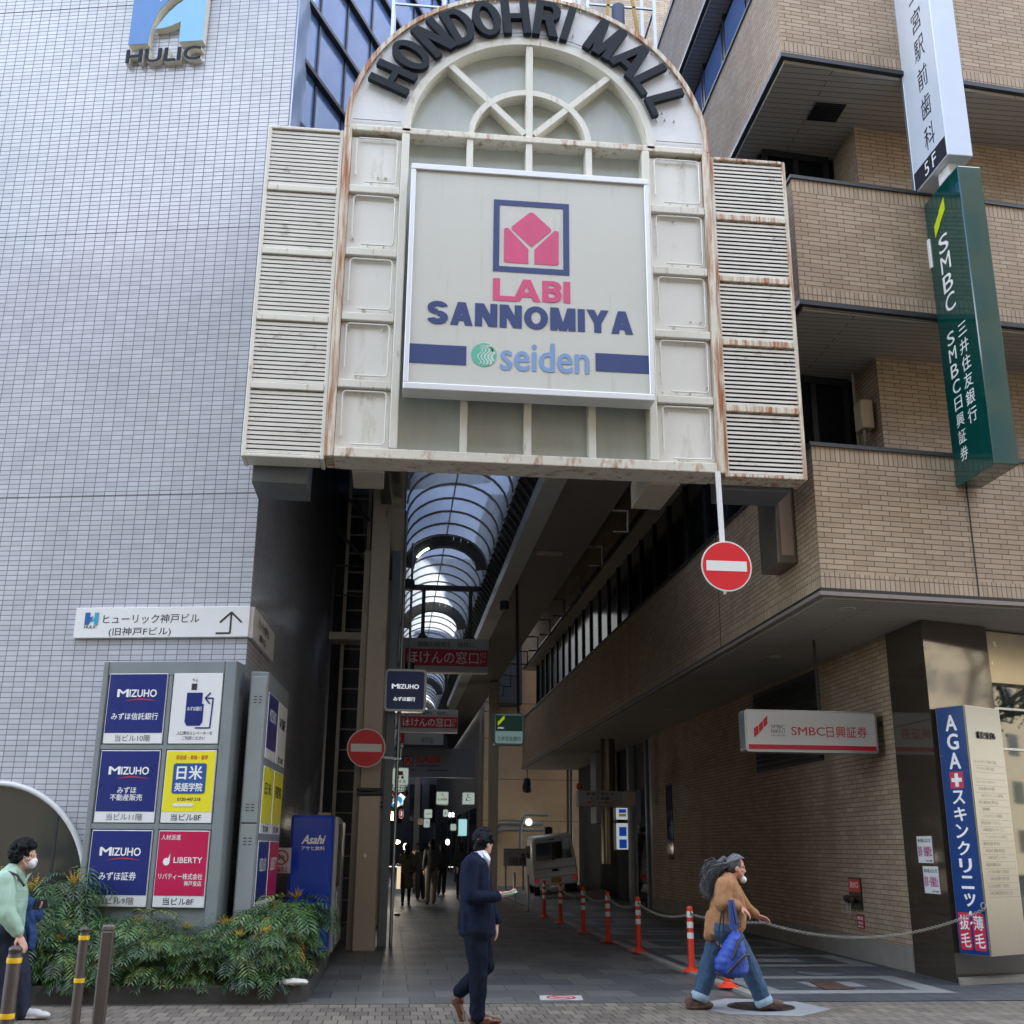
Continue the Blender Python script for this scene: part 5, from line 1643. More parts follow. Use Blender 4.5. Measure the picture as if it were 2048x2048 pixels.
small('narrow pale lightbox beside the bright lettering far down the mall', (2.052, 2.251, 2.665, 2.942), 44.6, [('A', .3, .7, .3, .6, BLACKL)])
small('dim square lightbox below the bright shop lettering', (2.393, 2.639, 2.158, 2.424), 45.5, [])
t = thing('shop_lettering', 'bright white freestanding shop lettering far down the mall', 'sign')
letters('lettering', t, [('はな', *(2.243, 2.467, 2.629, 2.825))], mat('bright_lettering', hexc('F0F6F4'), .4, emit=0.504), y=-44, bold=.05, depth=.04)
def lamp_light(t, x, y, z, e=7):
    l = bpy.data.lights.new('lamp_glow', 'POINT'); l.energy = e; l.color = (1.0, .88, .72); l.shadow_soft_size = .15
    o = bpy.data.objects.new('lamp_glow', l); COL.objects.link(o); o.parent = t; o.location = (x, y, z)
t = thing('shop_lamp', 'low glowing globe lamp by the shop fronts beyond the second column', 'lamp')
mb = MB()
LAMP = mat('warm_lamp_glow', hexc('FFF0D6'), .4, emit=0.504)
lx, lz = 0.221, 1.673
mb.ell((lx, 33, lz), (.11, .08, .06))
mb.build('globe', LAMP, t)
lamp_light(t, lx, 33, lz - .3)
for lb_, (lx, lz), ly in (('warm ceiling lamp glowing above the walking shoppers', (0.580, 1.541), 40), ('small white lamp at right of the dark far mall', (2.325, 1.731), 46), ('bright lamp under the barber spiral by the second column', (0.057, 2.222), 26.4)):
    t = thing('shop_lamp', lb_, 'lamp')
    mb = MB(); mb.lathe([(0, .11), (.06, .10), (.09, 0), (.06, -.10), (0, -.11)], 14, (lx, ly, lz)); mb.build('globe', LAMP, t)
    lamp_light(t, lx, ly - .35, lz - .2)
    mb = MB(); mb.lathe([(0, .12), (.04, .12), (.04, .16), (0, .16)], 10, (lx, ly, lz)); mb.build('cap', BLACKF, t)
t = thing('glowing_stand', 'small glowing cream stand sign at the foot of the left shops', 'sign')
(sx0, sx1, sz0, sz1) = (0.097, 0.306, 0.593, 1.113)
mb = MB(); sx0 += .12
sz1 = 1.1
mb.prism([(sx0, 27.5), (sx1, 27.5), (sx1, 27.8), (sx0, 27.8)], max(sz0, .05), sz1); mb.build('panel', mat('glowing_cream', hexc('F3D9B8'), .4, emit=0.12), t)
mb = MB(); mb.box(sx0 - .02, sx1 + .02, 27.48, 27.82, 0, .05); mb.box(sx0 - .02, sx1 + .02, 27.48, 27.82, sz1 + .001, sz1 + .05); mb.build('frame', BLACKF, t)
# barber spiral
t = thing('barber_pole', 'tilted barber pole with blue and white spiral stripes', 'barber pole')
(ax, az), (bx, bz) = (0.042, 2.356), (0.309, 2.699)
BP = bpy.data.materials.new('spiral_stripes'); BP.use_nodes = True
nn, ll = BP.node_tree.nodes, BP.node_tree.links
wv_ = nn.new('ShaderNodeTexWave'); wv_.wave_type = 'BANDS'; wv_.bands_direction = 'DIAGONAL'; wv_.inputs['Scale'].default_value = 2.2
tcx = nn.new('ShaderNodeTexCoord'); ll.new(tcx.outputs['Object'], wv_.inputs[0])
cr = nn.new('ShaderNodeValToRGB'); cr.color_ramp.interpolation = 'CONSTANT'
cr.color_ramp.elements[0].color = (*hexc('D8E4EC'), 1); cr.color_ramp.elements[1].color = (*hexc('2E6FA8'), 1); cr.color_ramp.elements[1].position = .5
ll.new(wv_.outputs['Fac'], cr.inputs[0]); ll.new(cr.outputs[0], nn['Principled BSDF'].inputs['Base Color']); ll.new(cr.outputs[0], nn['Principled BSDF'].inputs['Emission Color']); nn['Principled BSDF'].inputs['Emission Strength'].default_value = .25
mb = MB(); mb.tube([(ax, 26.0, az), (bx, 26.0, bz)], .075, 14); mb.build('tube', BP, t)
mb = MB(); mb.ell((ax, 26.0, az), (.09, .09, .09)); mb.ell((bx, 26.0, bz), (.09, .09, .09)); mb.build('cap', STEEL, t)
# building entrance sign and blue boards on the passage wall
t = thing('entrance_sign', 'grey building entrance sign with red stop line over the driveway', 'sign')
x0, x1, z0, z1 = 4.804, 5.930, 2.576, 2.964
mb = MB(); mb.bbox(x0, x1 + .38, 29.0, 29.4, z0, z1, .01); mb.build('box', mat('dull_grey_sign', hexc('A5A7AB'), .4), t)
mb = MB(); mb.bbox(x1 + .02, x1 + .36, 28.97, 28.998, z0 + .02, z1 - .02, .01); mb.build('lamp_cover', mat('cream_cover', hexc('C3BAA6'), .4), t)
w, h = x1 - x0, z1 - z0
letters('lettering', t, [('銀泉三宮ビル', x0 + .18 * w, x0 + .84 * w, z0 + .70 * h, z0 + .90 * h), ('ビル玄関', x0 + .29 * w, x0 + .72 * w, z0 + .41 * h, z0 + .61 * h)], BLACKL, y=-29.0 + .001, bold=.02)
letters('lettering', t, [('▼一旦停止', x0 + .19 * w, x0 + .84 * w, z0 + .12 * h, z0 + .33 * h)], RS2, y=-29.0 + .001, bold=.02)
mb = MB(); mb.ell((x0 + .05, 29.2, z1 + .12), (.08, .08, .1)); mb.build('amber_lamp', mat('amber_lamp', hexc('A65A24'), .3), t)
t = thing('blue_signboard', 'lit blue and white directory board on the curved steel pillar by the driveway', 'sign')
x0, x1, z0, z1 = 5.993, 6.191, 1.519, 2.578
mb = MB(); mb.bbox(x0, x1 + .1, 30.0, 30.1, z0, z0 + (z1 - z0) * .63, .01); mb.bbox(x0, x1 + .1, 30.0, 30.1, z0 + (z1 - z0) * .72, z1, .01); mb.build('frame', mat('lit_frame', hexc('D8E2E8'), .4, emit=0.084), t)
h = z1 - z0
LBL = mat('lit_blue_board', hexc('1743A6'), .4, emit=0.092)
face('blue_panel', t, [R4(x0 + .06, x1 + .06, z0 + .03 * h, z0 + .24 * h), R4(x0 + .06, x1 + .06, z0 + .32 * h, z0 + .54 * h), R4(x0 + .06, x1 + .06, z0 + .88 * h, z0 + .97 * h)], LBL, y=-30.0 + .001)
face('yellow_panel', t, R4(x0 + .06, x1 + .06, z0 + .79 * h, z0 + .86 * h), mat('dull_yellow_board', hexc('B8A24A'), .4, emit=0.042), y=-30.0 + .001)
mb = MB(); mb.tube([(x0 - .18, 30.2, 1.15), (x0 - .18, 30.2, 4.4)], .2, 16); mb.build('steel_pillar', STEEL, t)

# ================================================================ STREET OBJECTS
# --- vending machine
vm = thing('vending_machine', 'tall blue drinks vending machine with white lettering behind the shrubs', 'vending machine')
VB = mat('vending_blue', hexc('1B41B4'), .16, var=.05, spec=.6, coat=.4)
vx0, vx1, vy0, vy1 = -1.37, -.76, 16.3, 17.45
mb = MB(); mb.bbox(vx0, vx1 - .02, vy0, vy1, .12, 1.96, .04); mb.build('cabinet', VB, vm)
mb = MB(); mb.bbox(vx0 + .03, vx1 - .03, vy0 + .03, vy1 - .03, 0, .12, .01); mb.build('base', BLACKF, vm)
mb = MB(); mb.bbox(vx1 - .018, vx1 + .05, vy0 + .02, vy1 - .02, .15, 1.94, .02); dr = mb.build('door', mat('vending_grey_door', hexc('9A9C9F'), .3, metal=.3), vm)
mb = MB(); mb.box(vx1 + .051, vx1 + .056, vy0 + .08, vy1 - .08, 1.0, 1.85); mb.build('display_window', DGLASS, dr)
mb = MB(); mb.bbox(vx1 + .051, vx1 + .08, vy0 + .05, vy0 + .25, .7, .95, .01); mb.bbox(vx1 + .051, vx1 + .09, vy0 + .1, vy1 - .1, .25, .45, .01); mb.build('slot', ALU, dr)
v4 = (-1.214, -0.879, 1.568, 1.693)
letters('lettering', vm, [('Asahi', *v4)], WHITEL, y=-16.3 + .001, bold=.045, shear=.35)
letters('lettering', vm, [('アサヒ飲料', *(-1.210, -0.886, 1.485, 1.543))], WHITEL, y=-16.3 + .001, bold=.02)
mb = MB(); mb.bbox(vx0 + .35, vx0 + .52, 16.5, 16.8, 1.961, 2.0, .008); mb.build('box_on_top', mat('tan_card', hexc('A58B6A'), .8), vm)
vm2 = thing('vending_machine', 'second grey vending machine mostly hidden behind the blue one', 'vending machine')
mb = MB(); mb.bbox(-1.35, -.74, 17.6, 18.7, .1, 1.95, .04); mb.build('cabinet', mat('dark_grey_cabinet', hexc('4B4D52'), .35), vm2)
mb = MB(); mb.bbox(-.738, -.70, 17.65, 18.65, .15, 1.9, .02); mb.build('door', ALU, vm2)
# --- no bicycle sign on the tower's passage wall
nb = thing('bicycle_ban_sign', 'faded no-bicycle sign with red ring behind the end-on pylon', 'sign')
bx_0, bx_1, bz_0, bz_1 = -1.510, -1.314, 1.197, 1.498
mb = MB(); mb.plate(R4(bx_0 - .03, bx_1 + .03, bz_0, bz_1 + .02), (0, 15.62, 0), *UF, .012); mb.build('board', mat('grey_notice_board', hexc('9B9A98'), .5, var=.05), nb)
w = bx_1 - bx_0
cbx, cbz = (bx_0 + bx_1) / 2, bz_1 - w * .52
mb = MB()
n = 30
for k in range(n):
    a0, a1 = 2 * pi * k / n, 2 * pi * (k + 1) / n
    mb.bar((cbx + .45 * w * cos(a0), 15.606, cbz + .45 * w * sin(a0)), (cbx + .45 * w * cos(a1), 15.606, cbz + .45 * w * sin(a1)), .022, .004, up=(0, 1, 0))
mb.bar((cbx - .31 * w, 15.606, cbz + .31 * w), (cbx + .31 * w, 15.606, cbz - .31 * w), .022, .0045, up=(0, 1, 0))
mb.build('ban_ring', mat('dull_red', hexc('8E2C35'), .5), nb)
mb = MB()
for dx in (-.16, .16):
    for k in range(12):
        a0, a1 = 2 * pi * k / 12, 2 * pi * (k + 1) / 12
        mb.bar((cbx + dx * w + .09 * w * cos(a0), 15.607, cbz - .05 * w + .09 * w * sin(a0)), (cbx + dx * w + .09 * w * cos(a1), 15.607, cbz - .05 * w + .09 * w * sin(a1)), .008, .003, up=(0, 1, 0))
for a, b_ in (((-.16, -.05), (-.05, .12)), ((-.05, .12), (.10, .12)), ((.10, .12), (.16, -.05)), ((-.05, .12), (.02, -.05)), ((.02, -.05), (.12, .10)), ((-.16, -.05), (.02, -.05))):
    mb.bar((cbx + a[0] * w, 15.607, cbz + a[1] * w), (cbx + b_[0] * w, 15.607, cbz + b_[1] * w), .008, .003, up=(0, 1, 0))
mb.build('bicycle_pictogram', BLACKL, nb)
letters('lettering', nb, [('駐輪禁止', bx_0, bx_1, bz_0 + .01, bz_0 + .09)], mat('dull_red', hexc('8E2C35'), .5), y=-15.6, bold=.015)

# --- bollards in front of the planter
BROWN = mat('brown_bollard', hexc('4A403A'), .45, var=.15, vscale=6, stretch=(4, 4, .5))
YB = mat('yellow_reflective_band', hexc('E8B418'), .35, var=.05)
def bollard(label, x, y, h, r, bands, cap=True):
    t = thing('bollard', label, 'bollard', (x, y, 0), 0, 'brown bollards in front of the shrubs')
    mb = MB(); mb.lathe([(r, 0), (r, h - .07)], 20)
    mb.lathe([(r, h - .07), (r * .93, h - .055), (r * .93, h - .03), (r, h - .028), (r * .92, h - .01), (r * .55, h + .004), (0, h + .006)], 20)
    mb.build('post', BROWN, t)
    if bands:
        for z in bands:
            mb = MB(); mb.lathe([(r + .003, z - .018), (r + .004, z), (r + .003, z + .018)], 20); mb.build('yellow_band', YB, t)
    return t
b1 = (-2.591, 8.691)
bollard('slim brown bollard with two yellow bands standing before the young man', b1[0], b1[1], .85, .048, (.76, .40))
b2 = (-2.611, 10.645)
bollard('brown bollard with two yellow bands next to the plain square post', b2[0], b2[1], .85, .043, (.765, .42))
b3 = (-2.481, 10.947)
t = thing('bollard', 'thicker brown square post with a chipped top and no bands', 'bollard', (b3[0], b3[1], 0), radians(8), 'brown bollards in front of the shrubs')
mb = MB(); mb.bbox(-.055, .055, -.055, .055, 0, .80, .014); mb.build('post', BROWN, t)
mb = MB(); mb.bbox(-.054, .054, -.054, .054, .801, .85, .014); mb.build('chipped_top', mat('worn_brown', hexc('6F635B'), .6, var=.35, vscale=25), t)

# --- orange delineator posts
OR = mat('orange_rubber', hexc('D93A1C'), .45, var=.08, vscale=6, dirt=hexc('7A3526'), dirt_amt=.10, dirt_scale=10)
REF = mat('white_reflective_band', hexc('E6E5E0'), .35, var=.06, vscale=12)
def delineator(label, x, y, loc_h=.80):
    t = thing('delineator_post', label, 'bollard', (x, y, 0.03), 0, 'orange delineator posts along the kerb')
    mb = MB(); mb.lathe([(.045, .045), (.042, .12), (.040, .78), (.036, .80), (0, .802)], 18); mb.build('post', OR, t)
    mb = MB(); mb.lathe([(0, 0), (.125, 0), (.125, .012), (.10, .022), (.062, .045), (.046, .06)], 24); mb.build('base', OR, t)
    for z in (.70, .57, .44):
        mb = MB(); mb.lathe([(.0425, z - .038), (.043, z), (.0415, z + .038)], 18); mb.build('white_band', REF, t)
    mb = MB(); mb.tube([(.0, -.04, .735), (.0, -.06, .715), (.02, -.055, .70)], .008, 6); mb.build('hook', BLACKF, t)
    return t
dpos = [(3.96, 15.07), (3.88, 17.88), (3.78, 19.85), (3.70, 21.9), (3.64, 24.4), (3.59, 26.6)]
dl = ['orange white-banded post standing behind the woman in the brown shirt', 'orange white-banded post second from the woman with the backpack', 'third orange banded post counting from the woman towards the van',
      'fourth orange banded post counting from the woman towards the van', 'next to last orange post on the way to the van', 'last orange post standing just before the grey van']
d0 = delineator(dl[0], *dpos[0])
for p_, l_ in zip(dpos[1:], dl[1:]):
    copy_thing(d0, (p_[0], p_[1], .03), label=l_)
copy_thing(d0, (3.951, 13.428, .03), label='orange post with its pink base hidden behind the blue backpack')
# --- chain between posts and the pillar
ch = thing('barrier_chain', 'pale steel chain sagging from the clinic pylon along the orange posts', 'chain')
LINK = mat('zinc_chain', hexc('9C9A92'), .4, metal=.6)
mb = MB()
def link_run(a, b_, sag, n):
    a, b_ = Vector(a), Vector(b_)
    pts = []
    for k in range(n + 1):
        t_ = k / n
        p = a.lerp(b_, t_)
        p.z -= sag * 4 * t_ * (1 - t_)
        pts.append(p)
    for k in range(n):
        p, q = pts[k], pts[k + 1]
        d = (q - p); c = (p + q) / 2; d.normalize()
        s = d.cross(Vector((0, 0, 1))).normalized(); u = s.cross(d)
        e = s if k % 2 else u
        hl = (q - p).length * .62; hw = .014
        lp = [c + d * hl * cos(g) * 1.0 + e * hw * (1 if sin(g) > 0 else -1) * min(1, abs(sin(g)) * 1.6) for g in [2 * pi * j / 10 for j in range(10)]]
        mb.tube(lp + [lp[0]], .0045, 5, caps=False)
cp = (near.x - .03, near.y + .02, 7.194, 0.879)
cz_ = cp[3]
link_run((near.x - .02, near.y - .01, cz_), (4.62, 14.05, .69), .24, 110)
link_run((4.62, 14.05, .69), (3.96, 15.07, .73), .03, 40)
for i in range(5):
    link_run((dpos[i][0], dpos[i][1] - .05, .735), (dpos[i + 1][0], dpos[i + 1][1] - .05, .735), .10, 60)
mb.build('links', LINK, ch)
mb = MB(); lp = [(near.x - .03 + .03 * cos(g), near.y - .012, cz_ + .04 + .035 * sin(g)) for g in [2 * pi * j / 14 for j in range(15)]]; mb.tube(lp, .008, 6, caps=False); mb.build('ring', LINK, ch)
# --- slim metal posts deeper in
for k, (x, y) in enumerate(((3.50, 32.1), (3.56, 29.5))):
    t = thing('slim_post', ('farther thin grey metal post beside the mall path', 'nearer thin grey metal post beside the mall path')[k], 'bollard', (x, y, 0), 0, 'thin metal posts beside the mall')
    mb = MB(); mb.lathe([(.035, 0), (.035, .86), (.02, .88), (0, .88)], 12); mb.build('post', ALU, t)
    mb = MB(); mb.lathe([(0, 0), (.06, 0), (.06, .02), (.036, .025)], 12); mb.build('base', GALV, t)

# --- kei van
mb = MB(); mb.prism([(4.75, 36.6), (6.9, 36.6), (6.9, 42.5), (4.75, 42.5)], .004, .006)
rm = MB(); rm.add([(4.7, 36.5, .006), (6.9, 36.5, .006), (6.9, 36.5, .27), (4.7, 42.6, .006), (6.9, 42.6, .006), (6.9, 42.6, .27)], [(0, 1, 2), (3, 5, 4), (0, 2, 5, 3), (1, 4, 5, 2), (0, 3, 4, 1)])
r_o = rm.build('ramp_pavement', GREYC); r_o['kind'] = 'structure'
van = thing('parked_van', 'small silver van seen from behind, tilted on the driveway ramp', 'van', (5.52, 37.6, .10), radians(-3))
van.rotation_euler = (0, radians(-6.5), radians(-3))
SILV = mat('silver_van_paint', hexc('D3D5D8'), .40, metal=.05, var=.03, coat=.15)
def sect(y, hw, zb, zt, topn, r=.09):
    """rounded body section: half width, bottom, top and narrowing at the top"""
    pts = []
    def X_(z, x):
        t_ = (z - zb) / (zt - zb)
        return x * (1 - topn * max(0, (t_ - .45) / .55) ** 1.3)
    raw = []
    for cx_, cz_2, a in ((hw - r, zb + r, -90), (hw - r, zt - r * 1.6, 0), (-hw + r, zt - r * 1.6, 90), (-hw + r, zb + r, 180)):
        for k in range(5):
            g = radians(a + 22.5 * k)
            rr_ = r if cz_2 < zb + .3 else r * 1.6
            raw.append((cx_ + r * cos(g), cz_2 + rr_ * sin(g)))
    # add intermediate side points
    out = []
    for i, p in enumerate(raw):
        q = raw[(i + 1) % len(raw)]
        out.append(p)
        if abs(p[1] - q[1]) > .4:
            for k in range(1, 6):
                out.append((p[0] + (q[0] - p[0]) * k / 6, p[1] + (q[1] - p[1]) * k / 6))
    return [(X_(z, x), y, z) for x, z in out]
secs = [sect(.06, .66, .36, 1.76, .16), sect(.0 + .02, .70, .30, 1.80, .15), sect(.12, .735, .28, 1.85, .14), sect(.5, .74, .28, 1.90, .13), sect(2.3, .74, .28, 1.90, .13), sect(2.75, .735, .28, 1.80, .15), sect(3.15, .72, .28, 1.15, .08), sect(3.3, .66, .32, 1.0, .08)]
mb = MB(); n = len(secs[0]); vs = sum(secs, [])
fs = [tuple(range(n - 1, -1, -1)), tuple(range(n * (len(secs) - 1), n * len(secs)))]
for k in range(len(secs) - 1):
    for i in range(n):
        j = (i + 1) % n
        fs.append((k * n + i, k * n + j, (k + 1) * n + j, (k + 1) * n + i))
mb.add(vs, [f[::-1] for f in fs], 0, True)
mb.f = [tuple(f) for f in mb.f]
body = mb.build('body', SILV, van)
mb = MB(); mb.plate([(-.60, 1.10), (.60, 1.10), (.585, 1.16), (.54, 1.60), (.50, 1.64), (-.50, 1.64), (-.54, 1.60), (-.585, 1.16)], (0, .065, 0), *UF, .06); mb.build('rear_window', DGLASS, van)
mb = MB(); mb.box(-.66, .66, .0, .03, .82, .832); mb.box(-.67, .67, .0, .03, .555, .567); mb.build('tailgate_seam', BLACKF, van)
mb = MB(); mb.bbox(-.70, .70, -.06, .1, .30, .55, .04); mb.build('bumper', SILV, van)
for s in (-1, 1):
    mb = MB(); mb.bbox(*(sorted((s * .56, s * .70))), -.075, .05, .42, .56, .02); mb.build('tail_light', mat('red_tail_lens', hexc('8E1420'), .15, emit=.06, spec=.8), van)
    mb = MB(); mb.bbox(*(sorted((s * .74, s * .92))), 2.55, 2.62, 1.12, 1.34, .02); mb.build('mirror', BLACKF, van)
    mb = MB(); mb.box(*(sorted((s * .700, s * .7285))), .55, 2.3, 1.12, 1.6); mb.build('side_window', DGLASS, van)
    for y in (.55, 2.75):
        Mx = Matrix.Translation((s * .62, y, .29)) @ Matrix.Rotation(radians(90), 4, 'Y')
        mb = MB(); mb.lathe([(.16, -.08), (.27, -.085), (.285, -.06), (.285, .06), (.27, .085), (.16, .08)], 24)
        mb.v = [Mx @ p for p in mb.v]; wh = mb.build('wheel', mat('tyre_rubber', (.02, .02, .02), .8), van)
        mb = MB(); mb.lathe([(0, -.06), (.16, -.07), (.16, .07), (0, .06)], 20); mb.v = [Mx @ p for p in mb.v]; mb.build('rim', ALU, wh)
mb = MB(); mb.plate(R4(-.17, .17, .37, .53), (0, -.062, 0), *UF, .012); lp_ = mb.build('licence_plate', mat('dim_yellow_plate', hexc('B8922E'), .4), van)
letters('lettering', lp_, [('神戸 480', -.10, .10, .475, .515), ('・・34', -.14, .14, .385, .46)], BLACKL, y=.0745, bold=.01)
mb = MB(); mb.bbox(-.10, .10, -.02, .02, .72, .80, .015); mb.build('handle', BLACKF, van)
mb = MB(); mb.bar((-.30, -.0, 1.12), (.05, -.0, 1.17), .025, .02); mb.bbox(-.06, .0, -.03, .0, 1.08, 1.13, .01); mb.build('wiper', BLACKF, van)
mb = MB(); mb.bbox(-.09, .09, .03, .08, 1.71, 1.74, .01); mb.build('brake_lamp', BLACKF, van)
# parking sign board and traffic lamp by the van, convex lamp, bracket pipe
t = thing('parking_signboard', 'dull grey board with a row of dark characters behind the van', 'sign')
x0, x1, z0, z1 = 4.374, 5.135, 0.876, 1.513
mb = MB(); mb.bbox(x0, x1 + .2, 44.0, 44.06, z0, z1, .01); mb.build('board', mat('dull_board', hexc('8A8983'), .6, var=.06), t)
mb = MB(); mb.bar((x0 + .1, 44.03, 0), (x0 + .1, 44.03, z0), .06, .06); mb.bar((x1, 44.03, 0), (x1, 44.03, z0), .06, .06); mb.build('post', GALV, t)
letters('lettering', t, [('月極駐車場', x0 + .2, x1 + .1, z1 - .65, z1 - .3)], BLACKL, y=-44 + .001, bold=.02)
t = thing('exit_signal', 'small grey two-lamp exit signal box above the van roof', 'signal')
x0, x1, z0, z1 = 5.906, 6.190, 1.793, 2.305
mb = MB(); mb.bbox(x0, x1, 43.5, 43.7, z0, z1, .02); mb.build('housing', mat('grey_housing', hexc('6E6E6C'), .5), t)
mb = MB()
for f_ in (.3, .72):
    mb.lathe([(.16, 0), (.16, .03), (0, .0)], 16, (0, 0, 0)) if False else mb.ell(((x0 + x1) / 2, 43.49, z0 + (z1 - z0) * f_), (.15, .03, .15))
mb.build('lamp', DARK, t)
mb = MB(); mb.bar(((x0 + x1) / 2, 43.6, 0), ((x0 + x1) / 2, 43.6, z0), .07, .07); mb.build('post', GALV, t)
t = thing('pendant_lamp', 'small dark pendant lamp hanging from the corner of the overhang', 'lamp')
x, z = 5.344, 3.893
mb = MB(); mb.lathe([(0, .3), (.12, .26), (.2, -.05), (.17, -.25), (0, -.3)], 14, (x, 44.6, z)); mb.build('shade', BLACKF, t)
mb = MB(); mb.bar((x, 44.6, z + .3), (x, 44.6, z + 1.3), .03, .03); mb.build('cord', BLACKF, t)
t = thing('bracket_lamp', 'small white globe lamp below a bent pipe on the beige wall', 'lamp')
x, z = 5.776, 2.561
mb = MB(); mb.ell((x, 47.6, z), (.15, .13, .15)); mb.build('globe', mat('white_globe', hexc('E9E6DE'), .3, emit=.3), t)
xa, za = 5.427, 1.651
xb, zb_ = 5.632, 2.848
xc, zc = 6.580, 2.849
mb = MB(); mb.tube([(xa, 47.5, 1.5), (xa, 47.5, zb_ - .5), (xa + .12, 47.5, zb_ - .15), (xb, 47.5, zb_), (xc, 47.5, zb_)], .06, 8); mb.build('pipe', GALV, t)

# --- plates set in the ground
mc = thing('manhole_cover', 'dark round manhole cover in a pale petalled stone surround at the woman\'s feet', 'manhole cover')
cx_, cy_ = 3.87, 12.01
mb = MB(); mb.plate([(cx_ + (.60 + .09 * (k % 2)) * cos(2 * pi * k / 12 + .26), cy_ + (.60 + .09 * (k % 2)) * sin(2 * pi * k / 12 + .26)) for k in range(12)], (0, 0, -.003), (1, 0, 0), (0, 1, 0), (0, 0, 1), .006); mb.build('stone_surround', mat('pale_stone', hexc('8F9192'), .7, var=.1), mc)
mb = MB(); mb.lathe([(0, .012), (.31, .012), (.34, .010), (.345, .0035)], 40, (cx_, cy_, 0))
rn = random.Random(2)
for k in range(60):
    a, r = rn.uniform(0, 2 * pi), .3 * sqrt(rn.random())
    mb.box(cx_ + r * cos(a) - .018, cx_ + r * cos(a) + .018, cy_ + r * sin(a) - .018, cy_ + r * sin(a) + .018, .0121, .016)
mb.build('lid', mat('cast_iron', hexc('3C3633'), .55, metal=.4, var=.15), mc)
dp_ = thing('drain_plate', 'rusty brown square access plate in the driveway paving', 'drain cover')
mb = MB(); mb.plate([(5.148, 14.068), (5.064, 13.318), (5.447, 13.387), (5.462, 14.127)], (0, 0, .009), (1, 0, 0), (0, 1, 0), (0, 0, 1), .008); mb.build('plate', mat('rusty_plate', hexc('4B382E'), .7, var=.2, vscale=10), dp_)
dp2 = thing('drain_plate', 'round dark access cover in the driveway beyond the rusty plate', 'drain cover')
x, y = 5.684, 15.105
mb = MB(); mb.lathe([(0, .016), (.30, .016), (.30, .010)], 30, (x, y, 0)); mb.lathe([(.32, .012), (.36, .012)], 30, (x, y, 0)); mb.build('plate', mat('grey_cover', hexc('55575A'), .6, var=.1), dp2)
ns_ = thing('smoking_ban_plate', 'white no-smoking plate with a red ring set in the mall paving', 'floor sign')
sq = [(1.66, 12.62), (2.12, 12.60), (2.16, 12.96), (1.70, 12.98)]
mb = MB(); mb.plate(sq, (0, 0, 0), (1, 0, 0), (0, 1, 0), (0, 0, 1), .005); mb.build('plate', mat('scuffed_white', hexc('B4B3B0'), .6, var=.15, vscale=12), ns_)
mb = MB(); cxx, cyy = 1.91, 12.79
for k in range(28):
    a0, a1 = 2 * pi * k / 28, 2 * pi * (k + 1) / 28
    mb.bar((cxx + .145 * cos(a0), cyy + .145 * sin(a0), .0065), (cxx + .145 * cos(a1), cyy + .145 * sin(a1), .0065), .03, .003)
mb.bar((cxx - .1, cyy + .1, .0065), (cxx + .1, cyy - .1, .0065), .03, .0035); mb.bar((cxx - .09, cyy - .02, .0062), (cxx + .09, cyy - .02, .0062), .025, .002)
mb.build('ban_ring', mat('worn_red', hexc('B0303C'), .6), ns_)

# --- planter and shrubs
pl = thing('planter', 'low dark stone planter kerb holding the shrubs before the tower', 'planter')
mb = MB()
mb.bbox(-6.5, -.95, 12.47, 12.62, -.02, .17, .012)
mb.prism([(-.95, 12.48), (-.78, 12.60), (-.74, 16.1), (-.89, 16.1), (-.93, 12.7), (-.95, 12.62)], -.02, .17)
mb.build('kerb', mat('dark_stone_kerb', hexc('3E3B38'), .8, var=.2, vscale=5), pl)
mb = MB(); mb.prism([(-6.5, 12.62), (-.93, 12.62), (-.89, 16.1), (-1.7, 16.1), (-1.9, 13.9), (-6.5, 14.8)], -.02, .12); mb.build('soil', mat('dark_soil', (.02, .016, .012), .95, var=.3, vscale=20), pl)
LEAFM = []
for i, c_ in enumerate(('37542B', '4A6836', '27412A', '67763A')):
    m = mat('mahonia_leaf_' + 'abcd'[i], tuple(v * 1.0 for v in hexc(c_)), .42, var=.25, vscale=9, spec=.45)
    LEAFM.append(m)
YL = mat('yellow_flower', hexc('B08E2C'), .7, var=.2, vscale=20)
OLDL = mat('dry_orange_leaf', hexc('B9822E'), .6, var=.2)
STEM = mat('brown_stem', hexc('3C2E22'), .8)
def frond(mb, o, d, L, rn, mi):
    """an arching pinnate leaf of narrow leaflets"""
    d = d.normalized()
    side = d.cross(Vector((0, 0, 1)))
    side = side.normalized() if side.length > .01 else Vector((1, 0, 0))
    N = 8
    p = o.copy(); dirv = d.copy()
    for k in range(N + 1):
        t_ = k / N
        q = p + dirv * (L / N)
        dirv = (dirv + Vector((0, 0, -.17 - .08 * t_))).normalized()
        if k > 1:
            up = side.cross(dirv).normalized()
            ll_ = L * .42 * (1 - .45 * abs(t_ - .45)) * rn.uniform(.85, 1.1)
            w_ = .0098 * rn.uniform(.8, 1.2)
            for s in (-1, 1):
                ld_ = (side * s * .82 + dirv * .62 + up * rn.uniform(-.1, .2)).normalized()
                wd = ld_.cross(up).normalized() * w_
                m1_ = q + ld_ * ll_ * .5 + up * .006
                m2_ = q + ld_ * ll_ - Vector((0, 0, .02 + .015 * rn.random()))
                mb.add([q, m1_ - wd, m2_, m1_ + wd], [(0, 1, 2, 3)] if s > 0 else [(3, 2, 1, 0)], mi)
        mb.add([p + side * .002, p - side * .002, q - side * .0015, q + side * .0015], [(0, 1, 2, 3)], mi)
        p = q
    ll_ = L * .25
    up = side.cross(dirv).normalized()
    mb.add([p, p + dirv * ll_ * .5 + side * .008, p + dirv * ll_, p + dirv * ll_ * .5 - side * .008], [(0, 1, 2, 3)], mi)
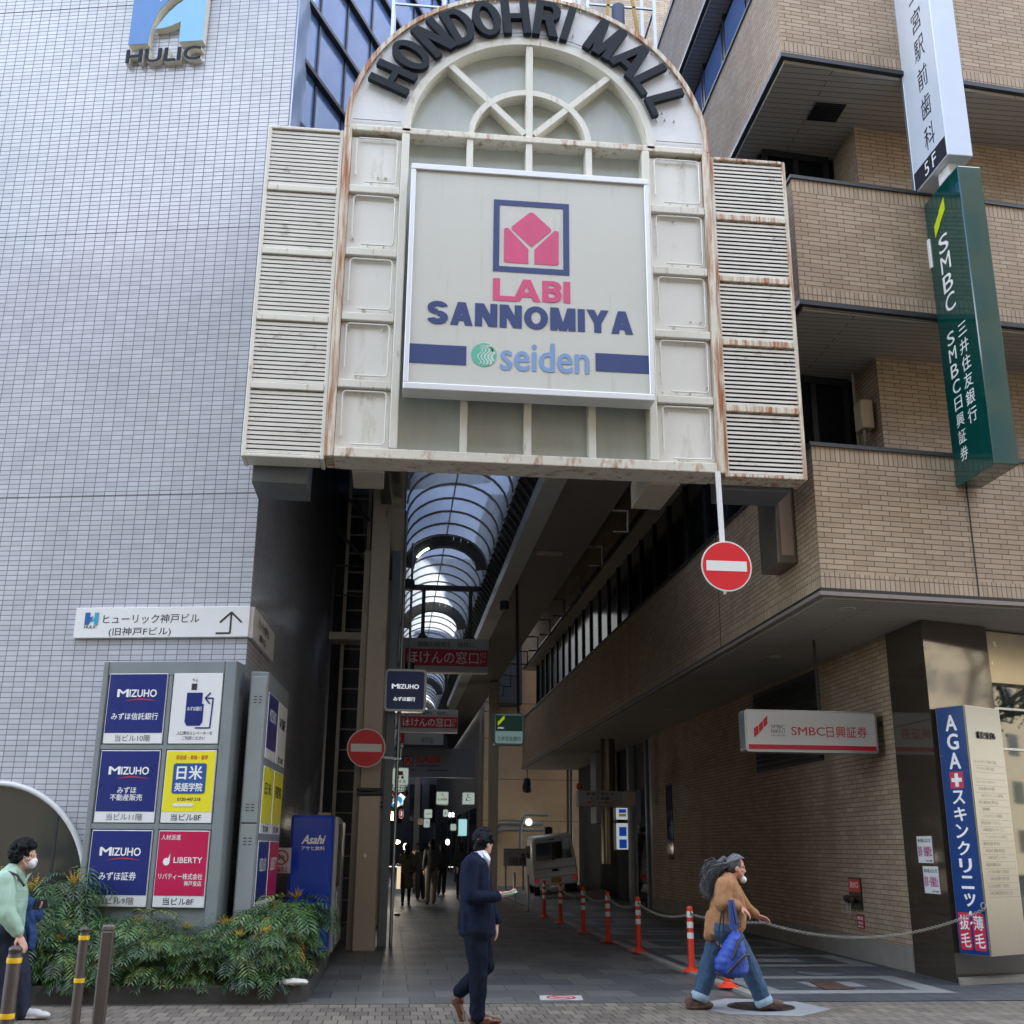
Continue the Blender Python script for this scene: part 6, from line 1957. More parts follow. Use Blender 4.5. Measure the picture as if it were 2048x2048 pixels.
def shrub_mesh(seed, flowers):
    rn = random.Random(seed)
    fo_, st, fl = MB(), MB(), MB()
    for s in range(11):
        a = rn.uniform(0, 2 * pi); r = rn.uniform(.0, .27)
        h = rn.uniform(.20, .86)
        base = Vector((r * .4 * cos(a), r * .4 * sin(a), 0))
        top = Vector((r * cos(a), r * sin(a), h))
        st.tube([base, base.lerp(top, .5) + Vector((.02, .01, 0)), top], [.011, .009, .006], 6)
        nf = rn.randint(11, 15)
        for k in range(nf):
            g = 2 * pi * k / nf + rn.uniform(-.25, .25)
            el = rn.uniform(-.05, .95)
            d = Vector((cos(g) * cos(el), sin(g) * cos(el), sin(el)))
            frond(fo_, top + Vector((0, 0, rn.uniform(-.06, .02))), d, rn.uniform(.26, .42), rn, rn.choice((0, 0, 1, 1, 2, 3)))
        if flowers and s < flowers:
            for k in range(12):
                g = 2 * pi * k / 12 + rn.uniform(-.2, .2); el = rn.uniform(.55, 1.35)
                d = Vector((cos(g) * cos(el), sin(g) * cos(el), sin(el)))
                L_ = rn.uniform(.10, .17)
                p0_ = top + Vector((0, 0, .13))
                for j in range(7):
                    c_ = p0_ + d * (L_ * (j + 1) / 7)
                    rr_ = .014 * (1 - j / 10)
                    fl.ell(c_, (rr_, rr_, rr_), None, 5, 3)
    return fo_, st, fl
variants = []
for i, nfl in enumerate((0, 2, 3, 1)):
    variants.append(tuple(b_ for b_ in shrub_mesh(11 + i, nfl)))
vmesh = []
for i, (fo_, st, fl) in enumerate(variants):
    vmesh.append((fo_.mesh('foliage', LEAFM), st.mesh('stems', STEM), fl.mesh('flowers', YL) if fl.v else None))
rs = random.Random(21)
spots = []
labels_sh = ['at the far left of the bed behind the young man', 'under the arched window beside the young man', 'behind the slim bollards', 'behind the plain square post', 'below the navy bottom-left pylon panel',
             'below the crimson pylon panel', 'right under the tenant pylon', 'between the two pylons', 'beside the end-on pylon', 'at the right end of the bed', 'before the blue vending machine', 'at the corner kerb by the mall path']
k = 0
for row, (y, zs, xs) in enumerate(((12.76, .82, (-4.25, -3.75, -3.25, -2.78, -2.32, -1.88, -1.45, -1.16)), (13.25, 1.0, (-4.4, -3.95, -3.48, -2.98, -2.5, -2.05, -1.62, -1.2)), (13.7, 1.05, (-4.6, -3.6, -3.2, -1.25)), (14.4, 1.1, (-1.28,)), (15.2, 1.1, (-1.27,)))):
    for x in xs:
        spots.append((x + rs.uniform(-.06, .06), y + rs.uniform(-.08, .08), zs * rs.uniform(.9, 1.1), row))
rowname = ['front-row', 'middle-row', 'back-row', 'back-row', 'back-row']
def where(x, row):
    if row == 3: return 'between the end-on pylon and the kerb'
    if row == 4: return 'just before the blue vending machine'
    i = min(7, max(0, int((x + 4.7) / .47)))
    return ['at the far left of the bed behind the young man', 'under the arched window by the young man', 'behind the yellow-banded bollard', 'behind the plain square post', 'below the navy bottom pylon panel', 'below the crimson pylon panel', 'below the side of the tenant pylon', 'at the right end by the mall path'][i]
used_l = {}
for i, (x, y, sc, row) in enumerate(spots):
    vi = (i * 7 + row * 3) % 4
    if row >= 3:
        vi = 2
    adj = ['leafy', 'yellow flowering', 'many-flowered', 'dense dark'][vi]
    lab = '%s %s mahonia shrub %s' % (adj, rowname[row], where(x, row))
    if lab in used_l:
        lab = lab.replace(' mahonia shrub', ' taller bush')
    used_l[lab] = 1
    t = thing('mahonia_shrub', lab, 'shrub', (x, y, .11), rs.uniform(0, 6.28), 'mahonia shrubs in the planter')
    hz = sc * (.72 if -3.55 < x < -1.3 else .90) * (1.25 if x < -3.55 and row >= 1 else 1.0)
    t.scale = (sc * 1.05, sc * 1.05, hz)
    for nm, me in zip(('foliage', 'stem', 'flower_head'), vmesh[vi]):
        if me:
            o = bpy.data.objects.new(nm, me); COL.objects.link(o); o.parent = t
# dry orange fronds near the vending machine
t = thing('dry_frond', 'orange withered fern-like frond hanging over the right shrubs', 'dead leaves')
mb = MB(); rn = random.Random(5)
for k in range(3):
    frond(mb, Vector((-1.15 + .05 * k, 13.0, .85 - .05 * k)), Vector((-.8 + .7 * k, -.5, -.2 - .2 * k)), .34, rn, 0)
mb.build('leaflet', OLDL, t)
# white cloth on the kerb
t = thing('paper_bundle', 'crumpled white paper bundle lying on the planter kerb end', 'litter')
mb = MB()
rn = random.Random(9)
mb.ell((-.92, 12.50, .20), (.14, .06, .035), None, 16, 8)
mb.v = [p + Vector((rn.uniform(-.012, .012), rn.uniform(-.012, .012), rn.uniform(-.008, .008))) for p in mb.v]
mb.build('paper', mat('white_paper', hexc('D8D4CF'), .8), t)

# ================================================================ PEOPLE
WORK = bpy.data.scenes.new('work')
def blob(name, mb, voxel, m, parent, smooth=5, fac=.5, disp=0.0, dscale=9.0, seed=0):
    """closes the overlapping volumes into one continuous surface"""
    me = mb.mesh(name, m)
    o = bpy.data.objects.new(name, me)
    WORK.collection.objects.link(o)
    r = o.modifiers.new('r', 'REMESH'); r.mode = 'VOXEL'; r.voxel_size = voxel; r.use_smooth_shade = True
    s = o.modifiers.new('s', 'SMOOTH'); s.iterations = smooth; s.factor = fac
    with bpy.context.temp_override(scene=WORK, view_layer=WORK.view_layers[0]):
        dg = bpy.context.evaluated_depsgraph_get()
        dg.update()
    new = bpy.data.meshes.new_from_object(o.evaluated_get(dg))
    o.modifiers.clear()
    WORK.collection.objects.unlink(o)
    COL.objects.link(o)
    if disp > 0:
        from mathutils import noise
        n_ = len(new.vertices)
        new.update()
        cs = [v.co.copy() for v in new.vertices]
        ns = [v.normal.copy() for v in new.vertices]
        flat = []
        for c, q in zip(cs, ns):
            d = noise.noise(Vector((c.x * dscale + seed, c.y * dscale, c.z * dscale * .7))) + .5 * noise.noise(Vector((c.x * dscale * 2.3, c.y * dscale * 2.3 + seed, c.z * dscale * 1.4)))
            flat += list(c + q * d * disp)
        new.vertices.foreach_set('co', flat)
        new.update()
    o.data = new
    new.name = name
    new.materials.clear(); new.materials.append(m)
    for p in new.polygons:
        p.use_smooth = True
    o.parent = parent
    return o
def limb(mb, pts, rs, flat=None):
    pts = [Vector(p) for p in pts]
    P, Rr = [], []
    for i in range(len(pts) - 1):
        for k in range(6):
            t_ = k / 6
            P.append(pts[i].lerp(pts[i + 1], t_)); Rr.append(rs[i] + (rs[i + 1] - rs[i]) * t_)
    P.append(pts[-1]); Rr.append(rs[-1])
    for i in range(len(P) - 1):
        mb.tube([P[i], P[i + 1]], [Rr[i], Rr[i + 1]], 14)
        mb.ell(P[i], (Rr[i],) * 3, None, 14, 8)
    mb.ell(P[-1], (Rr[-1],) * 3, None, 14, 8)
def hand(mb, w, d, palm, curl=.5, s=1.0, thumb=1):
    """palm and five jointed fingers: w wrist, d pointing direction, palm = palm normal"""
    w, d, palm = Vector(w), Vector(d).normalized(), Vector(palm)
    side = d.cross(palm).normalized()
    palm = side.cross(d).normalized()
    Mx = Matrix((side, d, palm)).transposed()
    mb.ell(w + d * .045 * s, (.040 * s, .055 * s, .017 * s), Mx, 12, 8)
    for i, (off, L) in enumerate(((-.028, .070), (-.010, .080), (.009, .074), (.027, .058))):
        p = w + d * .085 * s + side * off * s
        a = .25 * curl
        pts = [w + d * .05 * s + side * off * .9 * s, p]
        dv = d.copy()
        for j, f in enumerate((.45, .32, .25)):
            g = curl * (.55 + .35 * j)
            dv = (dv * cos(g) + palm * sin(g)).normalized()
            pts.append(pts[-1] + dv * L * f * s)
        limb(mb, pts, [.0095 * s, .0095 * s, .0085 * s, .0078 * s, .0065 * s])
    p = w + d * .02 * s + side * (-.032 * thumb) * s
    limb(mb, [p, p + (d * .6 + side * -.7 * thumb + palm * .3).normalized() * .035 * s, p + (d * .6 + side * -.7 * thumb + palm * .3).normalized() * .035 * s + (d * .9 + palm * .5).normalized() * .032 * s], [.013 * s, .0105 * s, .008 * s])
def head(mb, c, f, s=1.0, up=Vector((0, 0, 1))):
    """skull, jaw, brow, nose, lips, ears; c centre, f facing"""
    f = Vector(f).normalized(); up = (Vector(up) - f * f.dot(up)).normalized(); r = f.cross(up).normalized()
    Mx = Matrix((r, f, up)).transposed(); c = Vector(c)
    E_ = lambda x, y, z, a, b_, d: mb.ell(c + (r * x + f * y + up * z) * s, (a * s, b_ * s, d * s), Mx, 16, 10)
    E_(0, -.012, .032, .074, .092, .085)
    E_(0, .022, -.035, .062, .068, .075)
    E_(0, .052, -.078, .036, .036, .028)
    E_(0, .068, .020, .055, .020, .016)
    E_(0, .086, -.012, .011, .014, .026); E_(0, .096, -.024, .014, .014, .011)
    E_(0, .080, -.052, .022, .012, .007); E_(0, .078, -.063, .020, .011, .007)
    for s_ in (-1, 1):
        E_(s_ * .040, .058, -.020, .022, .018, .020)
        E_(s_ * .074, -.005, -.012, .012, .022, .032)
    return r, f, up
def face_parts(root, c, f, s=1.0, mask=None, brow=True):
    f = Vector(f).normalized(); up = Vector((0, 0, 1)); r = f.cross(up).normalized(); c = Vector(c)
    mb = MB()
    for s_ in (-1, 1):
        mb.ell(c + (r * s_ * .032 + f * .073 + up * .003) * s, (.010 * s, .008 * s, .007 * s), None, 10, 6)
    mb.build('eyes', mat('eye_white', hexc('D8D2CA'), .2), root)
    mb = MB()
    for s_ in (-1, 1):
        mb.ell(c + (r * s_ * .032 + f * .081 + up * .003) * s, (.005 * s, .004 * s, .005 * s), None, 8, 5)
        mb.bar(c + (r * s_ * .018 + f * .083 + up * .024) * s, c + (r * s_ * .050 + f * .068 + up * .026) * s, .006 * s, .007 * s)
    mb.build('eyebrows', mat('dark_brow', (.012, .01, .009), .6), root)
SKIN = mat('warm_skin', hexc('C98F78'), .5, var=.07, vscale=18)
SKIN2 = mat('light_skin', hexc('D3A38D'), .5, var=.06, vscale=18)
HAIRB = mat('black_hair', (.010, .010, .012), .6, var=.3, vscale=60, spec=.12)
def person(label, x, y, group=None):
    return thing('person', label, 'person', (x, y, 0), 0, group)
def rebase(root):
    for o in list(root.children):
        o.location = o.location - root.location
def shoe(mb, heel, toe, up=Vector((0, 0, 1)), w=.045, h=.055):
    heel, toe, up = Vector(heel), Vector(toe), Vector(up)
    d = (toe - heel); L = d.length; d.normalize(); s = d.cross(up).normalized(); u = s.cross(d)
    Mx = Matrix((s, d, u)).transposed()
    mb.ell(heel + d * .05 + u * h * .75, (w * .85, .06, h), Mx, 14, 8)
    mb.ell(heel + d * L * .45 + u * h * .55, (w * .92, L * .36, h * .62), Mx, 14, 8)
    mb.ell(heel + d * L * .74 + u * h * .42, (w * 1.05, L * .27, h * .46), Mx, 14, 8)
    mb.ell(heel + d * L * .46 + u * h * .16, (w * .95, L * .52, h * .2), Mx, 14, 8)
Y_ = Vector((0, 1, 0))

# ---- man in the navy suit, walking right, head turned away
m1_ = person('man in a navy suit with brown shoes walking past with a phone in hand', .85, 11.1)
SUIT = mat('navy_suit_cloth', hexc('151C30'), .85, spec=.15, var=.15, vscale=30, bump=.15, bscale=220)
SUITD = mat('navy_trouser_cloth', hexc('101624'), .85, spec=.15, var=.15, vscale=30, bump=.15, bscale=220)
hc = Vector((0.909, 11.100, 1.590)); ff = Vector((.80, .60, 0)).normalized()
mb = MB()
head(mb, hc + Vector((0, 0, -.005)), ff, .98)
limb(mb, [(0.877, 11.100, 1.464), hc + Vector((.0, 0, -.06))], [.048, .052])
limb(mb, [(0.860, 11.120, 1.362), (0.859, 11.120, 1.122), (0.861, 11.120, 0.764)], [.11, .12, .12])
wr = Vector((1.051, 10.900, 1.124)); hand(mb, wr, (.95, -.05, .12), (.1, .5, .8), .38, 1.0, 1)
limb(mb, [(0.787, 10.880, 1.094), wr], [.042, .031])
wl_ = Vector((1.065, 11.360, 0.838)); hand(mb, wl_, (.12, .0, -1), (-1, .2, 0), .35, .95, -1)
limb(mb, [(0.910, 11.300, 1.388), (0.961, 11.360, 1.094), wl_], [.05, .042, .032])
for hip, kn, an in (((0.839, 11.020, 0.706), (0.878, 11.000, 0.388), (0.870, 11.000, 0.066)), ((0.883, 11.200, 0.692), (0.962, 11.200, 0.473), (0.703, 11.200, 0.240))):
    limb(mb, [hip, kn, an], [.075, .05, .038])
blob('body', mb, .0055, SKIN2, m1_, 4)
mb = MB()
sh_n, el_n = Vector((0.773, 10.900, 1.403)), Vector((0.771, 10.860, 1.099))
limb(mb, [sh_n, el_n, Vector((1.026, 10.900, 1.108))], [.078, .068, .052])
limb(mb, [(0.920, 11.300, 1.388), (0.973, 11.360, 1.094), (1.067, 11.360, 0.871)], [.074, .062, .05])
for (px_a, px_b, yy, dy) in (((130, 380), 400, 0, .17),):
    pass
rows_ = [((0.857, 11.100, 1.463), .085, .10), ((0.828, 11.100, 1.391), .135, .205), ((0.827, 11.100, 1.275), .148, .20), ((0.838, 11.100, 1.123), .155, .185), ((0.855, 11.100, 0.981), .165, .185), ((0.860, 11.100, 0.859), .178, .195), ((0.860, 11.100, 0.756), .180, .20)]
for i in range(len(rows_) - 1):
    for k in range(5):
        t_ = k / 5
        a, b_ = rows_[i], rows_[i + 1]
        c_ = Vector(a[0]).lerp(Vector(b_[0]), t_)
        mb.ell(c_, (a[1] + (b_[1] - a[1]) * t_, a[2] + (b_[2] - a[2]) * t_, .06), None, 22, 8)
jk = blob('suit_jacket', mb, .008, SUIT, m1_, 14, .5, .008, 11)
mb = MB()
bk = Vector((0.675, 11.000, 0.837))
mb.add([(bk.x, 10.98, bk.z + .14), (bk.x - .012, 10.95, bk.z - .02), (bk.x + .02, 10.93, bk.z - .02), (bk.x + .02, 10.95, bk.z + .14)], [(0, 1, 2, 3)])
mb.build('jacket_vent', SUITD, m1_)
mb = MB()
limb(mb, [(0.846, 11.020, 0.743), (0.872, 11.000, 0.406), (0.867, 11.000, 0.062)], [.115, .085, .072])
limb(mb, [(0.889, 11.180, 0.731), (0.955, 11.200, 0.473), (0.717, 11.200, 0.253)], [.115, .082, .066])
limb(mb, [(0.859, 11.020, 0.789), (0.872, 11.180, 0.778)], [.13, .13])
blob('trousers', mb, .008, SUITD, m1_, 4, .5, .010, 13, 3)
mb = MB()
BRSH = mat('brown_leather_shoe', hexc('5E3826'), .3, var=.15, vscale=14)
gx_ = Vector((0.792, 11.000, 0.003)).x
shoe(mb, (gx_ + .01, 11.0, .004), (gx_ + .30, 10.97, .004), w=.046, h=.062)
hh, tt = Vector((0.636, 11.200, 0.203)), Vector((0.730, 11.200, -0.023))
dd = (tt - hh).normalized()
shoe(mb, hh, hh + dd * .285, up=Vector((.9, 0, .35)), w=.046, h=.062)
sho = blob('shoes', mb, .006, BRSH, m1_, 3)
mb = MB()
for k in range(60):
    rn = random.Random(k)
    a, e_ = rn.uniform(0, 2 * pi), rn.uniform(-.35, 1.5)
    d = Vector((cos(a) * cos(e_), sin(a) * cos(e_), sin(e_)))
    if d.dot(ff) > .55 and d.z < .55:
        continue
    mb.ell(hc + Vector((0, 0, .03)) + Vector((d.x * .085, d.y * .085, d.z * .09)), (.032, .032, .034), None, 8, 6)
mb.ell(hc + Vector((0, 0, .035)) - ff * .012, (.088, .093, .098), None, 18, 12)
mb.ell(hc + Vector((0, 0, -.05)) - ff * .055, (.062, .05, .06), None, 14, 8)
blob('hair', mb, .006, HAIRB, m1_, 1, .5, .007, 80)
mb = MB()
a0_ = Vector((0.847, 11.020, 1.502)); a1_ = Vector((0.961, 11.000, 1.412)); a2_ = Vector((0.952, 11.000, 1.360))
mb.add([a0_, a0_ + Vector((.03, -.02, .012)), a1_ + Vector((.005, -.02, .0)), a2_, a1_ + Vector((-.06, -.04, -.015))], [(0, 1, 2, 3, 4)])
limb(mb, [(0.875, 11.080, 1.483), (0.919, 11.050, 1.438)], [.068, .055])
mb.build('shirt_collar', mat('white_shirt', hexc('DDE0EA'), .7), m1_)
rebase(m1_)
ph = thing('phone', 'pale green phone held in the suited man\'s hand', 'phone')
pc = Vector((1.142, 10.900, 1.141))
mb = MB(); mb.bbox(-.07, .075, -.036, .036, -.005, .005, .004)
Mx = Matrix.Translation(pc) @ Matrix.Rotation(radians(-10), 4, 'Y') @ Matrix.Rotation(radians(12), 4, 'X')
mb.v = [Mx @ p for p in mb.v]; mb.build('casing', mat('pale_green_phone', hexc('8FBBA6'), .3), ph)

# ---- woman in the brown shirt
wo_ = person('woman in a brown shirt and cuffed jeans striding with a long grey ponytail', 3.5, 11.8)
BRSHIRT = mat('brown_cotton', hexc('9A6E48'), .85, var=.10, vscale=14, bump=.1, bscale=150)
JEAN = mat('blue_denim', hexc('2E4A66'), .8, var=.28, vscale=12, stretch=(1, 1, .5), bump=.12, bscale=240)
CUFF = mat('pale_denim_cuff', hexc('8FA3B3'), .85, var=.12, vscale=20)
hc = Vector((3.611, 11.800, 1.365)); ff = Vector((1, -.06, -.12)).normalized()
mb = MB()
head(mb, hc, ff, 1.0)
limb(mb, [(3.501, 11.800, 1.257), hc + Vector((-.03, 0, -.06))], [.07, .06])
limb(mb, [(3.492, 11.800, 1.176), (3.497, 11.800, 0.945), (3.468, 11.800, 0.696)], [.13, .14, .13])
wr = Vector((3.567, 11.580, 0.991)); hand(mb, wr, (.75, -.05, -.55), (-.5, .4, -.6), .42, .98, 1)
limb(mb, [(3.411, 11.600, 1.173), (3.383, 11.550, 1.011), wr], [.06, .045, .033])
wr2 = Vector((3.877, 12.020, 0.885)); hand(mb, wr2, (.93, -.1, -.28), (-.1, -.35, -.9), .50, .98, -1)
limb(mb, [(3.617, 12.000, 1.150), (3.757, 12.050, 0.973), wr2], [.06, .045, .033])
limb(mb, [(3.470, 11.880, 0.690), (3.317, 11.900, 0.432), (3.183, 11.900, 0.043)], [.09, .06, .04])
limb(mb, [(3.461, 11.700, 0.703), (3.669, 11.700, 0.392), (3.805, 11.700, 0.065)], [.09, .06, .04])
blob('body', mb, .0055, SKIN, wo_, 4)
face_parts(wo_, hc, ff, 1.0)
mb = MB()
rows_ = [((3.519, 11.800, 1.278), .075, .10), ((3.493, 11.800, 1.207), .125, .19), ((3.504, 11.800, 1.095), .165, .20), ((3.506, 11.800, 0.975), .19, .20), ((3.494, 11.800, 0.875), .20, .21), ((3.473, 11.800, 0.785), .205, .215), ((3.442, 11.800, 0.714), .185, .205)]
for i in range(len(rows_) - 1):
    for k in range(5):
        t_ = k / 5
        a, b_ = rows_[i], rows_[i + 1]
        c_ = Vector(a[0]).lerp(Vector(b_[0]), t_)
        mb.ell(c_, (a[1] + (b_[1] - a[1]) * t_, a[2] + (b_[2] - a[2]) * t_, .05), None, 22, 8)
limb(mb, [(3.352, 11.800, 0.874), (3.313, 11.800, 0.716)], [.09, .075])
limb(mb, [(3.423, 11.620, 1.192), (3.381, 11.560, 1.021), (3.541, 11.580, 0.996)], [.090, .080, .055])
limb(mb, [(3.612, 11.980, 1.161), (3.758, 12.050, 0.984), (3.861, 12.020, 0.895)], [.085, .068, .048])
blob('shirt', mb, .008, BRSHIRT, wo_, 14, .5, .009, 13, 5)
mb = MB()
limb(mb, [(3.461, 11.880, 0.730), (3.329, 11.900, 0.441), (3.213, 11.900, 0.140)], [.135, .100, .085])
limb(mb, [(3.468, 11.720, 0.741), (3.670, 11.700, 0.401), (3.787, 11.700, 0.123)], [.135, .100, .085])
limb(mb, [(3.484, 11.880, 0.750), (3.437, 11.720, 0.761)], [.14, .14])
blob('jeans', mb, .008, JEAN, wo_, 4, .5, .009, 16, 8)
mb = MB()
for a, b_ in (((3.214, 11.900, 0.149), (3.187, 11.900, 0.077)), ((3.785, 11.700, 0.130), (3.812, 11.700, 0.063))):
    a, b_ = Vector(a), Vector(b_)
    mb.tube([a, a.lerp(b_, .04), a.lerp(b_, .5), a.lerp(b_, .96), b_], [.080, .090, .094, .092, .080], 20)
mb.build('cuffs', CUFF, wo_)
mb = MB()
x0 = Vector((3.052, 11.900, -0.013)).x; x1 = Vector((3.314, 11.900, -0.015)).x
shoe(mb, (x0, 11.9, .003), (x1 + .02, 11.88, .003), w=.05, h=.085)
x0 = Vector((3.733, 11.700, 0.009)).x; x1 = Vector((3.982, 11.700, 0.008)).x
shoe(mb, (x0, 11.7, .02), (x1 + .02, 11.68, .045), w=.05, h=.085)
blob('shoes', mb, .006, mat('brown_suede', hexc('5F4A40'), .8, var=.2, vscale=20), wo_, 3)
GH = [mat('grey_hair', hexc('4A4B50'), .55, var=.3, vscale=60), mat('silver_hair', hexc('7C7E83'), .5, var=.2, vscale=60), mat('dark_grey_hair', hexc('26272B'), .55, var=.3, vscale=60)]
mb = MB()
hu = Vector((0, 0, 1))
mb.ell(hc + Vector((-.020, 0, .036)), (.092, .082, .082), None, 20, 12, 0)
mb.ell(hc + Vector((-.055, 0, -.005)), (.068, .080, .075), None, 16, 10, 2)
rn = random.Random(4)
for k in range(46):
    a = rn.uniform(-1.3, 1.3)
    p0_ = hc + Vector((.055 + rn.uniform(-.02, .02), .082 * sin(a), .085 + .02 * cos(a)))
    p1_ = hc + Vector((-.02, .093 * sin(a), .095 * cos(a) + .045))
    p2_ = hc + Vector((-.115, .03 * sin(a), .03))
    mb.tube([p0_, (p0_ + p1_) / 2 + Vector((0, 0, .012)), p1_, (p1_ + p2_) / 2 + Vector((-.02, 0, .01)), p2_], [.003, .006, .007, .006, .005], 6, mi=rn.choice((0, 0, 1, 2)))
root_ = hc + Vector((-.12, 0, .035))
ends = [(3.313, 11.800, 1.095), (3.280, 11.800, 1.216), (3.262, 11.800, 1.175), (3.361, 11.800, 1.176), (3.293, 11.800, 1.125), (3.419, 11.800, 1.257), (3.289, 11.800, 1.297)]
core = [hc + Vector((-.07, 0, .035)), Vector((3.484, 11.800, 1.457)), Vector((3.408, 11.800, 1.379)), Vector((3.354, 11.800, 1.277)), Vector((3.322, 11.800, 1.175))]
for a, b_, r0, r1 in zip(core, core[1:], (.030, .028, .044, .038), (.028, .044, .038, .016)):
    mb.tube([a.lerp(b_, j / 4) for j in range(5)], [r0 + (r1 - r0) * j / 4 for j in range(5)], 12, mi=0)
    mb.ell(b_, (r1, r1, r1), None, 12, 8, 0)
for k in range(760):
    e_ = Vector(rn.choice(ends)) + Vector((rn.gauss(0, .03), rn.gauss(0, .035), rn.gauss(0, .05)))
    q0 = root_ + Vector((rn.gauss(0, .012), rn.gauss(0, .025), rn.gauss(0, .012)))
    md = q0.lerp(e_, .45) + Vector((-.06 + rn.gauss(0, .02), rn.gauss(0, .03), .025 + rn.gauss(0, .015)))
    m2_ = q0.lerp(e_, .78) + Vector((-.03 + rn.gauss(0, .015), rn.gauss(0, .02), .01))
    mb.tube([hc + Vector((-.08, q0.y - hc.y, .03)), q0, md, m2_, e_], [.0015, .0024, .0022, .0018, .0006], 3, mi=rn.choice((0, 0, 1, 2, 2)))
mb.build('hair', GH, wo_)
mb = MB()
mk = hc + ff * .070 + Vector((0, 0, -.108))
mb.ell(mk + Vector((0, -.0, 0)), (.034, .060, .036), None, 14, 8)
mb.tube([mk + Vector((0, -.055, .01)), hc + Vector((.035, -.082, -.05)), hc + Vector((-.0, -.088, .0))], .0028, 5)
mb.build('face_mask', mat('white_mask', hexc('E3E3E2'), .7), wo_)
mb = MB(); mb.lathe([(.088, -.018), (.093, 0), (.088, .018)], 20, (0, 0, 0)); mb.v = [p + Vector((3.442, 11.800, 0.714)) for p in mb.v]; mb.build('belt', BLACKF, wo_) if False else None
rebase(wo_)
# backpack hanging from her forearm
bp_ = thing('backpack', 'bright blue backpack with black zips hanging from the woman\'s forearm', 'backpack')
BBLUE = mat('blue_nylon', hexc('2A479C'), .6, var=.12, vscale=10, bump=.12, bscale=60)
mb = MB()
for (px_, rx_, rz_) in (((3.476, 11.500, 0.766), .030, .03), ((3.473, 11.490, 0.728), .055, .05), ((3.465, 11.480, 0.681), .080, .07), ((3.453, 11.470, 0.634), .105, .08), ((3.441, 11.460, 0.587), .128, .09), ((3.426, 11.455, 0.535), .150, .09), ((3.412, 11.450, 0.483), .172, .09), ((3.412, 11.450, 0.436), .176, .08), ((3.423, 11.450, 0.403), .16, .07)):
    mb.ell(px_, (rx_, .10 if rz_ > .06 else .04, rz_), None, 18, 12)
blob('pack', mb, .007, BBLUE, bp_, 22, .5, .006, 17, 2)
mb = MB()
def zipb(pts, r=.011):
    mb.tube(pts, r, 6)
zipb([(3.531, 11.400, 0.720), (3.470, 11.370, 0.680), (3.435, 11.355, 0.596), (3.392, 11.345, 0.521)], .015)
zipb([(3.584, 11.390, 0.550), (3.513, 11.345, 0.557), (3.444, 11.335, 0.494), (3.343, 11.360, 0.388)], .015)
zipb([(3.239, 11.430, 0.382), (3.333, 11.400, 0.356), (3.418, 11.410, 0.338)], .014)
mb.build('zip', BLACKF, bp_)
STB = mat('blue_strap', hexc('3F5C9E'), .7, var=.1)
mb = MB()
mb.bar((3.433, 11.460, 1.065), (3.439, 11.470, 0.797), .045, .012, up=(0, 1, 0)); mb.bar((3.449, 11.460, 1.065), (3.485, 11.450, 0.798), .045, .012, up=(0, 1, 0))
mb.build('strap', STB, bp_)
mb = MB()
mb.tube([(3.445, 11.448, 1.051), (3.474, 11.440, 0.838), (3.522, 11.440, 0.852), (3.514, 11.440, 0.809), (3.472, 11.440, 0.799)], .007, 6)
mb.tube([(3.343, 11.460, 0.962), (3.308, 11.500, 0.756), (3.312, 11.500, 0.603)], .008, 6); mb.tube([(3.359, 11.460, 0.962), (3.359, 11.500, 0.718), (3.354, 11.500, 0.603)], .009, 6)
mb.build('webbing', BLACKF, bp_)

# ---- young man at the left edge
bo = person('young man in a mint jacket and white mask with curly black hair at left', -3.3, 11.4)
MINT = mat('mint_cotton', hexc('9FBBA6'), .8, var=.07, vscale=10, bump=.1, bscale=180)
NAVT = mat('dark_navy_trousers', hexc('1B2136'), .8, var=.12, vscale=20)
hc = Vector((-3.411, 11.400, 1.422)); ff = Vector((1, -.10, 0)).normalized()
mb = MB()
head(mb, hc, ff, 1.0)
limb(mb, [(-3.495, 11.400, 1.286), hc + Vector((-.03, 0, -.06))], [.065, .056])
limb(mb, [(-3.540, 11.400, 1.214), (-3.518, 11.400, 0.982), (-3.493, 11.400, 0.736)], [.12, .12, .12])
wr = Vector((-3.312, 11.160, 0.741)); hand(mb, wr, (.55, -.05, -.85), (-.6, .6, -.4), .30, 1.0, 1)
limb(mb, [(-3.511, 11.200, 1.202), (-3.427, 11.140, 0.918), wr], [.06, .045, .034])
wr2 = Vector((-3.384, 11.620, 0.986)); hand(mb, wr2, (.95, -.25, .0), (0, -1, .1), .55, .98, -1)
limb(mb, [(-3.542, 11.600, 1.172), (-3.533, 11.660, 0.970), wr2], [.06, .045, .034])
limb(mb, [(-3.467, 11.300, 0.709), (-3.455, 11.300, 0.367), (-3.488, 11.300, 0.098)], [.09, .06, .04])
limb(mb, [(-3.483, 11.500, 0.694), (-3.346, 11.500, 0.345), (-3.292, 11.500, 0.037)], [.09, .06, .04])
blob('body', mb, .0055, SKIN2, bo, 4)
face_parts(bo, hc, ff, 1.0)
mb = MB()
rows_ = [((-3.508, 11.400, 1.318), .080, .10), ((-3.534, 11.400, 1.241), .13, .20), ((-3.523, 11.400, 1.125), .165, .20), ((-3.518, 11.400, 0.982), .17, .19), ((-3.519, 11.400, 0.859), .17, .19), ((-3.522, 11.400, 0.754), .165, .19)]
for i in range(len(rows_) - 1):
    for k in range(5):
        t_ = k / 5
        a, b_ = rows_[i], rows_[i + 1]
        c_ = Vector(a[0]).lerp(Vector(b_[0]), t_)
        mb.ell(c_, (a[1] + (b_[1] - a[1]) * t_, a[2] + (b_[2] - a[2]) * t_, .06), None, 22, 8)
limb(mb, [(-3.515, 11.220, 1.219), (-3.434, 11.150, 0.917), (-3.328, 11.160, 0.779)], [.092, .085, .062])
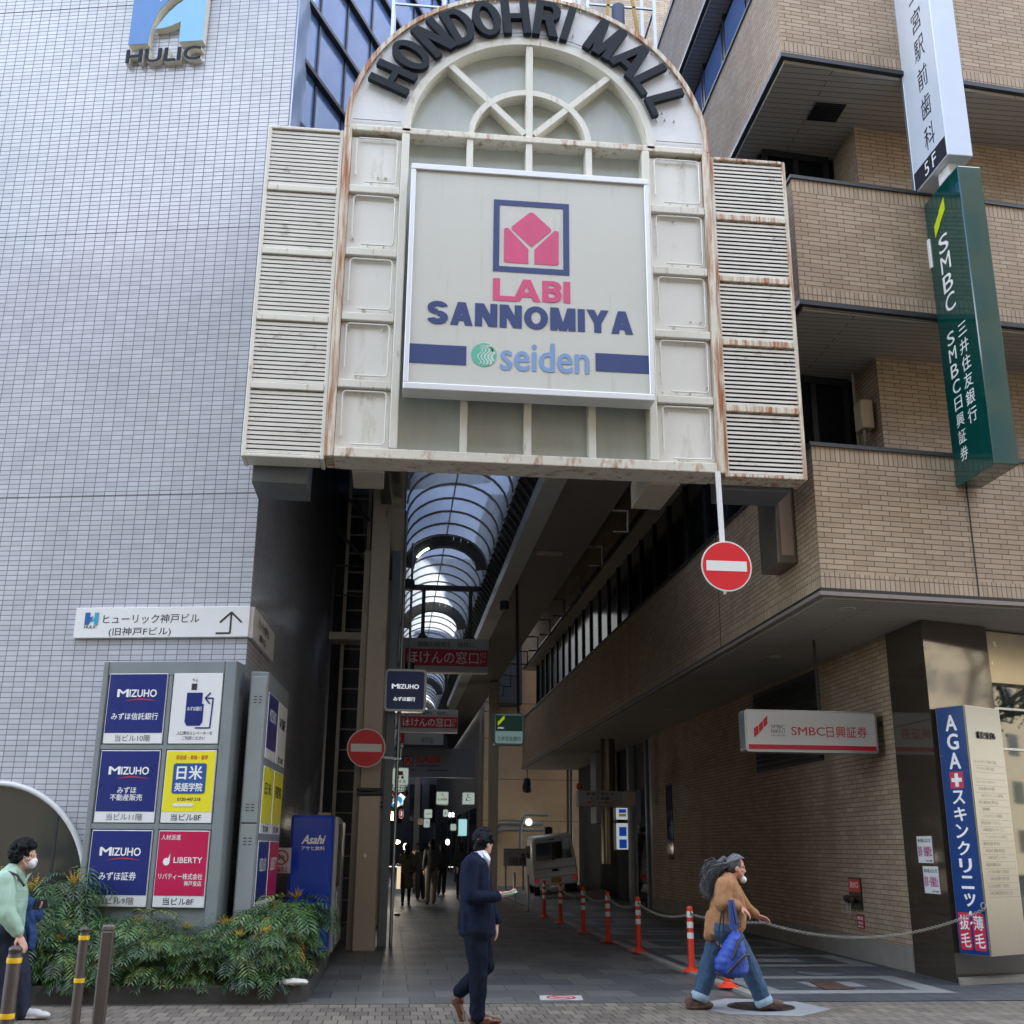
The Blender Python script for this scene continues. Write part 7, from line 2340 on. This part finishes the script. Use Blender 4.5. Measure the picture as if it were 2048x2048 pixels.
limb(mb, [(-3.544, 11.600, 1.190), (-3.535, 11.660, 0.988), (-3.439, 11.620, 0.981)], [.085, .07, .05])
blob('jacket', mb, .008, MINT, bo, 16, .5, .009, 10, 4)
mb = MB()
ca = Vector((-3.498, 11.300, 1.337)); cb = Vector((-3.362, 11.280, 1.245)); cc = Vector((-3.310, 11.300, 1.289))
mb.add([ca, cb, cb + Vector((-.0, .0, -.05)), ca + Vector((-.05, -.05, -.04))], [(0, 1, 2, 3)])
mb.add([cb + Vector((.01, .02, .02)), cc, cc + Vector((-.03, .0, -.06)), cb + Vector((.0, .0, -.07))], [(0, 1, 2, 3)])
mb.build('collar', MINT, bo)
mb = MB(); mb.tube([(-3.583, 11.240, 1.245), (-3.484, 11.190, 1.292), (-3.409, 11.190, 1.265), (-3.335, 11.210, 1.167)], .012, 6); mb.build('bag_strap', BLACKF, bo)
mb = MB()
limb(mb, [(-3.488, 11.300, 0.735), (-3.464, 11.300, 0.367), (-3.498, 11.300, 0.106)], [.13, .09, .075])
limb(mb, [(-3.486, 11.500, 0.720), (-3.351, 11.500, 0.345), (-3.299, 11.500, 0.054)], [.13, .092, .075])
limb(mb, [(-3.465, 11.300, 0.761), (-3.526, 11.500, 0.747)], [.135, .135])
blob('trousers', mb, .008, NAVT, bo, 4, .5, .01, 12)
mb = MB()
x0 = Vector((-3.330, 11.500, -0.014)).x
shoe(mb, (x0, 11.5, .003), (x0 + .29, 11.48, .003), w=.05, h=.075)
shoe(mb, (x0 - .62, 11.3, .02), (x0 - .36, 11.3, .003), w=.05, h=.075)
blob('shoes', mb, .006, mat('white_trainer', hexc('CFCFCE'), .6, var=.08), bo, 3)
mb = MB(); rn = random.Random(8)
mb.ell(hc + Vector((-.035, 0, .045)), (.105, .098, .10), None, 18, 12)
mb.ell(hc + Vector((-.085, 0, -.01)), (.065, .085, .08), None, 14, 8)
for k in range(210):
    a, e_ = rn.uniform(0, 2 * pi), rn.uniform(-.7, 1.57)
    d = Vector((cos(a) * cos(e_), sin(a) * cos(e_), sin(e_)))
    if d.x > .25 and d.z < .42:
        continue
    r_ = rn.uniform(.016, .030)
    mb.ell(hc + Vector((-.03, 0, .045)) + Vector((d.x * .115, d.y * .11, d.z * .11)), (r_, r_, r_), None, 8, 6)
blob('hair', mb, .006, HAIRB, bo, 1, .5, .008, 60)
mb = MB()
Mk = Matrix.Rotation(radians(-10), 3, 'Y')
mb.ell(hc + ff * .062 + Vector((0, 0, -.052)), (.042, .061, .051), Mk, 16, 10)
mb.ell(hc + ff * .085 + Vector((0, 0, -.035)), (.028, .03, .03), None, 12, 8)
blob('face_mask', mb, .005, mat('white_mask', hexc('E3E3E2'), .7), bo, 3)
mb = MB()
mb.tube([hc + Vector((.05, -.066, -.02)), hc + Vector((.0, -.084, .012))], .003, 5); mb.tube([hc + Vector((.045, -.062, -.085)), hc + Vector((.0, -.084, -.03))], .003, 5)
mb.build('mask_loop', mat('white_mask', hexc('E3E3E2'), .7), bo)
rebase(bo)
ph2 = thing('phone', 'black phone held out by the young man in mint', 'phone')
pc = Vector((-3.292, 11.580, 0.988))
mb = MB(); mb.bbox(-.085, .085, -.005, .005, -.042, .042, .004)
Mx = Matrix.Translation(pc) @ Matrix.Rotation(radians(-10), 4, 'Y')
mb.v = [Mx @ p for p in mb.v]; mb.build('casing', BLACKF, ph2)
cl = thing('folded_coat', 'dark blue coat draped over the young man\'s far forearm', 'coat')
mb = MB()
for (p_, rx_, rz_) in (((-3.404, 11.600, 0.973), .075, .09), ((-3.372, 11.600, 0.865), .085, .10), ((-3.358, 11.600, 0.758), .07, .11), ((-3.318, 11.600, 0.660), .045, .09), ((-3.318, 11.620, 0.900), .06, .08)):
    mb.ell(p_, (rx_, .07, rz_), None, 14, 10)
blob('cloth', mb, .008, mat('blue_coat_cloth', hexc('23406E'), .85, var=.15, vscale=12), cl, 4, .5, .016, 13, 6)

# ---- shoppers deep in the mall
def shopper(label, x, y, h, coat, legs, skirt=False, phase=0.1, hairlen=.12, leg_skin=False):
    t = person(label, x, y, 'shoppers walking deep in the mall')
    s = h / 1.7
    mb = MB()
    head(mb, (0, 0, 1.56 * s), (0, 1, 0), s)
    limb(mb, [(0, 0, 1.40 * s), (0, 0, 1.52 * s)], [.06 * s, .055 * s])
    limb(mb, [(0, 0, 1.3 * s), (0, 0, .95 * s)], [.095 * s, .09 * s])
    for q in (-1, 1):
        limb(mb, [(q * .09 * s, 0, .92 * s), (q * .09 * s, q * phase, .5 * s), (q * .09 * s, q * phase * 1.6, .09 * s)], [.08 * s, .055 * s, .04 * s])
        limb(mb, [(q * .16 * s, 0, 1.36 * s), (q * .20 * s, -.02, 1.08 * s), (q * .20 * s, .08, .86 * s)], [.05 * s, .042 * s, .03 * s])
        hand(mb, (q * .20 * s, .08, .86 * s), (0, .15, -1), (-q, 0, 0), .4, s, q)
    blob('body', mb, .012 if True else .01, SKIN2, t, 3)
    mb = MB()
    zb = .45 if skirt else .80
    zs = [1.42, 1.36, 1.2, 1.0, .85] + ([.65, .48] if skirt else [])
    ws = [.09, .17, .17, .16, .175] + ([.20, .225] if skirt else [])
    for i in range(len(zs) - 1):
        for k in range(5):
            u = k / 5
            z = zs[i] + (zs[i + 1] - zs[i]) * u; w_ = ws[i] + (ws[i + 1] - ws[i]) * u
            mb.ell((0, 0, z * s), (w_ * s, w_ * .68 * s, .06 * s), None, 18, 8)
    for q in (-1, 1):
        limb(mb, [(q * .15 * s, 0, 1.37 * s), (q * .20 * s, -.03, 1.08 * s), (q * .20 * s, .07, .90 * s)], [.062 * s, .055 * s, .045 * s])
    blob('coat', mb, .014, coat, t, 4, .5, .012, 9, x)
    mb = MB()
    for q in (-1, 1):
        limb(mb, [(q * .085 * s, 0, .88 * s), (q * .09 * s, q * phase, .5 * s), (q * .09 * s, q * phase * 1.6, .10 * s)], ([.10, .08, .07] if not skirt else [.09, .06, .045]))
    blob('trousers' if not skirt else 'stockings', mb, .014, legs, t, 3)
    mb = MB()
    for q in (-1, 1):
        shoe(mb, (q * .09 * s, q * phase * 1.6 - .07, .003), (q * .09 * s, q * phase * 1.6 + .18, .003), w=.045, h=.06)
    blob('shoes', mb, .01, BLACKF, t, 2)
    mb = MB()
    mb.ell((0, -.02 * s, 1.60 * s), (.09 * s, .10 * s, .098 * s), None, 16, 10)
    mb.ell((0, -.06 * s, (1.56 - hairlen * .5) * s), (.075 * s, .06 * s, hairlen * s), None, 14, 10)
    blob('hair', mb, .01, HAIRB, t, 2, .5, .008, 30)
    return t
DC = [mat('olive_coat', hexc('4A4C40'), .85, var=.1), mat('grey_trousers', hexc('77756C'), .85, var=.1), mat('black_coat', hexc('2A2B30'), .85, var=.1), mat('black_stocking', hexc('17181B'), .8), mat('beige_jacket', hexc('8E806A'), .85, var=.1), mat('charcoal_jacket', hexc('3C3D3E'), .85, var=.1)]
sp_ = (0.521, 32.348)
shopper('woman in a long dark olive coat and black stockings walking down the mall', sp_[0], sp_[1], 1.63, DC[0], DC[3], True, .1, .26)
sp_ = (1.228, 32.983)
shopper('man in a dark jacket and grey trousers seen from behind in the mall', sp_[0], sp_[1], 1.76, DC[5], DC[1], False, .1, .10)
sp_ = (1.024, 35.889)
shopper('dark-clothed person half hidden left of the man in grey trousers', sp_[0], sp_[1], 1.68, DC[2], DC[2], False, .14, .12)
sp_ = (1.026, 40.709)
shopper('distant person in a beige jacket beyond the woman in the olive coat', sp_[0], sp_[1], 1.68, DC[4], DC[2], False, .14, .10)
sp_ = (2.316, 37.105)
shopper('person in a black full coat just left of the suited man', sp_[0], sp_[1], 1.70, DC[2], DC[3], True, .16, .14)
sp_ = (1.817, 39.470)
shopper('farther dark person between the grey-trousered man and the black coat', sp_[0], sp_[1], 1.70, DC[5], DC[2], False, .12, .12)

bpy.data.scenes.remove(WORK)
# ---- put every group's origin at the base of what it holds
bpy.context.view_layer.update()
for o in list(COL.objects):
    if o.type == 'EMPTY' and o.parent is None and o.children and o.location.length < 1e-6 and abs(o.rotation_euler.z) < 1e-6:
        lo = Vector((1e9,) * 3); hi = Vector((-1e9,) * 3)
        for c in o.children:
            if c.type == 'MESH' and c.data.vertices:
                for b_ in c.bound_box:
                    p = c.matrix_world @ Vector(b_)
                    lo = Vector(map(min, lo, p)); hi = Vector(map(max, hi, p))
        if lo.x < 1e8:
            base = Vector(((lo.x + hi.x) / 2, (lo.y + hi.y) / 2, lo.z))
            o.location = base
            for c in o.children:
                c.location = c.location - base
